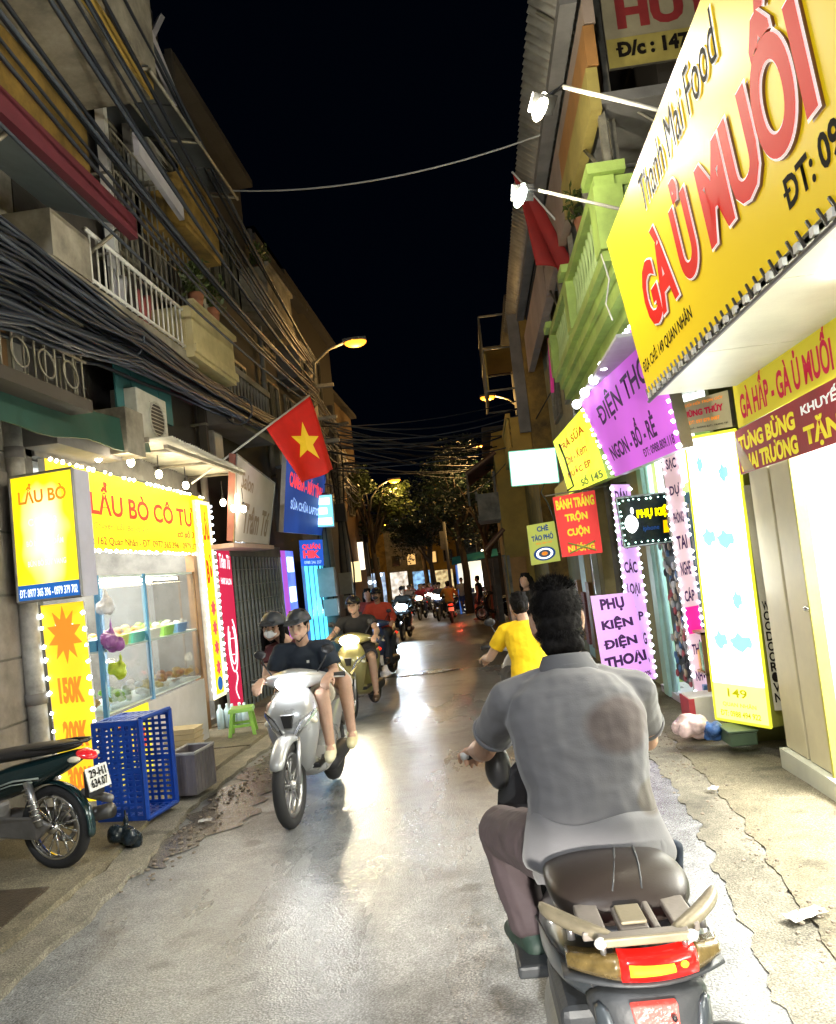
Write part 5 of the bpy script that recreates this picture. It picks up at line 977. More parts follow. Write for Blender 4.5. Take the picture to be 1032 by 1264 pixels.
# ------------------------------------------------------------------ street furniture on the left pavement
def crate(label, x, y, z, rz, w, d, h, mt, cell=.05):
    t = thing('plastic_crate', label, 'crate', (x, y, z), rz); th = .012
    # stands on its end: open side faces +x (local); walls: front (-y), back (+y), left (-x), top, bottom
    def panel(nm, O, U, Vv, lu, lv):
        mb = MB(); O = Vector(O); U = Vector(U); Vv = Vector(Vv); n = U.cross(Vv)*th*.5
        def bar(a, b, c, d_): mb.slab([O+U*a+Vv*c+n, O+U*b+Vv*c+n, O+U*b+Vv*d_+n, O+U*a+Vv*d_+n], th)
        fr = .035; bar(0,lu,0,fr); bar(0,lu,lv-fr,lv); bar(0,fr,fr,lv-fr); bar(lu-fr,lu,fr,lv-fr)
        bar(fr,lu-fr,lv*.5-.02,lv*.5+.02)
        nu = max(2, int((lu-2*fr)/cell)); 
        for i in range(1, nu): c = fr+(lu-2*fr)*i/nu; mb.slab([O+U*(c-.011)+Vv*fr+n*.8, O+U*(c+.011)+Vv*fr+n*.8, O+U*(c+.011)+Vv*(lv-fr)+n*.8, O+U*(c-.011)+Vv*(lv-fr)+n*.8], th*.7)
        nv = max(2, int((lv-2*fr)/(cell*.8)))
        for i in range(1, nv): c = fr+(lv-2*fr)*i/nv; mb.slab([O+U*fr+Vv*(c-.011)+n*.6, O+U*(lu-fr)+Vv*(c-.011)+n*.6, O+U*(lu-fr)+Vv*(c+.011)+n*.6, O+U*fr+Vv*(c+.011)+n*.6], th*.5)
        mb.build(nm, mt, t)
    panel('side_panel', (-w/2,-d/2,0), (1,0,0), (0,0,1), w, h); panel('side_panel', (-w/2,d/2,0), (1,0,0), (0,0,1), w, h)
    panel('base_panel', (-w/2,-d/2,0), (0,1,0), (0,0,1), d, h); panel('end_panel', (-w/2,-d/2,h), (1,0,0), (0,1,0), w, d); panel('end_panel', (-w/2,-d/2,.006), (1,0,0), (0,1,0), w, d)
    rm = MB(); r = .02
    for a, b in (((-d/2,0),(d/2,0)),((d/2,0),(d/2,h)),((d/2,h),(-d/2,h)),((-d/2,h),(-d/2,0))): rm.tube([(w/2,a[0],a[1]+r*.5),(w/2,b[0],b[1]+r*.5)], r, 6)
    rm.build('rim', mt, t); return t
bluep = mat('blue_plastic', (.012,.07,.42), .35, var=.15, vs=6, bump=.1); crate('tall blue plastic crate stood on its end, open side to the street', -2.90, 6.15, zg(6.15)+.075, radians(-8), .42, .42, .74, bluep)
gc2 = thing('storage_crate', 'grey plastic crate behind the blue one', 'crate', (-2.68, 6.75, zg(6.75)+.075), radians(-6)); gc2.scale = (.62,.62,1.0); gm = mat('grey_plastic', (.19,.17,.18), .5, var=.2)
for (a, b, c, d) in ((-.2,-.3,.2,-.285),(-.2,.285,.2,.3),(-.2,-.284,-.185,.284),(.185,-.284,.2,.284)): MB().box((a,b,0),(c,d,.34)).build('side', gm, gc2)
MB().box((-.19,-.29,0),(.19,.29,.012)).build('base', gm, gc2)
for i in range(6): MB().box((.2,-.26+i*.1,.02),(.212,-.245+i*.1,.32)).build('rib', gm, gc2)
for i in range(5): MB().box((-.17+i*.08,-.31,.02),(-.16+i*.08,-.301,.32)).build('rib', gm, gc2)
rm = MB(); [rm.tube([a,b], .014, 6) for a, b in (((-.2,-.3,.34),(.2,-.3,.34)),((.2,-.3,.34),(.2,.3,.34)),((.2,.3,.34),(-.2,.3,.34)),((-.2,.3,.34),(-.2,-.3,.34)))]; rm.build('rim', mat('pale_rim', (.45,.45,.45), .4), gc2)
bt = thing('foam_trays', 'stack of cream foam trays behind the grey crate', 'trays', (-2.95, 7.3, zg(7.3)+.075))
for i in range(9): MB().loft([[(-.15*k_,-.12*k_,z),(.15*k_,-.12*k_,z),(.15*k_,.12*k_,z),(-.15*k_,.12*k_,z)] for z, k_ in ((i*.05,.9),(i*.05+.045,1))]).build('tray', mat('foam_cream', (.62,.5,.3), .6), bt)
st_ = thing('plastic_stool', 'lime green plastic stool on the left pavement by the crimson panel', 'stool', (-3.05, 9.35, zg(9.35)+.075), radians(12)); lg = mat('lime_plastic', (.25,.5,.08), .4, var=.1)
MB().loft([[(-.14*k_,-.14*k_,z),(.14*k_,-.14*k_,z),(.14*k_,.14*k_,z),(-.14*k_,.14*k_,z)] for z, k_ in ((.27,1.05),(.3,1),(.315,.92))]).build('seat', lg, st_)
for a in (-1, 1):
    for b in (-1, 1): MB().slab([(a*.12,b*.12,.28),(a*.08,b*.12,.28),(a*.12,b*.155,0),(a*.16,b*.155,0)], .03).build('leg', lg, st_)
for a in (-1, 1): box('crossbar', (-.12,a*.13-.01,.1), (.12,a*.13+.01,.13), lg, st_)
t = thing('water_bottles', 'cluster of white plastic bottles at the foot of the vertical LẨU BÒ strip', 'bottles', (-3.35, 9.9, zg(9.9)+.07))
for i in range(5): MB().tube([(i*.08-.16,.05*(i%2),0),(i*.08-.16,.05*(i%2),.22),(i*.08-.16,.05*(i%2),.26),(i*.08-.16,.05*(i%2),.3)], [.045,.045,.018,.018], 10).build('bottle', mat('milky_plastic', (.6,.75,.78), .25), t, smooth=True)

# clutter on the old facades
cloth = [mat('laundry_%d' % i, c, .85, var=.2) for i, c in enumerate(((.3,.3,.34),(.25,.06,.06),(.08,.12,.22),(.4,.36,.28)))]
for i, (x, y, z, lab) in enumerate(((-3.3,7.5,4.9,'grey shirt drying on the cream balcony'),(-3.3,8.1,4.9,'dark red cloth drying on the cream balcony'),(-3.05,4.7,4.0,'navy cloth hung over the cage bars'),(-3.15,9.8,5.35,'beige cloth drying over the pale yellow balcony'))):
    g_ = []; NN = 7
    mb = MB()
    for a in range(NN+1):
        for b in range(NN+1): mb.v.append(V(x+.03*sin(a*1.3+b*.4), y-.2+.4*a/NN, z-.45*b/NN-.02*sin(a*2)))
    for a in range(NN):
        for b in range(NN): k_ = a*(NN+1)+b; mb.f.append((k_, k_+1, k_+NN+2, k_+NN+1))
    o = mb.build('laundry', cloth[i], None, smooth=True); tag(o, lab, 'laundry'); q_ = o.modifiers.new('t', 'SOLIDIFY'); q_.thickness = .006
for i, (x, y, z0, z1, lab) in enumerate(((-3.68,10.58,2.4,9.0,'dark drain pipe between the yellow shop house and the shutter house'),(-3.7,14.47,2.6,8.4,'drain pipe on the joint above the blue lit shop'),(1.95,12.02,-.2,6.6,'grey drain pipe on the joint beside the red banner'))):
    t = wthing('downpipe', lab, 'pipe', (x,y,z0)); tube('pipe', [(x,y,z0),(x,y,z1)], .05, greyw, t, 10)
    for k_ in range(3): tube('clamp', [(x,y,z0+1+k_*1.8),(x,y,z0+1.05+k_*1.8)], .06, rail, t, 10)
for i, (x, y, z, lab) in enumerate(((-3.12,9.3,5.12,'leafy potted plant on the pale yellow balcony, nearer one'),(-3.12,9.9,5.12,'leafy potted plant on the pale yellow balcony, farther one'),(-3.5,14.2,7.4,'plant trailing from the stained concrete balcony'),(1.5,8.6,5.08,'potted plant on the green balcony rail'))):
    t = wthing('potted_plant', lab, 'plant', (x,y,z)); MB().tube([(x,y,z),(x,y,z+.16)], [.07,.1], 10).build('pot', mat('terracotta', (.3,.12,.06), .8), t, smooth=True); mb = MB(); rr_ = random.Random(i)
    for k_ in range(160):
        a = rr_.uniform(0,6.28); b = rr_.uniform(0,.3); c = V(x+b*.7*cos(a), y+b*.7*sin(a), z+.2+rr_.uniform(-.05,.35)); u_ = V(rr_.gauss(0,1),rr_.gauss(0,1),rr_.gauss(0,1)).normalized()*.05; v_ = u_.orthogonal()*.4; mb.add([c-u_,c+v_,c+u_,c-v_], [(0,1,2,3)])
    mb.build('foliage', mat('mid_leaf', (.06,.085,.02), .5), t)
def meter(x, y, z, lab):
    t = wthing('meter_cabinet', lab, 'cabinet', (x,y,z)); box('case', (x,y,z), (x+.16,y+.4,z+.5), greyw, t, .01); box('door', (x+.162,y+.03,z+.03), (x+.172,y+.37,z+.47), MATS['meter_box'], t)
meter(-3.74, 10.85, 3.4, 'grey meter cabinet above the leaning grey signboard'); meter(-3.84, 15.0, 3.9, 'grey meter cabinet behind the star flag')
# ================================================================== PEOPLE
eyem = mat('eye_dark', (.02,.015,.012), .2, var=0, bump=0); lipm = mat('lips', (.42,.16,.13), .5, var=0)
def ring(c, ax_, ay_, rx, ry, n=20, p=2.3):
    out = []
    for j in range(n):
        a = 2*pi*j/n; cc, ss = cos(a), sin(a); out.append(c+ax_*rx*abs(cc)**(2/p)*(1 if cc > 0 else -1)+ay_*ry*abs(ss)**(2/p)*(1 if ss > 0 else -1))
    return out
def hand(mb, wr, d, pal, s=1.0, curl=.5, side=1):
    """wr wrist, d direction of the fingers, pal palm normal (towards the thing held)"""
    d = Vector(d).normalized(); pal = Vector(pal); pal = (pal-d*pal.dot(d)).normalized(); ac = d.cross(pal)*side
    c = wr+d*.045*s
    for k_ in (-1, -.33, .33, 1): mb.cap(wr+ac*k_*.014*s, wr+d*.082*s+ac*k_*.028*s, .017*s, .0125*s, 8)
    for i, (k_, L) in enumerate(((-1.15,.062),(-.38,.076),(.38,.082),(1.15,.072))):
        p = wr+d*.088*s+ac*k_*.026*s; a = curl*.55; dd = (d*cos(a)+pal*sin(a)); p1 = p+dd*L*.45*s; a = curl*1.7; dd = (d*cos(a)+pal*sin(a)); p2 = p1+dd*L*.34*s; a = curl*2.7; dd = (d*cos(a)+pal*sin(a)); p3 = p2+dd*L*.3*s
        mb.cap(p-d*.012*s, p1, .0100*s, .0092*s, 8); mb.cap(p1, p2, .0092*s, .0085*s, 8); mb.cap(p2, p3, .0085*s, .0068*s, 8)
    b = wr+d*.025*s+ac*.022*s; t1 = b+(d*.6+ac*.75+pal*.35).normalized()*.042*s; t2 = t1+(d*.75+pal*.75).normalized()*.034*s
    mb.cap(b, t1, .0145*s, .0115*s, 8); mb.cap(t1, t2, .0112*s, .0085*s, 8)
def person(label, loc, rz, J, shirt, pants=None, skinm=skin, vox=.009, sleeve=.5, shorts=.75, hair='short', helmet=None, shoe=(.6,.6,.55), mask=False, facing=0, tilt=0, nod=0, s=1.0, group=None, disp=(.02,.09), hands=True, collar=None, cat='person', width=1.0, sleevew=1.0, detail=True):
    t = thing('person', label, cat, loc, rz, group)
    P = {k_: Vector(v_) for k_, v_ in J.items()}
    pel, nk, hd = P['pelvis'], P['neck'], P['head']; X = (P['shR']-P['shL']).normalized(); X2 = (P['hiR']-P['hiL']).normalized(); up = (nk-pel).normalized()
    fwd = up.cross(X).normalized()*-1; 
    if fwd.dot(V(0,1,0)) < 0 and 'back' not in J: fwd = -fwd
    W = width; shw = (P['shR']-P['shL']).length/2
    def torso(mb, g_, hem=.0, top=1.0):
        L = (nk-pel).length; rings = []
        for tt, rx, ry, off in ((-.16-hem,.155*W,.115,-.0),(-.05,.168*W,.125,0),(.1,.158*W,.115,0),(.3,.148*W,.108,.0),(.5,.165*W,.118,.005),(.7,.178*W,.122,.008),(.84,shw*.93,.108,.0),(.93,shw*.72,.085,-.005),(1.0,.062,.062,0.0)):
            if tt > top: continue
            c = pel+up*L*tt+fwd*(off-.02*sin(max(0,tt)*pi)); Xm = (X2*(1-max(0,tt))+X*max(0,tt)).normalized()
            rings.append(ring(c, Xm, fwd, rx+g_, ry+g_))
        mb.loft(rings)
    b = MB(); torso(b, -.022)
    b.chain([nk-up*.06, nk, hd-(hd-nk)*.15-V(0,0,.02)], [.055,.054,.05])
    # head
    Rh = Matrix.Rotation(facing, 3, 'Z') @ Matrix.Rotation(nod, 3, 'X') @ Matrix.Rotation(tilt, 3, 'Y')
    def H(x, y, z): return hd+Rh@V(x,y,z)
    b.ell(H(0,-.008,.025), (.076,.094,.092), 18, 12, Rh); b.ell(H(0,.018,-.03), (.062,.070,.072), 16, 10, Rh); b.cap(H(0,.055,-.085), H(0,.03,-.07), .028, .045)
    b.cap(H(-.03,.045,-.065), H(-.055,-.005,-.035), .03, .03); b.cap(H(.03,.045,-.065), H(.055,-.005,-.035), .03, .03)
    b.cap(H(0,.094,-.03), H(0,.084,.01), .0145, .009, 8); b.ell(H(-.012,.088,-.034), (.010,.009,.008), 8, 6); b.ell(H(.012,.088,-.034), (.010,.009,.008), 8, 6)
    b.cap(H(-.05,.066,.022), H(.05,.066,.022), .016, .016, 8); b.cap(H(-.02,.080,-.06), H(.02,.080,-.06), .0105, .0105, 8)
    b.cap(H(-.045,.062,-.018), H(-.038,.066,-.03), .02, .02, 8); b.cap(H(.045,.062,-.018), H(.038,.066,-.03), .02, .02, 8)
    for e in (-1, 1): b.ell(H(e*.079,-.008,-.005), (.010,.02,.032), 10, 8, Rh)
    for sd in 'LR':
        e = 1 if sd == 'R' else -1; sh, el, wr = P['sh'+sd], P['el'+sd], P['wr'+sd]
        b.chain([sh, sh.lerp(el,.5), el, el.lerp(wr,.35), wr], [.052,.046,.038,.040,.026]); d = (wr-el).normalized()
        if hands:
            hdv = P.get('hd'+sd, d); pal = P.get('pl'+sd, V(0,0,-1)); hand(b, wr, hdv, pal, 1.0, .62, -e)
        hi, kn, an = P['hi'+sd], P['kn'+sd], P['an'+sd]
        b.chain([hi, hi.lerp(kn,.5), kn, kn.lerp(an,.3), kn.lerp(an,.7), an], [.088,.076,.056,.058,.044,.036])
        tb = P.get('to'+sd, V(0,1,0)).normalized(); b.chain([an-V(0,0,.02), an+tb*.1-V(0,0,.055), an+tb*.15-V(0,0,.06)], [.035,.032,.024]); b.cap(an-V(0,0,.05)-tb*.03, an-V(0,0,.03), .03, .034)
    b.build('body', skinm, t, remesh=vox*.8 if detail else vox, smo=3)
    sm = MB(); torso(sm, .012, .04)
    for sd in 'LR':
        sh, el, wr = P['sh'+sd], P['el'+sd], P['wr'+sd]; top = nk+(sh-nk)*.45-V(0,0,.015); sm.cap(top, sh, .062, .070*sleevew)
        if sleeve <= 1: e2 = sh.lerp(el, sleeve); sm.tube([sh, sh.lerp(e2,.5), e2], [.069*sleevew,.072*sleevew,.070*sleevew], 16)
        else: sm.chain([sh, el, el.lerp(wr, .92)], [.066*sleevew,.056*sleevew,.044*sleevew])
    sm.build('shirt', shirt, t, remesh=vox, smo=3, disp=disp)
    if collar: 
        c = MB(); c.torus(nk+fwd*-.004+up*.012, (up+fwd*-.35), .066, .018, 24, 8, 1.5); c.build('collar', collar, t, remesh=vox*.7, smo=2)
    if pants:
        pm = MB(); L = (nk-pel).length; pm.loft([ring(pel+up*L*tt, X2, fwd, rx+.004, ry+.004) for tt, rx, ry in ((-.2,.13,.1),(-.12,.165,.125),(0,.162*W,.122),(.1,.15*W,.11))])
        for sd in 'LR':
            hi, kn, an = P['hi'+sd], P['kn'+sd], P['an'+sd]
            if shorts < 1: e2 = hi.lerp(kn, shorts); pm.tube([hi-(kn-hi)*.15, hi, e2], [.085,.105,.098], 16)
            else: pm.chain([hi, hi.lerp(kn,.5), kn, kn.lerp(an,.45), an+(kn-an)*.08], [.104,.094,.082,.074,.068])
        pm.build('trousers' if shorts >= 1 else 'shorts', pants, t, remesh=vox, smo=3, disp=disp)
    shm = mat('shoe_%s' % str(shoe), shoe, .6, var=.15)
    for sd in 'LR':
        an = P['an'+sd]; tb = P.get('to'+sd, V(0,1,0)).normalized(); sl = MB()
        sl.chain([an-V(0,0,.052)-tb*.035, an+tb*.08-V(0,0,.062), an+tb*.16-V(0,0,.068)], [.042,.046,.034]); sl.cap(an-V(0,0,.06)-tb*.03, an-V(0,0,.015), .04, .044)
        sl.build('shoe', shm, t, remesh=.009, smo=2)
    # face
    if detail:
        f_ = MB()
        for e in (-1, 1): f_.ell(H(e*.031,.078,.004), (.013,.006,.0055), 10, 6, Rh)
        f_.build('eyes', eyem, t, smooth=True); f_ = MB()
        for e in (-1, 1): f_.tube([H(e*.014,.086,.024), H(e*.032,.085,.030), H(e*.05,.072,.025)], [.003,.0042,.002], 6)
        f_.build('eyebrows', hairm, t, smooth=True)
        if not mask: MB().tube([H(-.022,.082,-.060), H(0,.0915,-.058), H(.022,.082,-.060)], [.003,.0065,.003], 8).build('lips', lipm, t, smooth=True)
    if mask: mb = MB(); mb.ell(H(0,.042,-.045), (.060,.058,.05), 16, 12, Rh); mb.cap(H(0,.095,-.035), H(0,.085,-.07), .018, .02); mb.build('face_mask', mask, t, remesh=.008, smo=3)
    hm = MB()
    if hair:
        hm.ell(H(0,-.016,.034), (.084,.097,.094), 20, 14, Rh); hm.ell(H(0,-.045,-.012), (.076,.066,.075), 16, 12, Rh)
        for i in range(26):
            a = random.uniform(0, 2*pi); hm.ell(H(.05*cos(a), -.02+.065*sin(a), .1+random.uniform(-.02,.012)), (.022,.022,.016), 8, 6)
        if hair == 'bun': hm.ell(H(0,-.125,.0), (.035,.035,.042), 12, 9, Rh)
        if hair == 'pony': hm.chain([H(0,-.1,.0), H(0,-.13,-.06), H(.01,-.12,-.16), H(.01,-.11,-.24)], [.03,.034,.028,.01])
        if hair == 'long':
            for k_ in range(-3, 4): hm.chain([H(k_*.02,-.06,.02), H(k_*.028,-.09,-.1), H(k_*.03,-.085,-.24), H(k_*.028,-.08,-.36)], [.045,.04,.034,.015])
            for e in (-1, 1): hm.chain([H(e*.07,.0,.03), H(e*.085,-.0,-.08), H(e*.08,.0,-.22)], [.03,.026,.012])
        o = hm.build('hair', hairm, t, remesh=.007 if detail else .012, smo=1, disp=(.012,.02))
    if helmet:
        k_ = MB(); n1 = 20; rings = []
        for i in range(8):
            a = i/7*pi/2; rr = cos(a); rings.append([H(.104*rr*cos(2*pi*j/n1), -.012+.122*rr*sin(2*pi*j/n1), .028+.108*sin(a)) for j in range(n1)])
        k_.loft(rings); o = k_.build('helmet', helmet, t, smooth=True); q_ = o.modifiers.new('t', 'SOLIDIFY'); q_.thickness = .014
        k_ = MB(); k_.loft([[H(x, y, z) for x, y, z in ((-.095,.04,.035),(-.06,.16,.022),(0,.185,.02),(.06,.16,.022),(.095,.04,.035),(.06,.1,.05),(0,.12,.055),(-.06,.1,.05))]] + [[H(x, y, z+.008) for x, y, z in ((-.095,.04,.035),(-.06,.16,.022),(0,.185,.02),(.06,.16,.022),(.095,.04,.035),(.06,.1,.05),(0,.12,.055),(-.06,.1,.05))]]); k_.build('helmet_brim', helmet, t)
        tube('chin_strap', [H(-.082,.0,.02), H(-.07,.02,-.06), H(0,.045,-.125), H(.07,.02,-.06), H(.082,.0,.02)], .006, black, t, 6)
        if helmet.name == 'glossy_helmet_badge': pass
    return t
def ride_pose(hands_=((-.33,.40,.98),(.33,.40,.98)), pel=(0,-.14,.86), neck=(0,-.03,1.32), head=(0,.02,1.475), sw=.185, kx=.17, kn=(.33,.80), an=(.33,.40), el=(.30,.10,1.06), turn=0):
    p, n_ = Vector(pel), Vector(neck); (hl, hr) = hands_
    return dict(pelvis=pel, neck=neck, head=head, shL=(-sw,n_.y-.0,n_.z-.065), shR=(sw,n_.y,n_.z-.065), elL=(-el[0],el[1],el[2]), elR=el, wrL=(hl[0]+.0,hl[1]-.09,hl[2]+.035), wrR=(hr[0],hr[1]-.09,hr[2]+.035),
                hdL=(.05,1,-.25), hdR=(-.05,1,-.25), plL=(0,-.2,-1), plR=(0,-.2,-1), hiL=(-.09,p.y+.02,p.z-.05), hiR=(.09,p.y+.02,p.z-.05), knL=(-kx,kn[0],kn[1]), knR=(kx,kn[0],kn[1]), anL=(-kx,an[0]-.02,an[1]), anR=(kx,an[0]-.02,an[1]), toL=(-.15,1,0), toR=(.15,1,0))
# ================================================================== SCOOTERS (local: +y is forwards, wheels touch z=0)
def wheel(t, y, R, wdt=.1, spokes=10, rimm=None, disc=True, x=0):
    w_ = MB().torus((x,y,R), (1,0,0), R-wdt*.42, wdt*.42, 36, 10, 1.05).build('tyre', rubber, t, smooth=True)
    r_ = MB().torus((x,y,R), (1,0,0), R-wdt*.86, .016, 30, 8, 2.0).build('rim', rimm or steel, t, smooth=True)
    h = MB(); h.tube([(x-.05,y,R),(x+.05,y,R)], .035, 12)
    for i in range(spokes):
        a = 2*pi*i/spokes; h.tube([(x+.01*(i%2*2-1),y+.03*cos(a),R+.03*sin(a)), (x,y+(R-wdt*.86)*cos(a+.2),R+(R-wdt*.86)*sin(a+.2))], .008, 5)
    h.build('wheel_spokes', rimm or steel, t, smooth=True)
    if disc: MB().torus((x+.06,y,R), (1,0,0), R*.38, .018, 24, 5, .15).build('brake_disc', steel, t, smooth=True)
def scooter(label, loc, rz, paint, lampm=None, R=.27, accent=None, light=0, group=None, lightcol=(1,.95,.85), low=False, spot=True, cat='scooter', hls=1.0):
    t = thing('scooter', label, cat, loc, rz, group); accent = accent or black
    wheel(t, .66, R); wheel(t, -.60, R, .12)
    for e in (-1, 1): tube('fork', [(e*.065,.66,R),(e*.065,.60,R+.2),(e*.05,.50,R+.38)], .02, steel, t)
    fd = MB(); rings = []
    for i in range(9):
        a = radians(165-i*17); rr = R+.035; rings.append([(x*(1-.25*abs(i-4)/4),.66+(rr+dz)*cos(a)*1.0,R+(rr+dz)*sin(a)) for x, dz in ((-.075,-.03),(-.06,.012),(0,.03),(.06,.012),(.075,-.03),(.055,-.035),(0,-.01),(-.055,-.035))])
    fd.loft(rings); fd.build('front_fender', paint, t, sub=1)
    # front shield
    fs = MB(); R2 = []
    for z, y, wd, dp in ((.30,.36,.07,.05),(.40,.40,.13,.08),(.55,.46,.19,.11),(.68,.47,.225,.14),(.80,.44,.215,.14),(.90,.38,.16,.10),(.97,.33,.07,.06)):
        R2.append([V(wd*c, y-.02+dp*(max(0,1-c*c))**.5*(1 if k_ else -.35), z) for k_, c in [(1,x/5) for x in range(-5,6)]+[(0,x/5) for x in range(4,-5,-1)]])
    fs.loft(R2); fs.build('front_shield', paint, t, sub=1)
    v_ = MB()
    for e in (-1, 1): v_.loft([[V(e*x*k_, y, z) for x, y, z in ((.02,.60,.60),(.10,.575,.74),(.20,.49,.80),(.205,.49,.77),(.12,.58,.68),(.035,.61,.57))] for k_ in (1,)]+[[V(e*x, y-.03, z) for x, y, z in ((.02,.60,.60),(.10,.575,.74),(.20,.49,.80),(.205,.49,.77),(.12,.58,.68),(.035,.61,.57))]])
    v_.build('front_trim', chrome if accent is black else accent, t)
    MB().loft([[V(x*k_,.575+.02*(1-k_),z) for x, z in ((-.05,.78),(.05,.78),(.03,.68),(-.03,.68))] for k_ in (1,)]+[[V(x,.6,z) for x, z in ((-.045,.775),(.045,.775),(.025,.685),(-.025,.685))]]).build('badge_panel', black, t)
    # turn lamps
    for e in (-1, 1): MB().ell((e*.165,.50,.72), (.045,.03,.022), 12, 8, Matrix.Rotation(e*.5,3,'Y')).build('turn_lamp', mat('clear_lamp', (.8,.75,.6), .15, var=0), t, smooth=True)
    # handlebar cowl + headlight
    hc = MB(); hc.loft([ring(V(x,.36-abs(x)*.45,1.0-abs(x)*.05), V(0,1,0), V(0,0,1), ry, rz_) for x, ry, rz_ in ((-.26,.03,.03),(-.18,.05,.05),(-.1,.085,.075),(0,.10,.09),(.1,.085,.075),(.18,.05,.05),(.26,.03,.03))]); hc.build('handlebar_cowl', paint, t, sub=1)
    if lampm: MB().ell((0,.435,.985), (.10*hls,.05,.055*hls), 18, 10, Matrix.Rotation(-.25,3,'X')).build('headlight', lampm, t, smooth=True)  # hls above one puts the headlight's flare into the lens size
    else: MB().ell((0,.435,.985), (.10,.05,.055), 18, 10).build('headlight', glass, t, smooth=True)
    for e in (-1, 1):
        tube('grip', [(e*.24,.26,.995),(e*.37,.20,.99)], .019, rubber, t, 10); tube('brake_lever', [(e*.22,.30,.99),(e*.30,.28,.985),(e*.37,.235,.975)], .006, steel, t, 6)
        tube('mirror_stem', [(e*.17,.30,1.02),(e*.24,.28,1.12),(e*.26,.27,1.17)], .006, black, t, 6); MB().ell((e*.27,.27,1.2), (.05,.016,.036), 12, 8).build('mirror', black, t, smooth=True)
    bd = MB(); bd.loft([ring(V(0,y,z), V(1,0,0), V(0,0,1), wd, h) for y, z, wd, h in ((.42,.40,.11,.10),(.2,.30,.16,.07),(0,.30,.17,.08),(-.15,.42,.15,.16),(-.4,.55,.15,.15),(-.65,.66,.13,.10),(-.85,.74,.07,.05))]); bd.build('rear_body', paint, t, sub=1)
    st = MB(); st.loft([ring(V(0,y,z), V(1,0,0), V(0,0,1), wd, h) for y, z, wd, h in ((.08,.70,.09,.04),(0,.735,.12,.05),(-.25,.755,.14,.05),(-.5,.79,.14,.055),(-.72,.80,.11,.045),(-.8,.80,.06,.02))]); st.build('seat', mat('seat_vinyl', (.03,.028,.03), .45, var=.1), t, sub=1)
    box('floorboard', (-.15,-.02,.33), (.15,.36,.37), black, t, .01); tube('exhaust', [(.13,0,.2),(.15,-.45,.24),(.16,-.85,.34)], [.02,.05,.055], dark, t, 12)
    MB().ell((0,-.86,.72), (.10,.04,.04), 14, 8).build('tail_light', mat('tail_red', (.5,.01,.01), .2, var=0, emit=(1,.05,.02), es=1.0), t, smooth=True)
    box('number_plate', (-.1,-.90,.48), (.1,-.885,.62), mat('plate_white', (.75,.75,.72), .4), t); MB().loft([[(-.09,-.6,.62),(.09,-.6,.62),(.09,-.62,.5),(-.09,-.62,.5)],[(-.06,-.88,.5),(.06,-.88,.5),(.06,-.88,.4),(-.06,-.88,.4)]]).build('rear_fender', black, t)
    MB().cap((-.1,-.1,.28),(-.1,-.58,.28),.09,.07).build('engine', dark, t, smooth=True)
    if light:
        l_ = bpy.data.lights.new('headlight_beam', 'SPOT' if spot else 'POINT'); l_.energy = light; l_.color = lightcol; l_.shadow_soft_size = .05
        if spot: l_.spot_size = radians(110); l_.spot_blend = .9
        lo = bpy.data.objects.new('headlight_beam', l_); COL.objects.link(lo); lo.parent = t; lo.location = (0,.52,.98); lo.rotation_euler = (radians(78),0,0)
    return t
silver = mat('silver_paint', (.40,.41,.42), .28, .3, var=.06, vs=3, bump=0, coat=.5); goldp = mat('gold_green_paint', (.38,.34,.14), .3, .3, var=.08, bump=0, coat=.5); blackp = mat('black_paint', (.02,.02,.024), .25, .1, var=.1, bump=0, coat=.5); bluepaint = mat('navy_paint', (.03,.05,.12), .3, .2, var=.1, bump=0, coat=.5)
hl1 = E_('headlight_white', (.95,.98,1), 40); hl2 = E_('headlight_warm', (1,.88,.6), 22); hl3 = E_('headlight_blue', (.6,.85,1), 60)
tee = lambda nm, c, **k_: mat(nm, c, .85, var=.1, vs=6, bump=.25, bs=14, **k_)
# --- silver scooter with couple
def face_cam(x, y): return math.atan2(x, y)+pi     # rotation that turns local +y towards the camera
sx, sy = -1.52, 6.35
scooter('silver scooter with bright round headlight carrying the couple in dark caps', (sx, sy, zg(sy)), pi+radians(-3), silver, hl1, .30, hls=1.15, light=16)
jp = ride_pose(); jp.update(head=(0.0,.06,1.385), neck=(0,-.0,1.235), pelvis=(0,-.12,.84), shL=(-.18,.01,1.175), shR=(.18,.01,1.175), elL=(-.25,.04,.99), elR=(.25,.06,.98), wrL=(-.27,.31,1.0), wrR=(.27,.31,1.0), knL=(-.20,.30,.86), knR=(.17,.36,.80), anL=(-.215,.26,.47), anR=(.14,.34,.44))
capm = mat('dark_cap', (.03,.035,.045), .45, var=.1)
navy = tee('navy_tee', (.012,.02,.035)); denim = mat('denim_shorts', (.55,.52,.47), .85, var=.15, vs=8)
pz = person('young man in navy T-shirt and dark cap driving the silver scooter', (sx, sy, zg(sy)), pi+radians(-3), jp, navy, mat('cream_shorts', (.5,.46,.38), .85), skin_f, hair='short', helmet=capm, shoe=(.62,.58,.4), facing=radians(-6), tilt=.05, nod=-.05, vox=.009, sleeve=.72, sleevew=1.15)
box('chest_logo', (-.075,.122,1.09), (-.055,.126,1.11), whitem, pz)
jp2 = ride_pose(); jp2.update(pelvis=(.04,-.46,.86), neck=(.24,-.34,1.235), head=(.325,-.27,1.375), shL=(.07,-.34,1.17), shR=(.38,-.33,1.16), elL=(-.14,-.25,1.0), elR=(.40,-.2,.96), wrL=(-.17,-.03,.93), wrR=(.17,-.03,.93), knL=(-.29,-.08,.90), knR=(.25,-.08,.86), anL=(-.30,-.12,.48), anR=(.22,-.10,.42), hiL=(-.09,-.46,.8), hiR=(.1,-.46,.8))
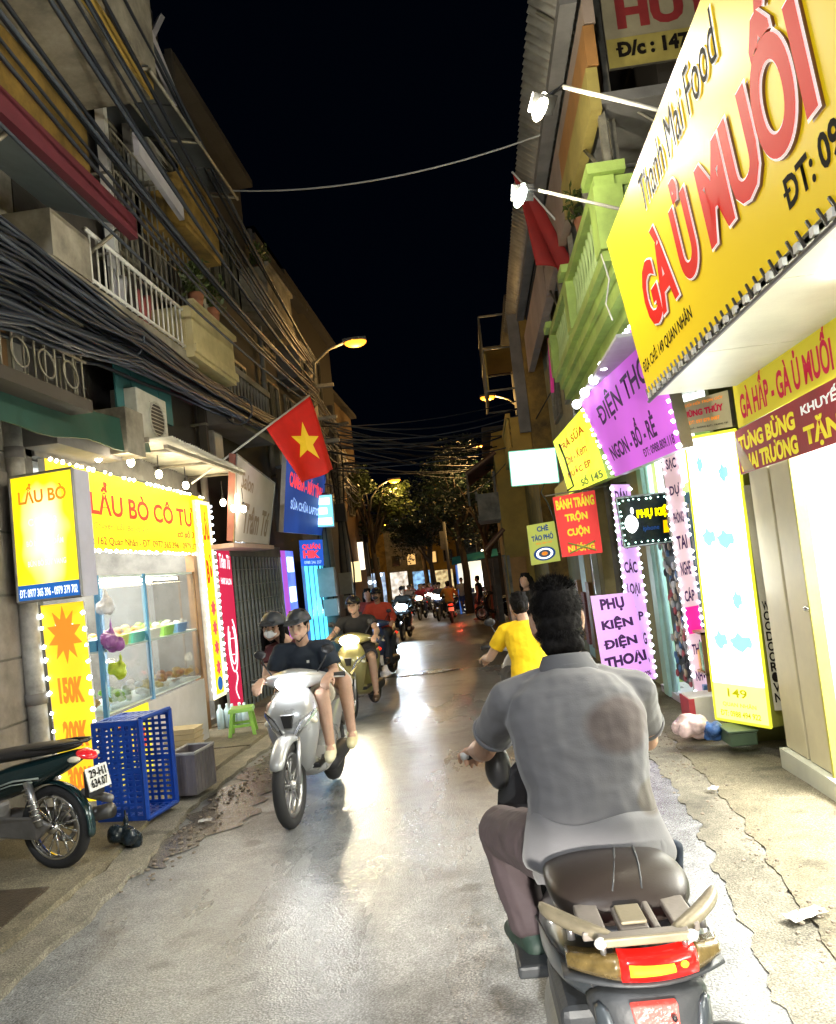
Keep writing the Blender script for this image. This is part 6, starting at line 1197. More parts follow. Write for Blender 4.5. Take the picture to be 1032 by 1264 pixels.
person('young woman in white face mask and dark cap riding pillion on the silver scooter', (sx, sy, zg(sy)), pi+radians(-3), jp2, tee('maroon_tee', (.09,.02,.025)), denim, skin_f, hair='long', helmet=capm, shoe=(.66,.6,.36), mask=mat('mask_white', (.75,.77,.78), .7, var=.05), facing=radians(-3), tilt=-.12, vox=.010)
# --- gold scooter
gx, gy = -1.80, 10.7
scooter('gold scooter with glaring warm headlight behind the silver one', (gx, gy, zg(gy)), pi+radians(-6), goldp, hl2, .26, hls=1.35, light=90, lightcol=(1,.9,.65))
jg = ride_pose(head=(0,.06,1.42), neck=(0,0,1.27), sw=.2, kx=.25, kn=(.32,.72), an=(.30,.28)); person('man in black T-shirt and shorts riding the gold scooter', (gx, gy, zg(gy)), pi+radians(-6), jg, tee('black_tee', (.015,.014,.014)), mat('dark_shorts', (.03,.03,.04), .8), skin_f, hair='short', helmet=mat('black_helmet', (.015,.015,.018), .2), shoe=(.10,.06,.04), vox=.012, width=1.1)
# --- navy scooter, red jacket
rx, ry = -2.0, 14.4
scooter('dark blue motorbike with small blue lamp behind the gold scooter', (rx, ry, zg(ry)), pi+radians(-8), bluepaint, E_('lamp_small_blue', (.7,.8,1), 6), .27)
person('rider in orange red jacket with black mask and helmet behind the gold scooter', (rx, ry, zg(ry)), pi+radians(-8), ride_pose(head=(0,.04,1.5), neck=(0,-.02,1.34)), tee('red_jacket', (.5,.06,.03)), mat('dark_trousers', (.03,.035,.05), .85), skin, hair='short', helmet=mat('black_helmet', (.015,.015,.018), .2), shorts=1.5, sleeve=1.5, mask=mat('mask_black', (.02,.02,.022), .8), shoe=(.03,.03,.03), vox=.014, width=1.05)
person('woman in dark red top standing half hidden behind the red jacketed rider', (-2.36, 15.7, zg(15.7)), pi, dict(pelvis=(0,0,.9), neck=(0,0,1.36), head=(0,.02,1.51), shL=(-.17,0,1.3), shR=(.17,0,1.3), elL=(-.22,0,1.05), elR=(.22,0,1.05), wrL=(-.22,.1,.85), wrR=(.22,.1,.85), hiL=(-.09,0,.85), hiR=(.09,0,.85), knL=(-.1,.05,.47), knR=(.1,0,.47), anL=(-.1,0,.08), anR=(.1,0,.08)), tee('dark_red_top', (.22,.03,.02)), mat('brown_trousers', (.1,.06,.04), .8), skin_f, hair='long', shorts=1.5, vox=.016, detail=False)
# --- blue-white headlight scooter
bx_, by_ = -2.55, 24.0
scooter('dark scooter with dazzling blue white headlight in the middle distance', (bx_, by_, zg(by_)), pi+radians(-4), blackp, hl3, .27, hls=1.9, light=230, lightcol=(.75,.88,1))
person('rider in black behind the dazzling blue white headlight', (bx_, by_, zg(by_)), pi+radians(-8), ride_pose(), tee('black_tee', (.015,.014,.014)), mat('dark_trousers', (.03,.035,.05), .85), skin, helmet=bluepaint, shorts=1.5, sleeve=1.5, vox=.02, detail=False, hands=False)
# --- orange shirt going away
ox, oy = -1.5, 31
scooter('scooter with red tail light ridden away by the orange shirted man', (ox, oy, zg(oy)), radians(5), blackp, None, .27)
person('man in mustard orange shirt riding away down the street', (ox, oy, zg(oy)), radians(5), ride_pose(), tee('mustard_shirt', (.45,.22,.05)), mat('dark_trousers', (.03,.035,.05), .85), skin, helmet=mat('black_helmet', (.015,.015,.018), .2), shorts=1.5, sleeve=1.2, vox=.02, detail=False, hands=False)
l_ = bpy.data.lights.new('tail_glow', 'POINT'); l_.energy = 12; l_.color = (1,.08,.04); lo = bpy.data.objects.new('tail_glow', l_); COL.objects.link(lo); lo.location = (ox+.35, oy-1.0, zg(oy)+.45)
for i, (x, y, c, lab, lp) in enumerate(((-3.0,36,(.4,.03,.04),'first','left of the two far riders in red'),(-2.35,36.5,(.42,.04,.08),'second','right of the two far riders in red'),(-2.0,33.5,(.05,.06,.07),'third','far rider in dark jacket beside the orange shirted man'),(-4.0,41,(.5,.45,.45),'fourth','far rider in pale shirt at the bend, leftmost'),(-3.5,45,(.4,.1,.1),'fifth','far rider in faded red at the bend'),(-4.6,48,(.5,.5,.55),'sixth','farthest rider in white at the bend'))):
    hl = E_('far_lamp_%d' % i, ((1,.85,.6),(1,.9,.8),(.8,.9,1))[i % 3], 14); scooter('scooter of the '+lp, (x, y, zg(y)), pi+radians(-8), (blackp, silver, bluepaint)[i % 3], hl, .27, hls=1.7)
    person(lp, (x, y, zg(y)), pi+radians(-8), ride_pose(), tee('far_shirt_%d' % i, c), mat('dark_trousers', (.03,.035,.05), .85), skin, helmet=(blackp, silver, bluepaint)[(i+1) % 3], shorts=1.5, vox=.025, detail=False, hands=False)
# parked scooters by the wall and on the left
for i, (x, y, rz_, lab) in enumerate(((.35,29.2,radians(70),'parked dark scooter by the boundary wall, nearer the walking man'),(.25,30.6,radians(60),'parked dark scooter by the boundary wall, farther one'),(-3.35,20.0,radians(-50),'parked scooter by the second utility pole'),(-3.5,21.2,radians(-50),'second parked scooter beyond the utility pole'),(-3.3,12.9,radians(160),'dark scooter parked against the grey folding gate end'),(-1.6,38.5,radians(60),'dark scooter parked in front of the roadside stall'))):
    if i == 4: continue
    scooter(lab, (x, y, zg(y)), rz_, (blackp, bluepaint)[i % 2], None, .27)
# walker, long haired woman
walkJ = dict(pelvis=(0,0,.92), neck=(0,.0,1.40), head=(0,.02,1.56), shL=(-.19,0,1.33), shR=(.19,0,1.33), elL=(-.25,-.05,1.06), elR=(.25,.08,1.06), wrL=(-.24,.0,.84), wrR=(.22,.22,.88), hiL=(-.09,0,.88), hiR=(.09,0,.88), knL=(-.1,.16,.5), knR=(.1,-.02,.5), anL=(-.1,.12,.09), anR=(.1,-.3,.16))
person('man in black sleeveless top and shorts walking across the far street', (-.32, 31.0, zg(31)), radians(70), walkJ, tee('black_tee', (.015,.014,.014)), mat('dark_shorts', (.03,.03,.04), .8), skin, hair='short', sleeve=.05, vox=.018, detail=False, shoe=(.3,.2,.12))
person('pale shirted person standing by the roadside stall', (-1.15, 37.3, zg(37)), pi, walkJ, tee('white_tee', (.6,.6,.6)), mat('blue_shorts', (.05,.1,.35), .8), skin, hair='short', vox=.022, detail=False)
person('woman with long black hair and dark top standing by the orange doorway', (.62, 12.6, zg(12.6)-.08), radians(150), dict(walkJ, anR=(.1,0,.09), knL=(-.1,.02,.5), anL=(-.1,0,.09), wrR=(.22,.1,.84)), tee('black_tee', (.015,.014,.014)), mat('dark_trousers', (.03,.035,.05), .85), skin_f, hair='long', shorts=1.5, sleeve=.1, vox=.014, detail=False)
# --- woman in yellow on a scooter ahead
yx, yy = .27, 6.7
scooter('white and black scooter ridden by the woman in yellow', (yx, yy+.1, zg(yy)), radians(2), mat('white_scooter_paint', (.6,.6,.6), .3, var=.05, coat=.4), None, .25, accent=black)
yj = ride_pose(hands_=((-.37,.42,.94),(.33,.42,.94)), head=(-.02,.03,1.445), neck=(0,-.04,1.30), pel=(0,-.16,.84), sw=.175, el=(.33,.06,1.0)); person('woman in bright yellow T-shirt with hair tied in a bun riding ahead', (yx, yy, zg(yy)), radians(2), yj, tee('yellow_tee', (.85,.55,.005)), mat('black_trousers', (.02,.02,.025), .8), skin_f, hair='bun', vox=.009, shorts=1.5, sleeve=.62, shoe=(.4,.3,.25), facing=radians(4)).scale = (.93,.93,.93)
tmp = MB().torus((0,0,0), (0,1,0), .022, .006, 16, 6).build('hair_tie', mat('teal_hair_tie', (.2,.5,.4), .5), bpy.data.objects['person.%03d' % (len([o for o in bpy.data.objects if o.name.startswith('person')])-1)], smooth=True); tmp.location = (-.02,-.07,1.445)

def copy_tree(o, parent=None):
    c = o.copy(); COL.objects.link(c)
    if parent is not None: c.parent = parent
    for ch in list(o.children): copy_tree(ch, c)
    return c
far_s = scooter('far scooter with lit headlight in the crowd at the bend', (-4.9, 50, zg(50)), pi, silver, E_('far_lamp_1', (1,.9,.8), 14), .27, hls=1.8, group='far scooters in the crowd at the bend')
far_p = person('far rider in the crowd at the bend', (-4.9, 50, zg(50)), pi, ride_pose(), tee('far_shirt_pink', (.5,.2,.25)), mat('dark_trousers', (.03,.035,.05), .85), skin, helmet=silver, shorts=1.5, vox=.028, detail=False, hands=False, group='far riders in the crowd at the bend')
for i in range(11):
    y = 43+i*1.5; x = cx(y)+random.uniform(-2.0,1.6); a = pi+random.uniform(-.2,.2)
    for o in (far_s, far_p): c = copy_tree(o); c.location = (x, y, zg(y)); c.rotation_euler = (0,0,a)
# ================================================================== FOREGROUND RIDER AND SCOOTER
FX, FY = .252, 1.86
fz = 0.012
shirtg = bpy.data.materials.new('grey_polo'); shirtg.use_nodes = True; N = shirtg.node_tree.nodes; L = shirtg.node_tree.links; P_ = N['Principled BSDF']; P_.inputs['Roughness'].default_value = .88; P_.inputs['Sheen Weight'].default_value = .2
tc = N.new('ShaderNodeTexCoord'); base = None
def stain(c, sc, edge):
    mp = N.new('ShaderNodeVectorMath'); mp.operation = 'SUBTRACT'; L.new(tc.outputs['Object'], mp.inputs[0]); mp.inputs[1].default_value = c
    m2 = N.new('ShaderNodeVectorMath'); m2.operation = 'MULTIPLY'; L.new(mp.outputs[0], m2.inputs[0]); m2.inputs[1].default_value = sc
    nn = N.new('ShaderNodeTexNoise'); nn.inputs['Scale'].default_value = 9; nn.inputs['Detail'].default_value = 1; L.new(tc.outputs['Object'], nn.inputs[0])
    ln = N.new('ShaderNodeVectorMath'); ln.operation = 'LENGTH'; L.new(m2.outputs[0], ln.inputs[0]); ad = N.new('ShaderNodeMath'); ad.operation = 'MULTIPLY_ADD'; ad.inputs[1].default_value = .25; L.new(nn.outputs[0], ad.inputs[0]); L.new(ln.outputs['Value'], ad.inputs[2])
    mr = N.new('ShaderNodeMapRange'); mr.inputs[1].default_value = 1.12; mr.inputs[2].default_value = 1.12+edge; mr.inputs[3].default_value = 1; mr.inputs[4].default_value = 0; L.new(ad.outputs[0], mr.inputs[0]); return mr.outputs[0]
def mixc(a, b, f):
    x = N.new('ShaderNodeMix'); x.data_type = 'RGBA'; L.new(f, x.inputs[0])
    (L.new(a, x.inputs[6]) if not isinstance(a, tuple) else setattr(x.inputs[6], 'default_value', a)); x.inputs[7].default_value = b; return x.outputs[2]
c_ = mixc((.145,.142,.150,1), (.095,.076,.072,1), stain((.105,0,1.13), (12,0,16), .4)); c_ = mixc(c_, (.095,.082,.068,1), stain((.165,0,.925), (24,0,26), .35))
L.new(c_, P_.inputs['Base Color'])
nz = N.new('ShaderNodeTexNoise'); nz.inputs['Scale'].default_value = 260; L.new(tc.outputs['Object'], nz.inputs[0]); wv = N.new('ShaderNodeTexNoise'); wv.inputs['Scale'].default_value = 4.5; wv.inputs['Detail'].default_value = 1.5; wv.inputs['Distortion'].default_value = 1.2
mpw = N.new('ShaderNodeMapping'); mpw.inputs['Scale'].default_value = (1,1,1.5); mpw.inputs['Rotation'].default_value = (0,.5,0); L.new(tc.outputs['Object'], mpw.inputs[0]); L.new(mpw.outputs[0], wv.inputs[0])
b1 = N.new('ShaderNodeBump'); b1.inputs['Strength'].default_value = .25; b1.inputs['Distance'].default_value = .002; L.new(nz.outputs[0], b1.inputs['Height']); b2 = N.new('ShaderNodeBump'); b2.inputs['Strength'].default_value = .35; b2.inputs['Distance'].default_value = .04; L.new(wv.outputs[0], b2.inputs['Height']); L.new(b1.outputs[0], b2.inputs['Normal']); L.new(b2.outputs[0], P_.inputs['Normal'])
rj = dict(pelvis=(0,.52,.80), neck=(-.005,.66,1.275), head=(-.012,.72,1.43), shL=(-.192,.66,1.20), shR=(.192,.66,1.19), elL=(-.285,.86,1.01), elR=(.258,.88,.985), wrL=(-.315,1.06,.965), wrR=(.285,1.10,.95), hdL=(-.06,1,-.2), hdR=(0,1,-.2), plL=(0,-.1,-1), plR=(0,-.1,-1),
          hiL=(-.11,.54,.78), hiR=(.11,.54,.78), knL=(-.255,.93,.72), knR=(.2,.93,.70), anL=(-.20,.86,.43), anR=(.18,.86,.40), toL=(-.35,1,0), toR=(.2,1,0))
rider = person('rider in grey polo shirt seen from behind on the nearest scooter', (FX, FY, fz), radians(2.5), rj, shirtg, mat('mauve_trousers', (.065,.046,.05), .8, var=.15, vs=5, bump=.3, bs=25), skin, vox=.0065, hair=None, shorts=1.5, sleeve=.62, sleevew=.93, shoe=(.02,.04,.03), collar=tee('dark_grey_collar', (.12,.12,.13)), disp=(.018,.11), width=1.13)
hd = Vector(rj['head']); hb = MB()
hb.ell(hd+V(0,-.014,.036), (.081,.099,.096), 24, 16); hb.ell(hd+V(0,-.05,-.015), (.072,.064,.078), 20, 14); hb.ell(hd+V(0,.02,.07), (.078,.07,.06), 16, 10); hb.cap(hd+V(-.035,-.082,-.075), hd+V(.035,-.082,-.075), .032, .032)
hb.build('hair', hairm, rider, remesh=.006, smo=2, disp=(.014,.018))
hs = MB(); rr_ = random.Random(5)
for i in range(5200):
    th = rr_.uniform(0, 2*pi); ph = math.acos(rr_.uniform(-.55, 1)); d = V(sin(ph)*cos(th), sin(ph)*sin(th), cos(ph))
    if d.y > .55 and d.z < .35: continue
    if d.z < -.1: p = hd+V(0,-.045,-.02)+V(d.x*.075, d.y*.070, d.z*.094)
    else: p = hd+V(0,-.014,.036)+V(d.x*.083,d.y*.100,d.z*.097)
    if p.y > hd.y+.02 and p.z < hd.z+.0: continue
    g_ = (d*.32+V(rr_.gauss(0,.2), rr_.gauss(0,.2), rr_.gauss(-.75 if d.z < .6 else .1,.25))+(V(0,-.3,0) if d.z > .6 else V(0,0,0))).normalized(); L_ = rr_.uniform(.010,.022); sd_ = g_.cross(d); sd_ = (sd_.normalized() if sd_.length > .01 else V(1,0,0))*.0011
    hs.add([p-d*.004-sd_, p-d*.004+sd_, p+g_*L_+d*.002], [(0,1,2)])
hs.build('hair_strands', hairm, rider, kind='stuff')
# shirt hem draped over the seat + sleeve cuffs + placket seam
hm = MB(); R_ = []
for z, wx, wy in ((.90,.185,.135),(.84,.20,.15),(.79,.215,.166),(.765,.22,.172),(.748,.212,.165)):
    R_.append([V(wx*cos(a)*(1+.03*sin(a*7+z*20)), .52+wy*sin(a)*(1+.04*sin(a*5+z*9)), z+.012*sin(a*4)) for a in [2*pi*j/40 for j in range(40)]])
hm.loft(R_, cap=False); o = hm.build('shirt_hem', shirtg, rider, sub=1); q_ = o.modifiers.new('t','SOLIDIFY'); q_.thickness = .006
for k_, (sh, el) in enumerate(((rj['shL'], rj['elL']), (rj['shR'], rj['elR']))):
    c = Vector(sh).lerp(Vector(el), .63); MB().torus(c, Vector(el)-Vector(sh), .0655, .0045, 28, 6, 2).build('sleeve_cuff', MATS['dark_grey_collar'] if False else shirtg, rider, smooth=True)
c = Vector(rj['neck']); cl = MB(); n1 = 28; R_ = []
for dz, r, dy in ((.0,.092,-.0),(.025,.080,-.004),(.052,.068,-.004),(.058,.066,0),(.05,.062,0),(.02,.066,0)):
    R_.append([c+V(r*1.08*cos(a), r*.95*sin(a)+dy, dz+.012*sin(a)*-1-.01) for a in [2*pi*j/n1 for j in range(n1)]])
cl.loft(R_, cap=False); o = cl.build('collar_fold', tee('dark_grey_collar', (.12,.12,.13)), rider, sub=1)
# ---------------- scooter, rear view
fb = thing('scooter', 'nearest dark scooter seen from behind with red tail light and luggage rack', 'scooter', (FX, FY, fz), radians(2.5))
dkp = mat('slate_paint', (.05,.06,.07), .32, .3, var=.12, vs=6, bump=.02, coat=.4); dk2 = mat('scuffed_black_plastic', (.035,.038,.042), .5, var=.3, vs=10); bei = mat('worn_rack_paint', (.24,.205,.14), .42, .3, var=.2, vs=7, dirt=.05); bsea = mat('brown_seat_vinyl', (.026,.019,.016), .42, var=.2, vs=6, bump=.05, bs=220, spec=.3)
def lf_(name, rows, mt, n=24, sub=1, p=2.3): return MB().loft([ring(V(x,y,z), V(1,0,0), V(0,sy_,cy_), rx_, rz_, n, p) for x, y, z, rx_, rz_, sy_, cy_ in rows]).build(name, mt, fb, sub=sub)
lf_('seat', [(0,.10,.765,.10,.02,0,1),(0,.13,.778,.15,.042,0,1),(0,.20,.790,.176,.058,0,1),(0,.30,.788,.180,.060,0,1),(0,.42,.770,.172,.052,0,1),(0,.60,.745,.155,.05,0,1),(0,.85,.73,.12,.05,0,1),(0,1.0,.72,.08,.03,0,1)], bsea, 28)
for x0, x1 in ((-.03,.02),(.04,.07)): tube('seat_seam', [(x0+(x1-x0)*t_, y_, z_) for t_, y_, z_ in ((0,.135,.815),(.2,.165,.830),(.45,.21,.8415),(.7,.27,.8445),(1,.35,.838))], .003, dk2, fb, 6)
lf_('seat_base', [(0,.09,.73,.09,.015,0,1),(0,.15,.735,.165,.025,0,1),(0,.4,.725,.17,.025,0,1),(0,.8,.70,.13,.02,0,1)], black)
lf_('side_cowl', [(0,-.02,.665,.085,.04,0,1),(0,.06,.662,.165,.07,0,1),(0,.2,.655,.205,.10,0,1),(0,.45,.61,.205,.125,0,1),(0,.75,.52,.165,.12,0,1),(0,1.0,.42,.14,.09,0,1)], dkp, 28)
# grab rail wings and luggage rack
for e in (-1, 1):
    MB().loft([[V(e*x+dx, y+dy, z+dz) for dx, dy, dz in ((-.0,-.03*k_,.014),(0,.03*k_,.016),(0,.026*k_,-.02),(0,-.024*k_,-.018))] for x, y, z, k_ in ((.05,-.03,.778,.8),(.10,.0,.786,1.1),(.15,.045,.794,1.35),(.19,.09,.80,1.3),(.215,.13,.802,.9))]).build('grab_handle', bei, fb, sub=1, bevel=0)
    tube('handle_stub', [(e*.15,.05,.79),(e*.15,.045,.755)], .009, steel, fb, 8); tube('rack_bolt', [(e*.09,-.02,.775),(e*.09,-.022,.745)], .007, steel, fb, 8)
rk = MB()
def plate(a, b, c, d, t_=.014): rk.slab([a, b, c, d], t_)
zr = lambda y: .792+.10*max(0, y)*.3
def pr(x0, x1, y0, y1): rk.slab([V(x0,y0,zr(y0)), V(x1,y0,zr(y0)), V(x1,y1,zr(y1)), V(x0,y1,zr(y1))], .02)
pr(-.10,.10,-.045,-.012); pr(-.13,-.075,-.011,.13); pr(.075,.13,-.011,.13); pr(-.045,.02,-.011,.10); pr(.03,.045,-.011,.12); pr(-.13,.13,.131,.16)
rk.build('luggage_rack', mat('rack_grey_plastic', (.19,.165,.145), .45, var=.2, vs=9), fb, bevel=.004)
box('rack_pad', (-.04,.0,.795), (.018,.09,.803), bei, fb, .003); box('rack_edge', (-.098,-.058,.776), (.10,-.046,.795), bei, fb, .004)
for x in (-.098, .1): MB().ell((x,-.05,.785), (.014,.014,.012), 10, 8).build('rack_corner', whitem, fb, smooth=True)
# tail light cluster
rdr0 = mat('dark_red_rib', (.25,.0,.0), .3, var=0, bump=0); tl = mat('tail_lens_red', (.5,.004,.004), .18, var=.1, vs=30, bump=0, emit=(1,.02,.012), es=.9, coat=.5); tlo = E_('tail_lens_amber', (1,.36,.02), 1.7, evar=.4, evs=40); clr = mat('smoked_lens', (.13,.09,.03), .12, .1, var=.5, vs=28, bump=.08, bs=60, coat=.8)
def lens(name, xs, zs0, zs1, y, mt, bul=.02): 
    n = 10; rA = []
    for i in range(n+1):
        t_ = i/n; x = xs[0]+(xs[1]-xs[0])*t_; yy_ = y+abs(x)**2*2.2; z0 = zs0[0]+(zs0[1]-zs0[0])*t_; z1 = zs1[0]+(zs1[1]-zs1[0])*t_
        rA.append([V(x, yy_-bul, z0+.003), V(x, yy_-bul-.008, (z0+z1)/2), V(x, yy_-bul, z1-.003), V(x, yy_+.02, z1+.004), V(x, yy_+.02, z0-.004)])
    return MB().loft(rA).build(name, mt, fb, smooth=True)
lens('tail_lens', (-.062,.108), (.700,.700), (.752,.752), -.045, tl); lens('tail_lens_glow', (-.045,.052), (.716,.718), (.742,.738), -.057, tlo); lens('turn_lens', (-.17,-.063), (.712,.700), (.742,.752), -.04, clr); lens('turn_lens', (.109,.17), (.700,.712), (.752,.742), -.04, clr)
lens('lamp_shroud', (-.18,.18), (.682,.682), (.699,.699), -.035, dk2, .018)
MB().ell((.073,-.068,.735), (.009,.004,.008), 8, 6).build('tail_glint', tlo, fb, smooth=True)
MB().slab([V(-.13,.135,.80),V(.13,.135,.80),V(.13,.20,.812),V(-.13,.20,.812)], .02).build('rack_plate', MATS['rack_grey_plastic'], fb, bevel=.004)
for e in (-1, 1): tube('panel_gap', [(e*.12,-.01,.676),(e*.19,.15,.70),(e*.205,.4,.66)], .003, black, fb, 6)
# tail cover below
MB().loft([[V(-.15,-.02,.69),V(-.08,-.05,.69),V(.08,-.05,.69),V(.15,-.02,.69),V(.16,.12,.66),V(-.16,.12,.66)],[V(-.13,-.03,.62),V(-.07,-.075,.62),V(.07,-.075,.62),V(.13,-.03,.62),V(.15,.12,.58),V(-.15,.12,.58)],[V(-.09,-.06,.54),V(-.05,-.11,.54),V(.05,-.11,.54),V(.09,-.06,.54),V(.1,.1,.50),V(-.1,.1,.5)],[V(-.08,-.09,.44),V(-.05,-.14,.44),V(.05,-.14,.44),V(.08,-.09,.44),V(.09,.0,.42),V(-.09,.0,.42)],[V(-.07,-.11,.33),V(-.04,-.15,.33),V(.04,-.15,.33),V(.07,-.11,.33),V(.06,-.04,.32),V(-.06,-.04,.32)]]).build('tail_cover', dk2, fb, sub=2)
for e in (-1, 1): MB().loft([[V(e*.09,-.055,.665),V(e*.14,-.03,.665),V(e*.14,.0,.665),V(e*.09,-.03,.665)],[V(e*.075,-.092,.56),V(e*.12,-.06,.56),V(e*.12,-.03,.56),V(e*.075,-.06,.56)],[V(e*.07,-.13,.44),V(e*.1,-.10,.44),V(e*.1,-.07,.44),V(e*.07,-.10,.44)]]).build('cover_rib', dkp, fb, sub=1)
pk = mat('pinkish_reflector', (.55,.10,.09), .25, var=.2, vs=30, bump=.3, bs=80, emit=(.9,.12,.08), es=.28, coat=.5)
MB().loft([[V(-.055,-.085,.665),V(.045,-.085,.665),V(.045,-.06,.665),V(-.055,-.06,.665)],[V(-.045,-.098,.60),V(.042,-.098,.60),V(.042,-.07,.6),V(-.045,-.07,.6)],[V(-.02,-.118,.572),V(.035,-.118,.572),V(.035,-.09,.572),V(-.02,-.09,.572)]]).build('upper_reflector', pk, fb, bevel=.004)
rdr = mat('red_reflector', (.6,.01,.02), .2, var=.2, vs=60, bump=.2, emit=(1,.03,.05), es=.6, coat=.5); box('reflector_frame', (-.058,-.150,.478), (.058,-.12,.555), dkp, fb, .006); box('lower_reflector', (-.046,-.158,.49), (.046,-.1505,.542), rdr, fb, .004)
tube('cover_screw', [(.03,-.094,.645),(.03,-.105,.645)], .006, black, fb, 8)
box('number_plate', (-.1,-.175,.26), (.1,-.168,.40), MATS['plate_white'], fb, .003)
# wheel, transmission, exhaust
wheel(fb, .22, .27, .13); MB().loft([ring(V(-.15,y,z), V(1,0,0), V(0,0,1), rx_, rz_) for y, z, rx_, rz_ in ((.02,.33,.03,.05),(.08,.35,.055,.10),(.2,.34,.065,.12),(.4,.36,.06,.10),(.6,.38,.05,.07))]).build('transmission_case', mat('cast_aluminium', (.28,.28,.27), .42, .8, var=.25, vs=9), fb, sub=1)
me = MB().box((-.03,-.004,-.045),(.03,.004,.045)).mesh('cooling_fin', steel)
for i in range(12): o = link('cooling_fin', me, fb); o.location = (-.075,.0+i*.018,.46-i*.012)
box('air_filter', (-.19,.1,.46), (-.09,.4,.57), dk2, fb, .02); tube('exhaust', [(.13,.5,.25),(.17,.1,.30),(.18,-.1,.34)], [.03,.055,.055], dk2, fb, 14); tube('shock', [(-.11,.1,.36),(-.11,.22,.62)], .03, steel, fb, 10)
for e in (-1, 1): MB().loft([[V(e*.15,.30,.36),V(e*.15,.345,.36),V(e*.15,.345,.385),V(e*.15,.30,.385)],[V(e*.25,.27,.375),V(e*.25,.325,.375),V(e*.25,.325,.40),V(e*.25,.27,.40)],[V(e*.30,.24,.39),V(e*.30,.275,.39),V(e*.30,.275,.405),V(e*.30,.24,.405)]]).build('rear_footrest', dk2, fb, sub=1); MB().ell((e*.30,.25,.40), (.016,.02,.012), 10, 8).build('footrest_tip', whitem, fb, smooth=True)
box('floorboard', (-.26,.72,.33), (.26,1.15,.37), dk2, fb, .01)
# front end
lf_('front_shield', [(0,1.12,.40,.20,.08,0,1),(0,1.2,.55,.25,.10,0,1),(0,1.24,.70,.265,.10,0,1),(0,1.22,.80,.24,.08,0,1),(0,1.16,.90,.14,.05,0,1)], blackp)
tube('handlebar', [(-.325,1.10,.945),(-.2,1.16,.96),(0,1.2,.965),(.2,1.16,.96),(.30,1.12,.945)], .015, black, fb, 10); lf_('handlebar_cowl', [(0,1.10,.965,.12,.03,0,1),(0,1.16,.985,.19,.055,0,1),(0,1.24,.98,.17,.06,0,1),(0,1.3,.96,.08,.03,0,1)], blackp)
for e in (-1, 1): tube('grip', [(e*.235,1.145,.955),(e*.345,1.09,.945)], .019, rubber, fb, 12); tube('brake_lever', [(e*.22,1.2,.955),(e*.3,1.19,.945),(e*.37,1.15,.935)], .007, steel, fb, 8); MB().cap((e*.20,1.17,.985),(e*.235,1.15,.965),.032,.028).build('switch_housing', black, fb, smooth=True)
tube('bar_end', [(-.345,1.09,.945),(-.365,1.08,.943)], .014, whitem, fb, 10)
MB().ell((-.235,1.22,.86), (.05,.05,.085), 14, 10).build('bag_hook_bag', black, fb, smooth=True)
wheel(fb, 1.42, .25, .1, disc=False); lf_('front_fender', [(0,1.2,.5,.07,.02,0,1),(0,1.42,.55,.07,.025,0,1),(0,1.62,.42,.06,.02,0,1)], blackp)
jk = MB(); jk.cap((.222,.52,.76),(.228,.60,.60),.024,.020).cap((.225,.56,.66),(.23,.6,.60),.02,.018); jk.build('strap_bundle', mat('dark_blue_cloth', (.02,.03,.05), .8), rider, remesh=.01, smo=1)
# ================================================================== PARKED MOTORBIKE, LEFT
pb_ = thing('motorbike', 'dark teal motorbike parked at the left edge, rear wheel and plate visible', 'motorbike', (-2.90, 4.98, zg(5)+.06), radians(76))
tealp = mat('dark_teal_paint', (.01,.035,.04), .22, .2, var=.1, bump=0, coat=.6); wheel(pb_, -.0, .265, .08, 14, chrome); wheel(pb_, 1.22, .265, .07, 14, chrome)
def lp(name, rows, mt, sub=1): return MB().loft([ring(V(x,y,z), V(1,0,0), V(0,0,1), a, b) for x, y, z, a, b in rows]).build(name, mt, pb_, sub=sub)
lp('rear_body', [(0,-.30,.73,.03,.02),(0,-.2,.70,.07,.05),(0,0,.63,.10,.08),(0,.3,.56,.115,.11),(0,.55,.50,.10,.10),(0,.7,.45,.06,.06)], tealp); lp('seat', [(0,-.24,.775,.06,.02),(0,-.1,.77,.11,.04),(0,.2,.745,.125,.045),(0,.5,.71,.11,.045),(0,.68,.69,.06,.03)], MATS['seat_vinyl'])
for s_ in (-1, 1):
    tube('decal_stripe', [(s_*.118,.0,.60),(s_*.122,.2,.585),(s_*.122,.42,.53)], .006, mat('pale_decal', (.45,.5,.45), .4), pb_, 5); tube('decal_stripe', [(s_*.116,.05,.575),(s_*.122,.22,.56),(s_*.12,.38,.52)], .004, MATS['pale_decal'], pb_, 5)
    tube('shock_absorber', [(s_*.11,.02,.30),(s_*.11,.1,.58)], .026, steel, pb_, 12); tube('grab_rail', [(s_*.10,.1,.77),(s_*.11,-.12,.79),(s_*.06,-.27,.80),(0,-.3,.80)], .012, black, pb_, 8)
    for i in range(7): MB().torus((s_*.11,.035+i*.011,.34+i*.032), (0,.27,1), .03, .006, 14, 5).build('spring_coil', chrome, pb_, smooth=True)
    MB().loft([[V(s_*x,y,z) for x,y,z in ((.07,-.05,.3),(.1,.05,.36),(.1,.45,.36),(.07,.55,.3),(.08,.5,.22),(.09,.05,.21))],[V(s_*x,y,z) for x,y,z in ((.1,-.04,.3),(.12,.05,.35),(.12,.45,.35),(.1,.54,.3),(.1,.5,.23),(.12,.05,.22))]]).build('chain_case', mat('engine_grey', (.25,.24,.23), .45, .6, var=.3), pb_, bevel=.008)
fd = MB(); fd.loft([[V(x,(.295+dz)*cos(radians(a)),.265+(.295+dz)*sin(radians(a))) for x, dz in ((-.055,-.02),(0,.012),(.055,-.02),(0,-.004))] for a in (195,180,165,150,130,110,90,70,50)]); fd.build('rear_fender', tealp, pb_, sub=1)
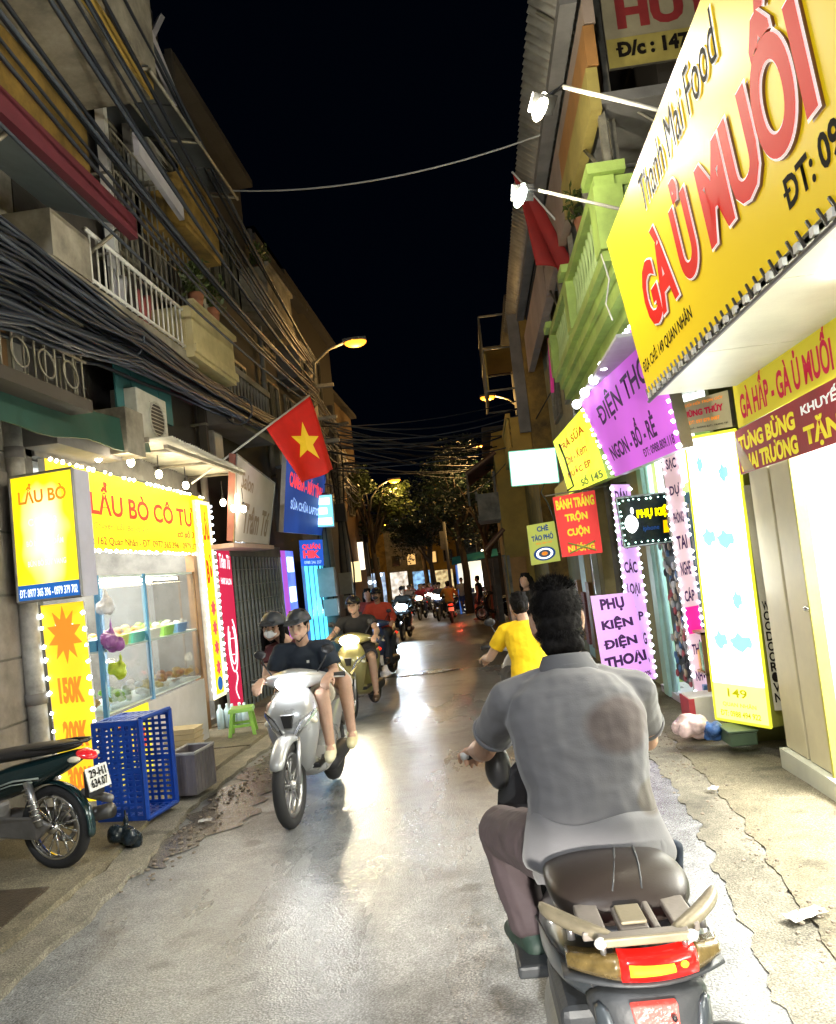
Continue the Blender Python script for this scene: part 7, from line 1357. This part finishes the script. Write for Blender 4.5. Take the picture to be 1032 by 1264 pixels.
box('plate_bracket', (-.07,-.34,.46), (.07,-.31,.62), black, pb_); plq = [V(-.095,-.345,.64), V(.095,-.345,.64), V(.095,-.375,.50), V(-.095,-.375,.50)]
MB().slab([plq[0],plq[3],plq[2],plq[1]], .006).build('number_plate', MATS['plate_white'], pb_)
for s_, a in (('29-H1',.1),('634.07',.52)): text(s_, plq, .12, a, .88, a+.36, blk, pb_, .02, lift=.004)
tlr = mat('bike_tail_red', (.45,.01,.015), .2, var=0, emit=(1,.03,.04), es=.35, coat=.6); MB().loft([ring(V(0,y,z), V(1,0,0), V(0,.5,1), a, b) for y, z, a, b in ((-.24,.725,.075,.03),(-.30,.715,.065,.035),(-.35,.70,.03,.02))]).build('tail_light', tlr, pb_, sub=1)
for s_ in (-1, 1): MB().ell((s_*.085,-.26,.70), (.03,.045,.02), 12, 8).build('turn_lamp', mat('clear_lamp', (.8,.75,.6), .15, var=0), pb_, smooth=True)
tube('exhaust', [(.12,.5,.2),(.14,.1,.25),(.14,-.32,.32)], [.02,.045,.048], mat('exhaust_dark', (.1,.1,.1), .4, .8), pb_, 14)
box('engine', (-.1,.45,.2), (.1,.8,.42), MATS['engine_grey'], pb_, .03); lp('leg_shield', [(0,.75,.3,.13,.05),(0,.88,.5,.17,.06),(0,.95,.72,.14,.05),(0,.98,.9,.06,.04)], tealp); tube('handlebar', [(-.3,.8,1.0),(-.1,.9,.98),(.1,.9,.98),(.3,.8,1.0)], .014, black, pb_, 8)
MB().cap((.05,-.2,.46),(.06,-.38,.42),.03,.028).build('muffler_tip', MATS['engine_grey'], pb_, smooth=True)
bgb = hanging_bag('small black rubbish bag behind the parked motorbike wheel', (-2.62,5.35,zg(5.3)+.12), (.01,.02,.03), .09)

# the photographer's own scooter, just behind the lens: its headlight is what lights the rider's hem and the near road
scooter("photographer's own silver scooter behind the camera with its headlight on", (.12, -1.25, 0), 0, silver, hl1, .27)
l_ = bpy.data.lights.new('own_headlight', 'SPOT'); l_.energy = 850; l_.color = (1,.95,.85); l_.spot_size = radians(27); l_.spot_blend = .25; l_.shadow_soft_size = .05
lo = bpy.data.objects.new('own_headlight', l_); COL.objects.link(lo); lo.location = (.12,-.72,.98); lo.rotation_euler = (radians(75.5),0,0)
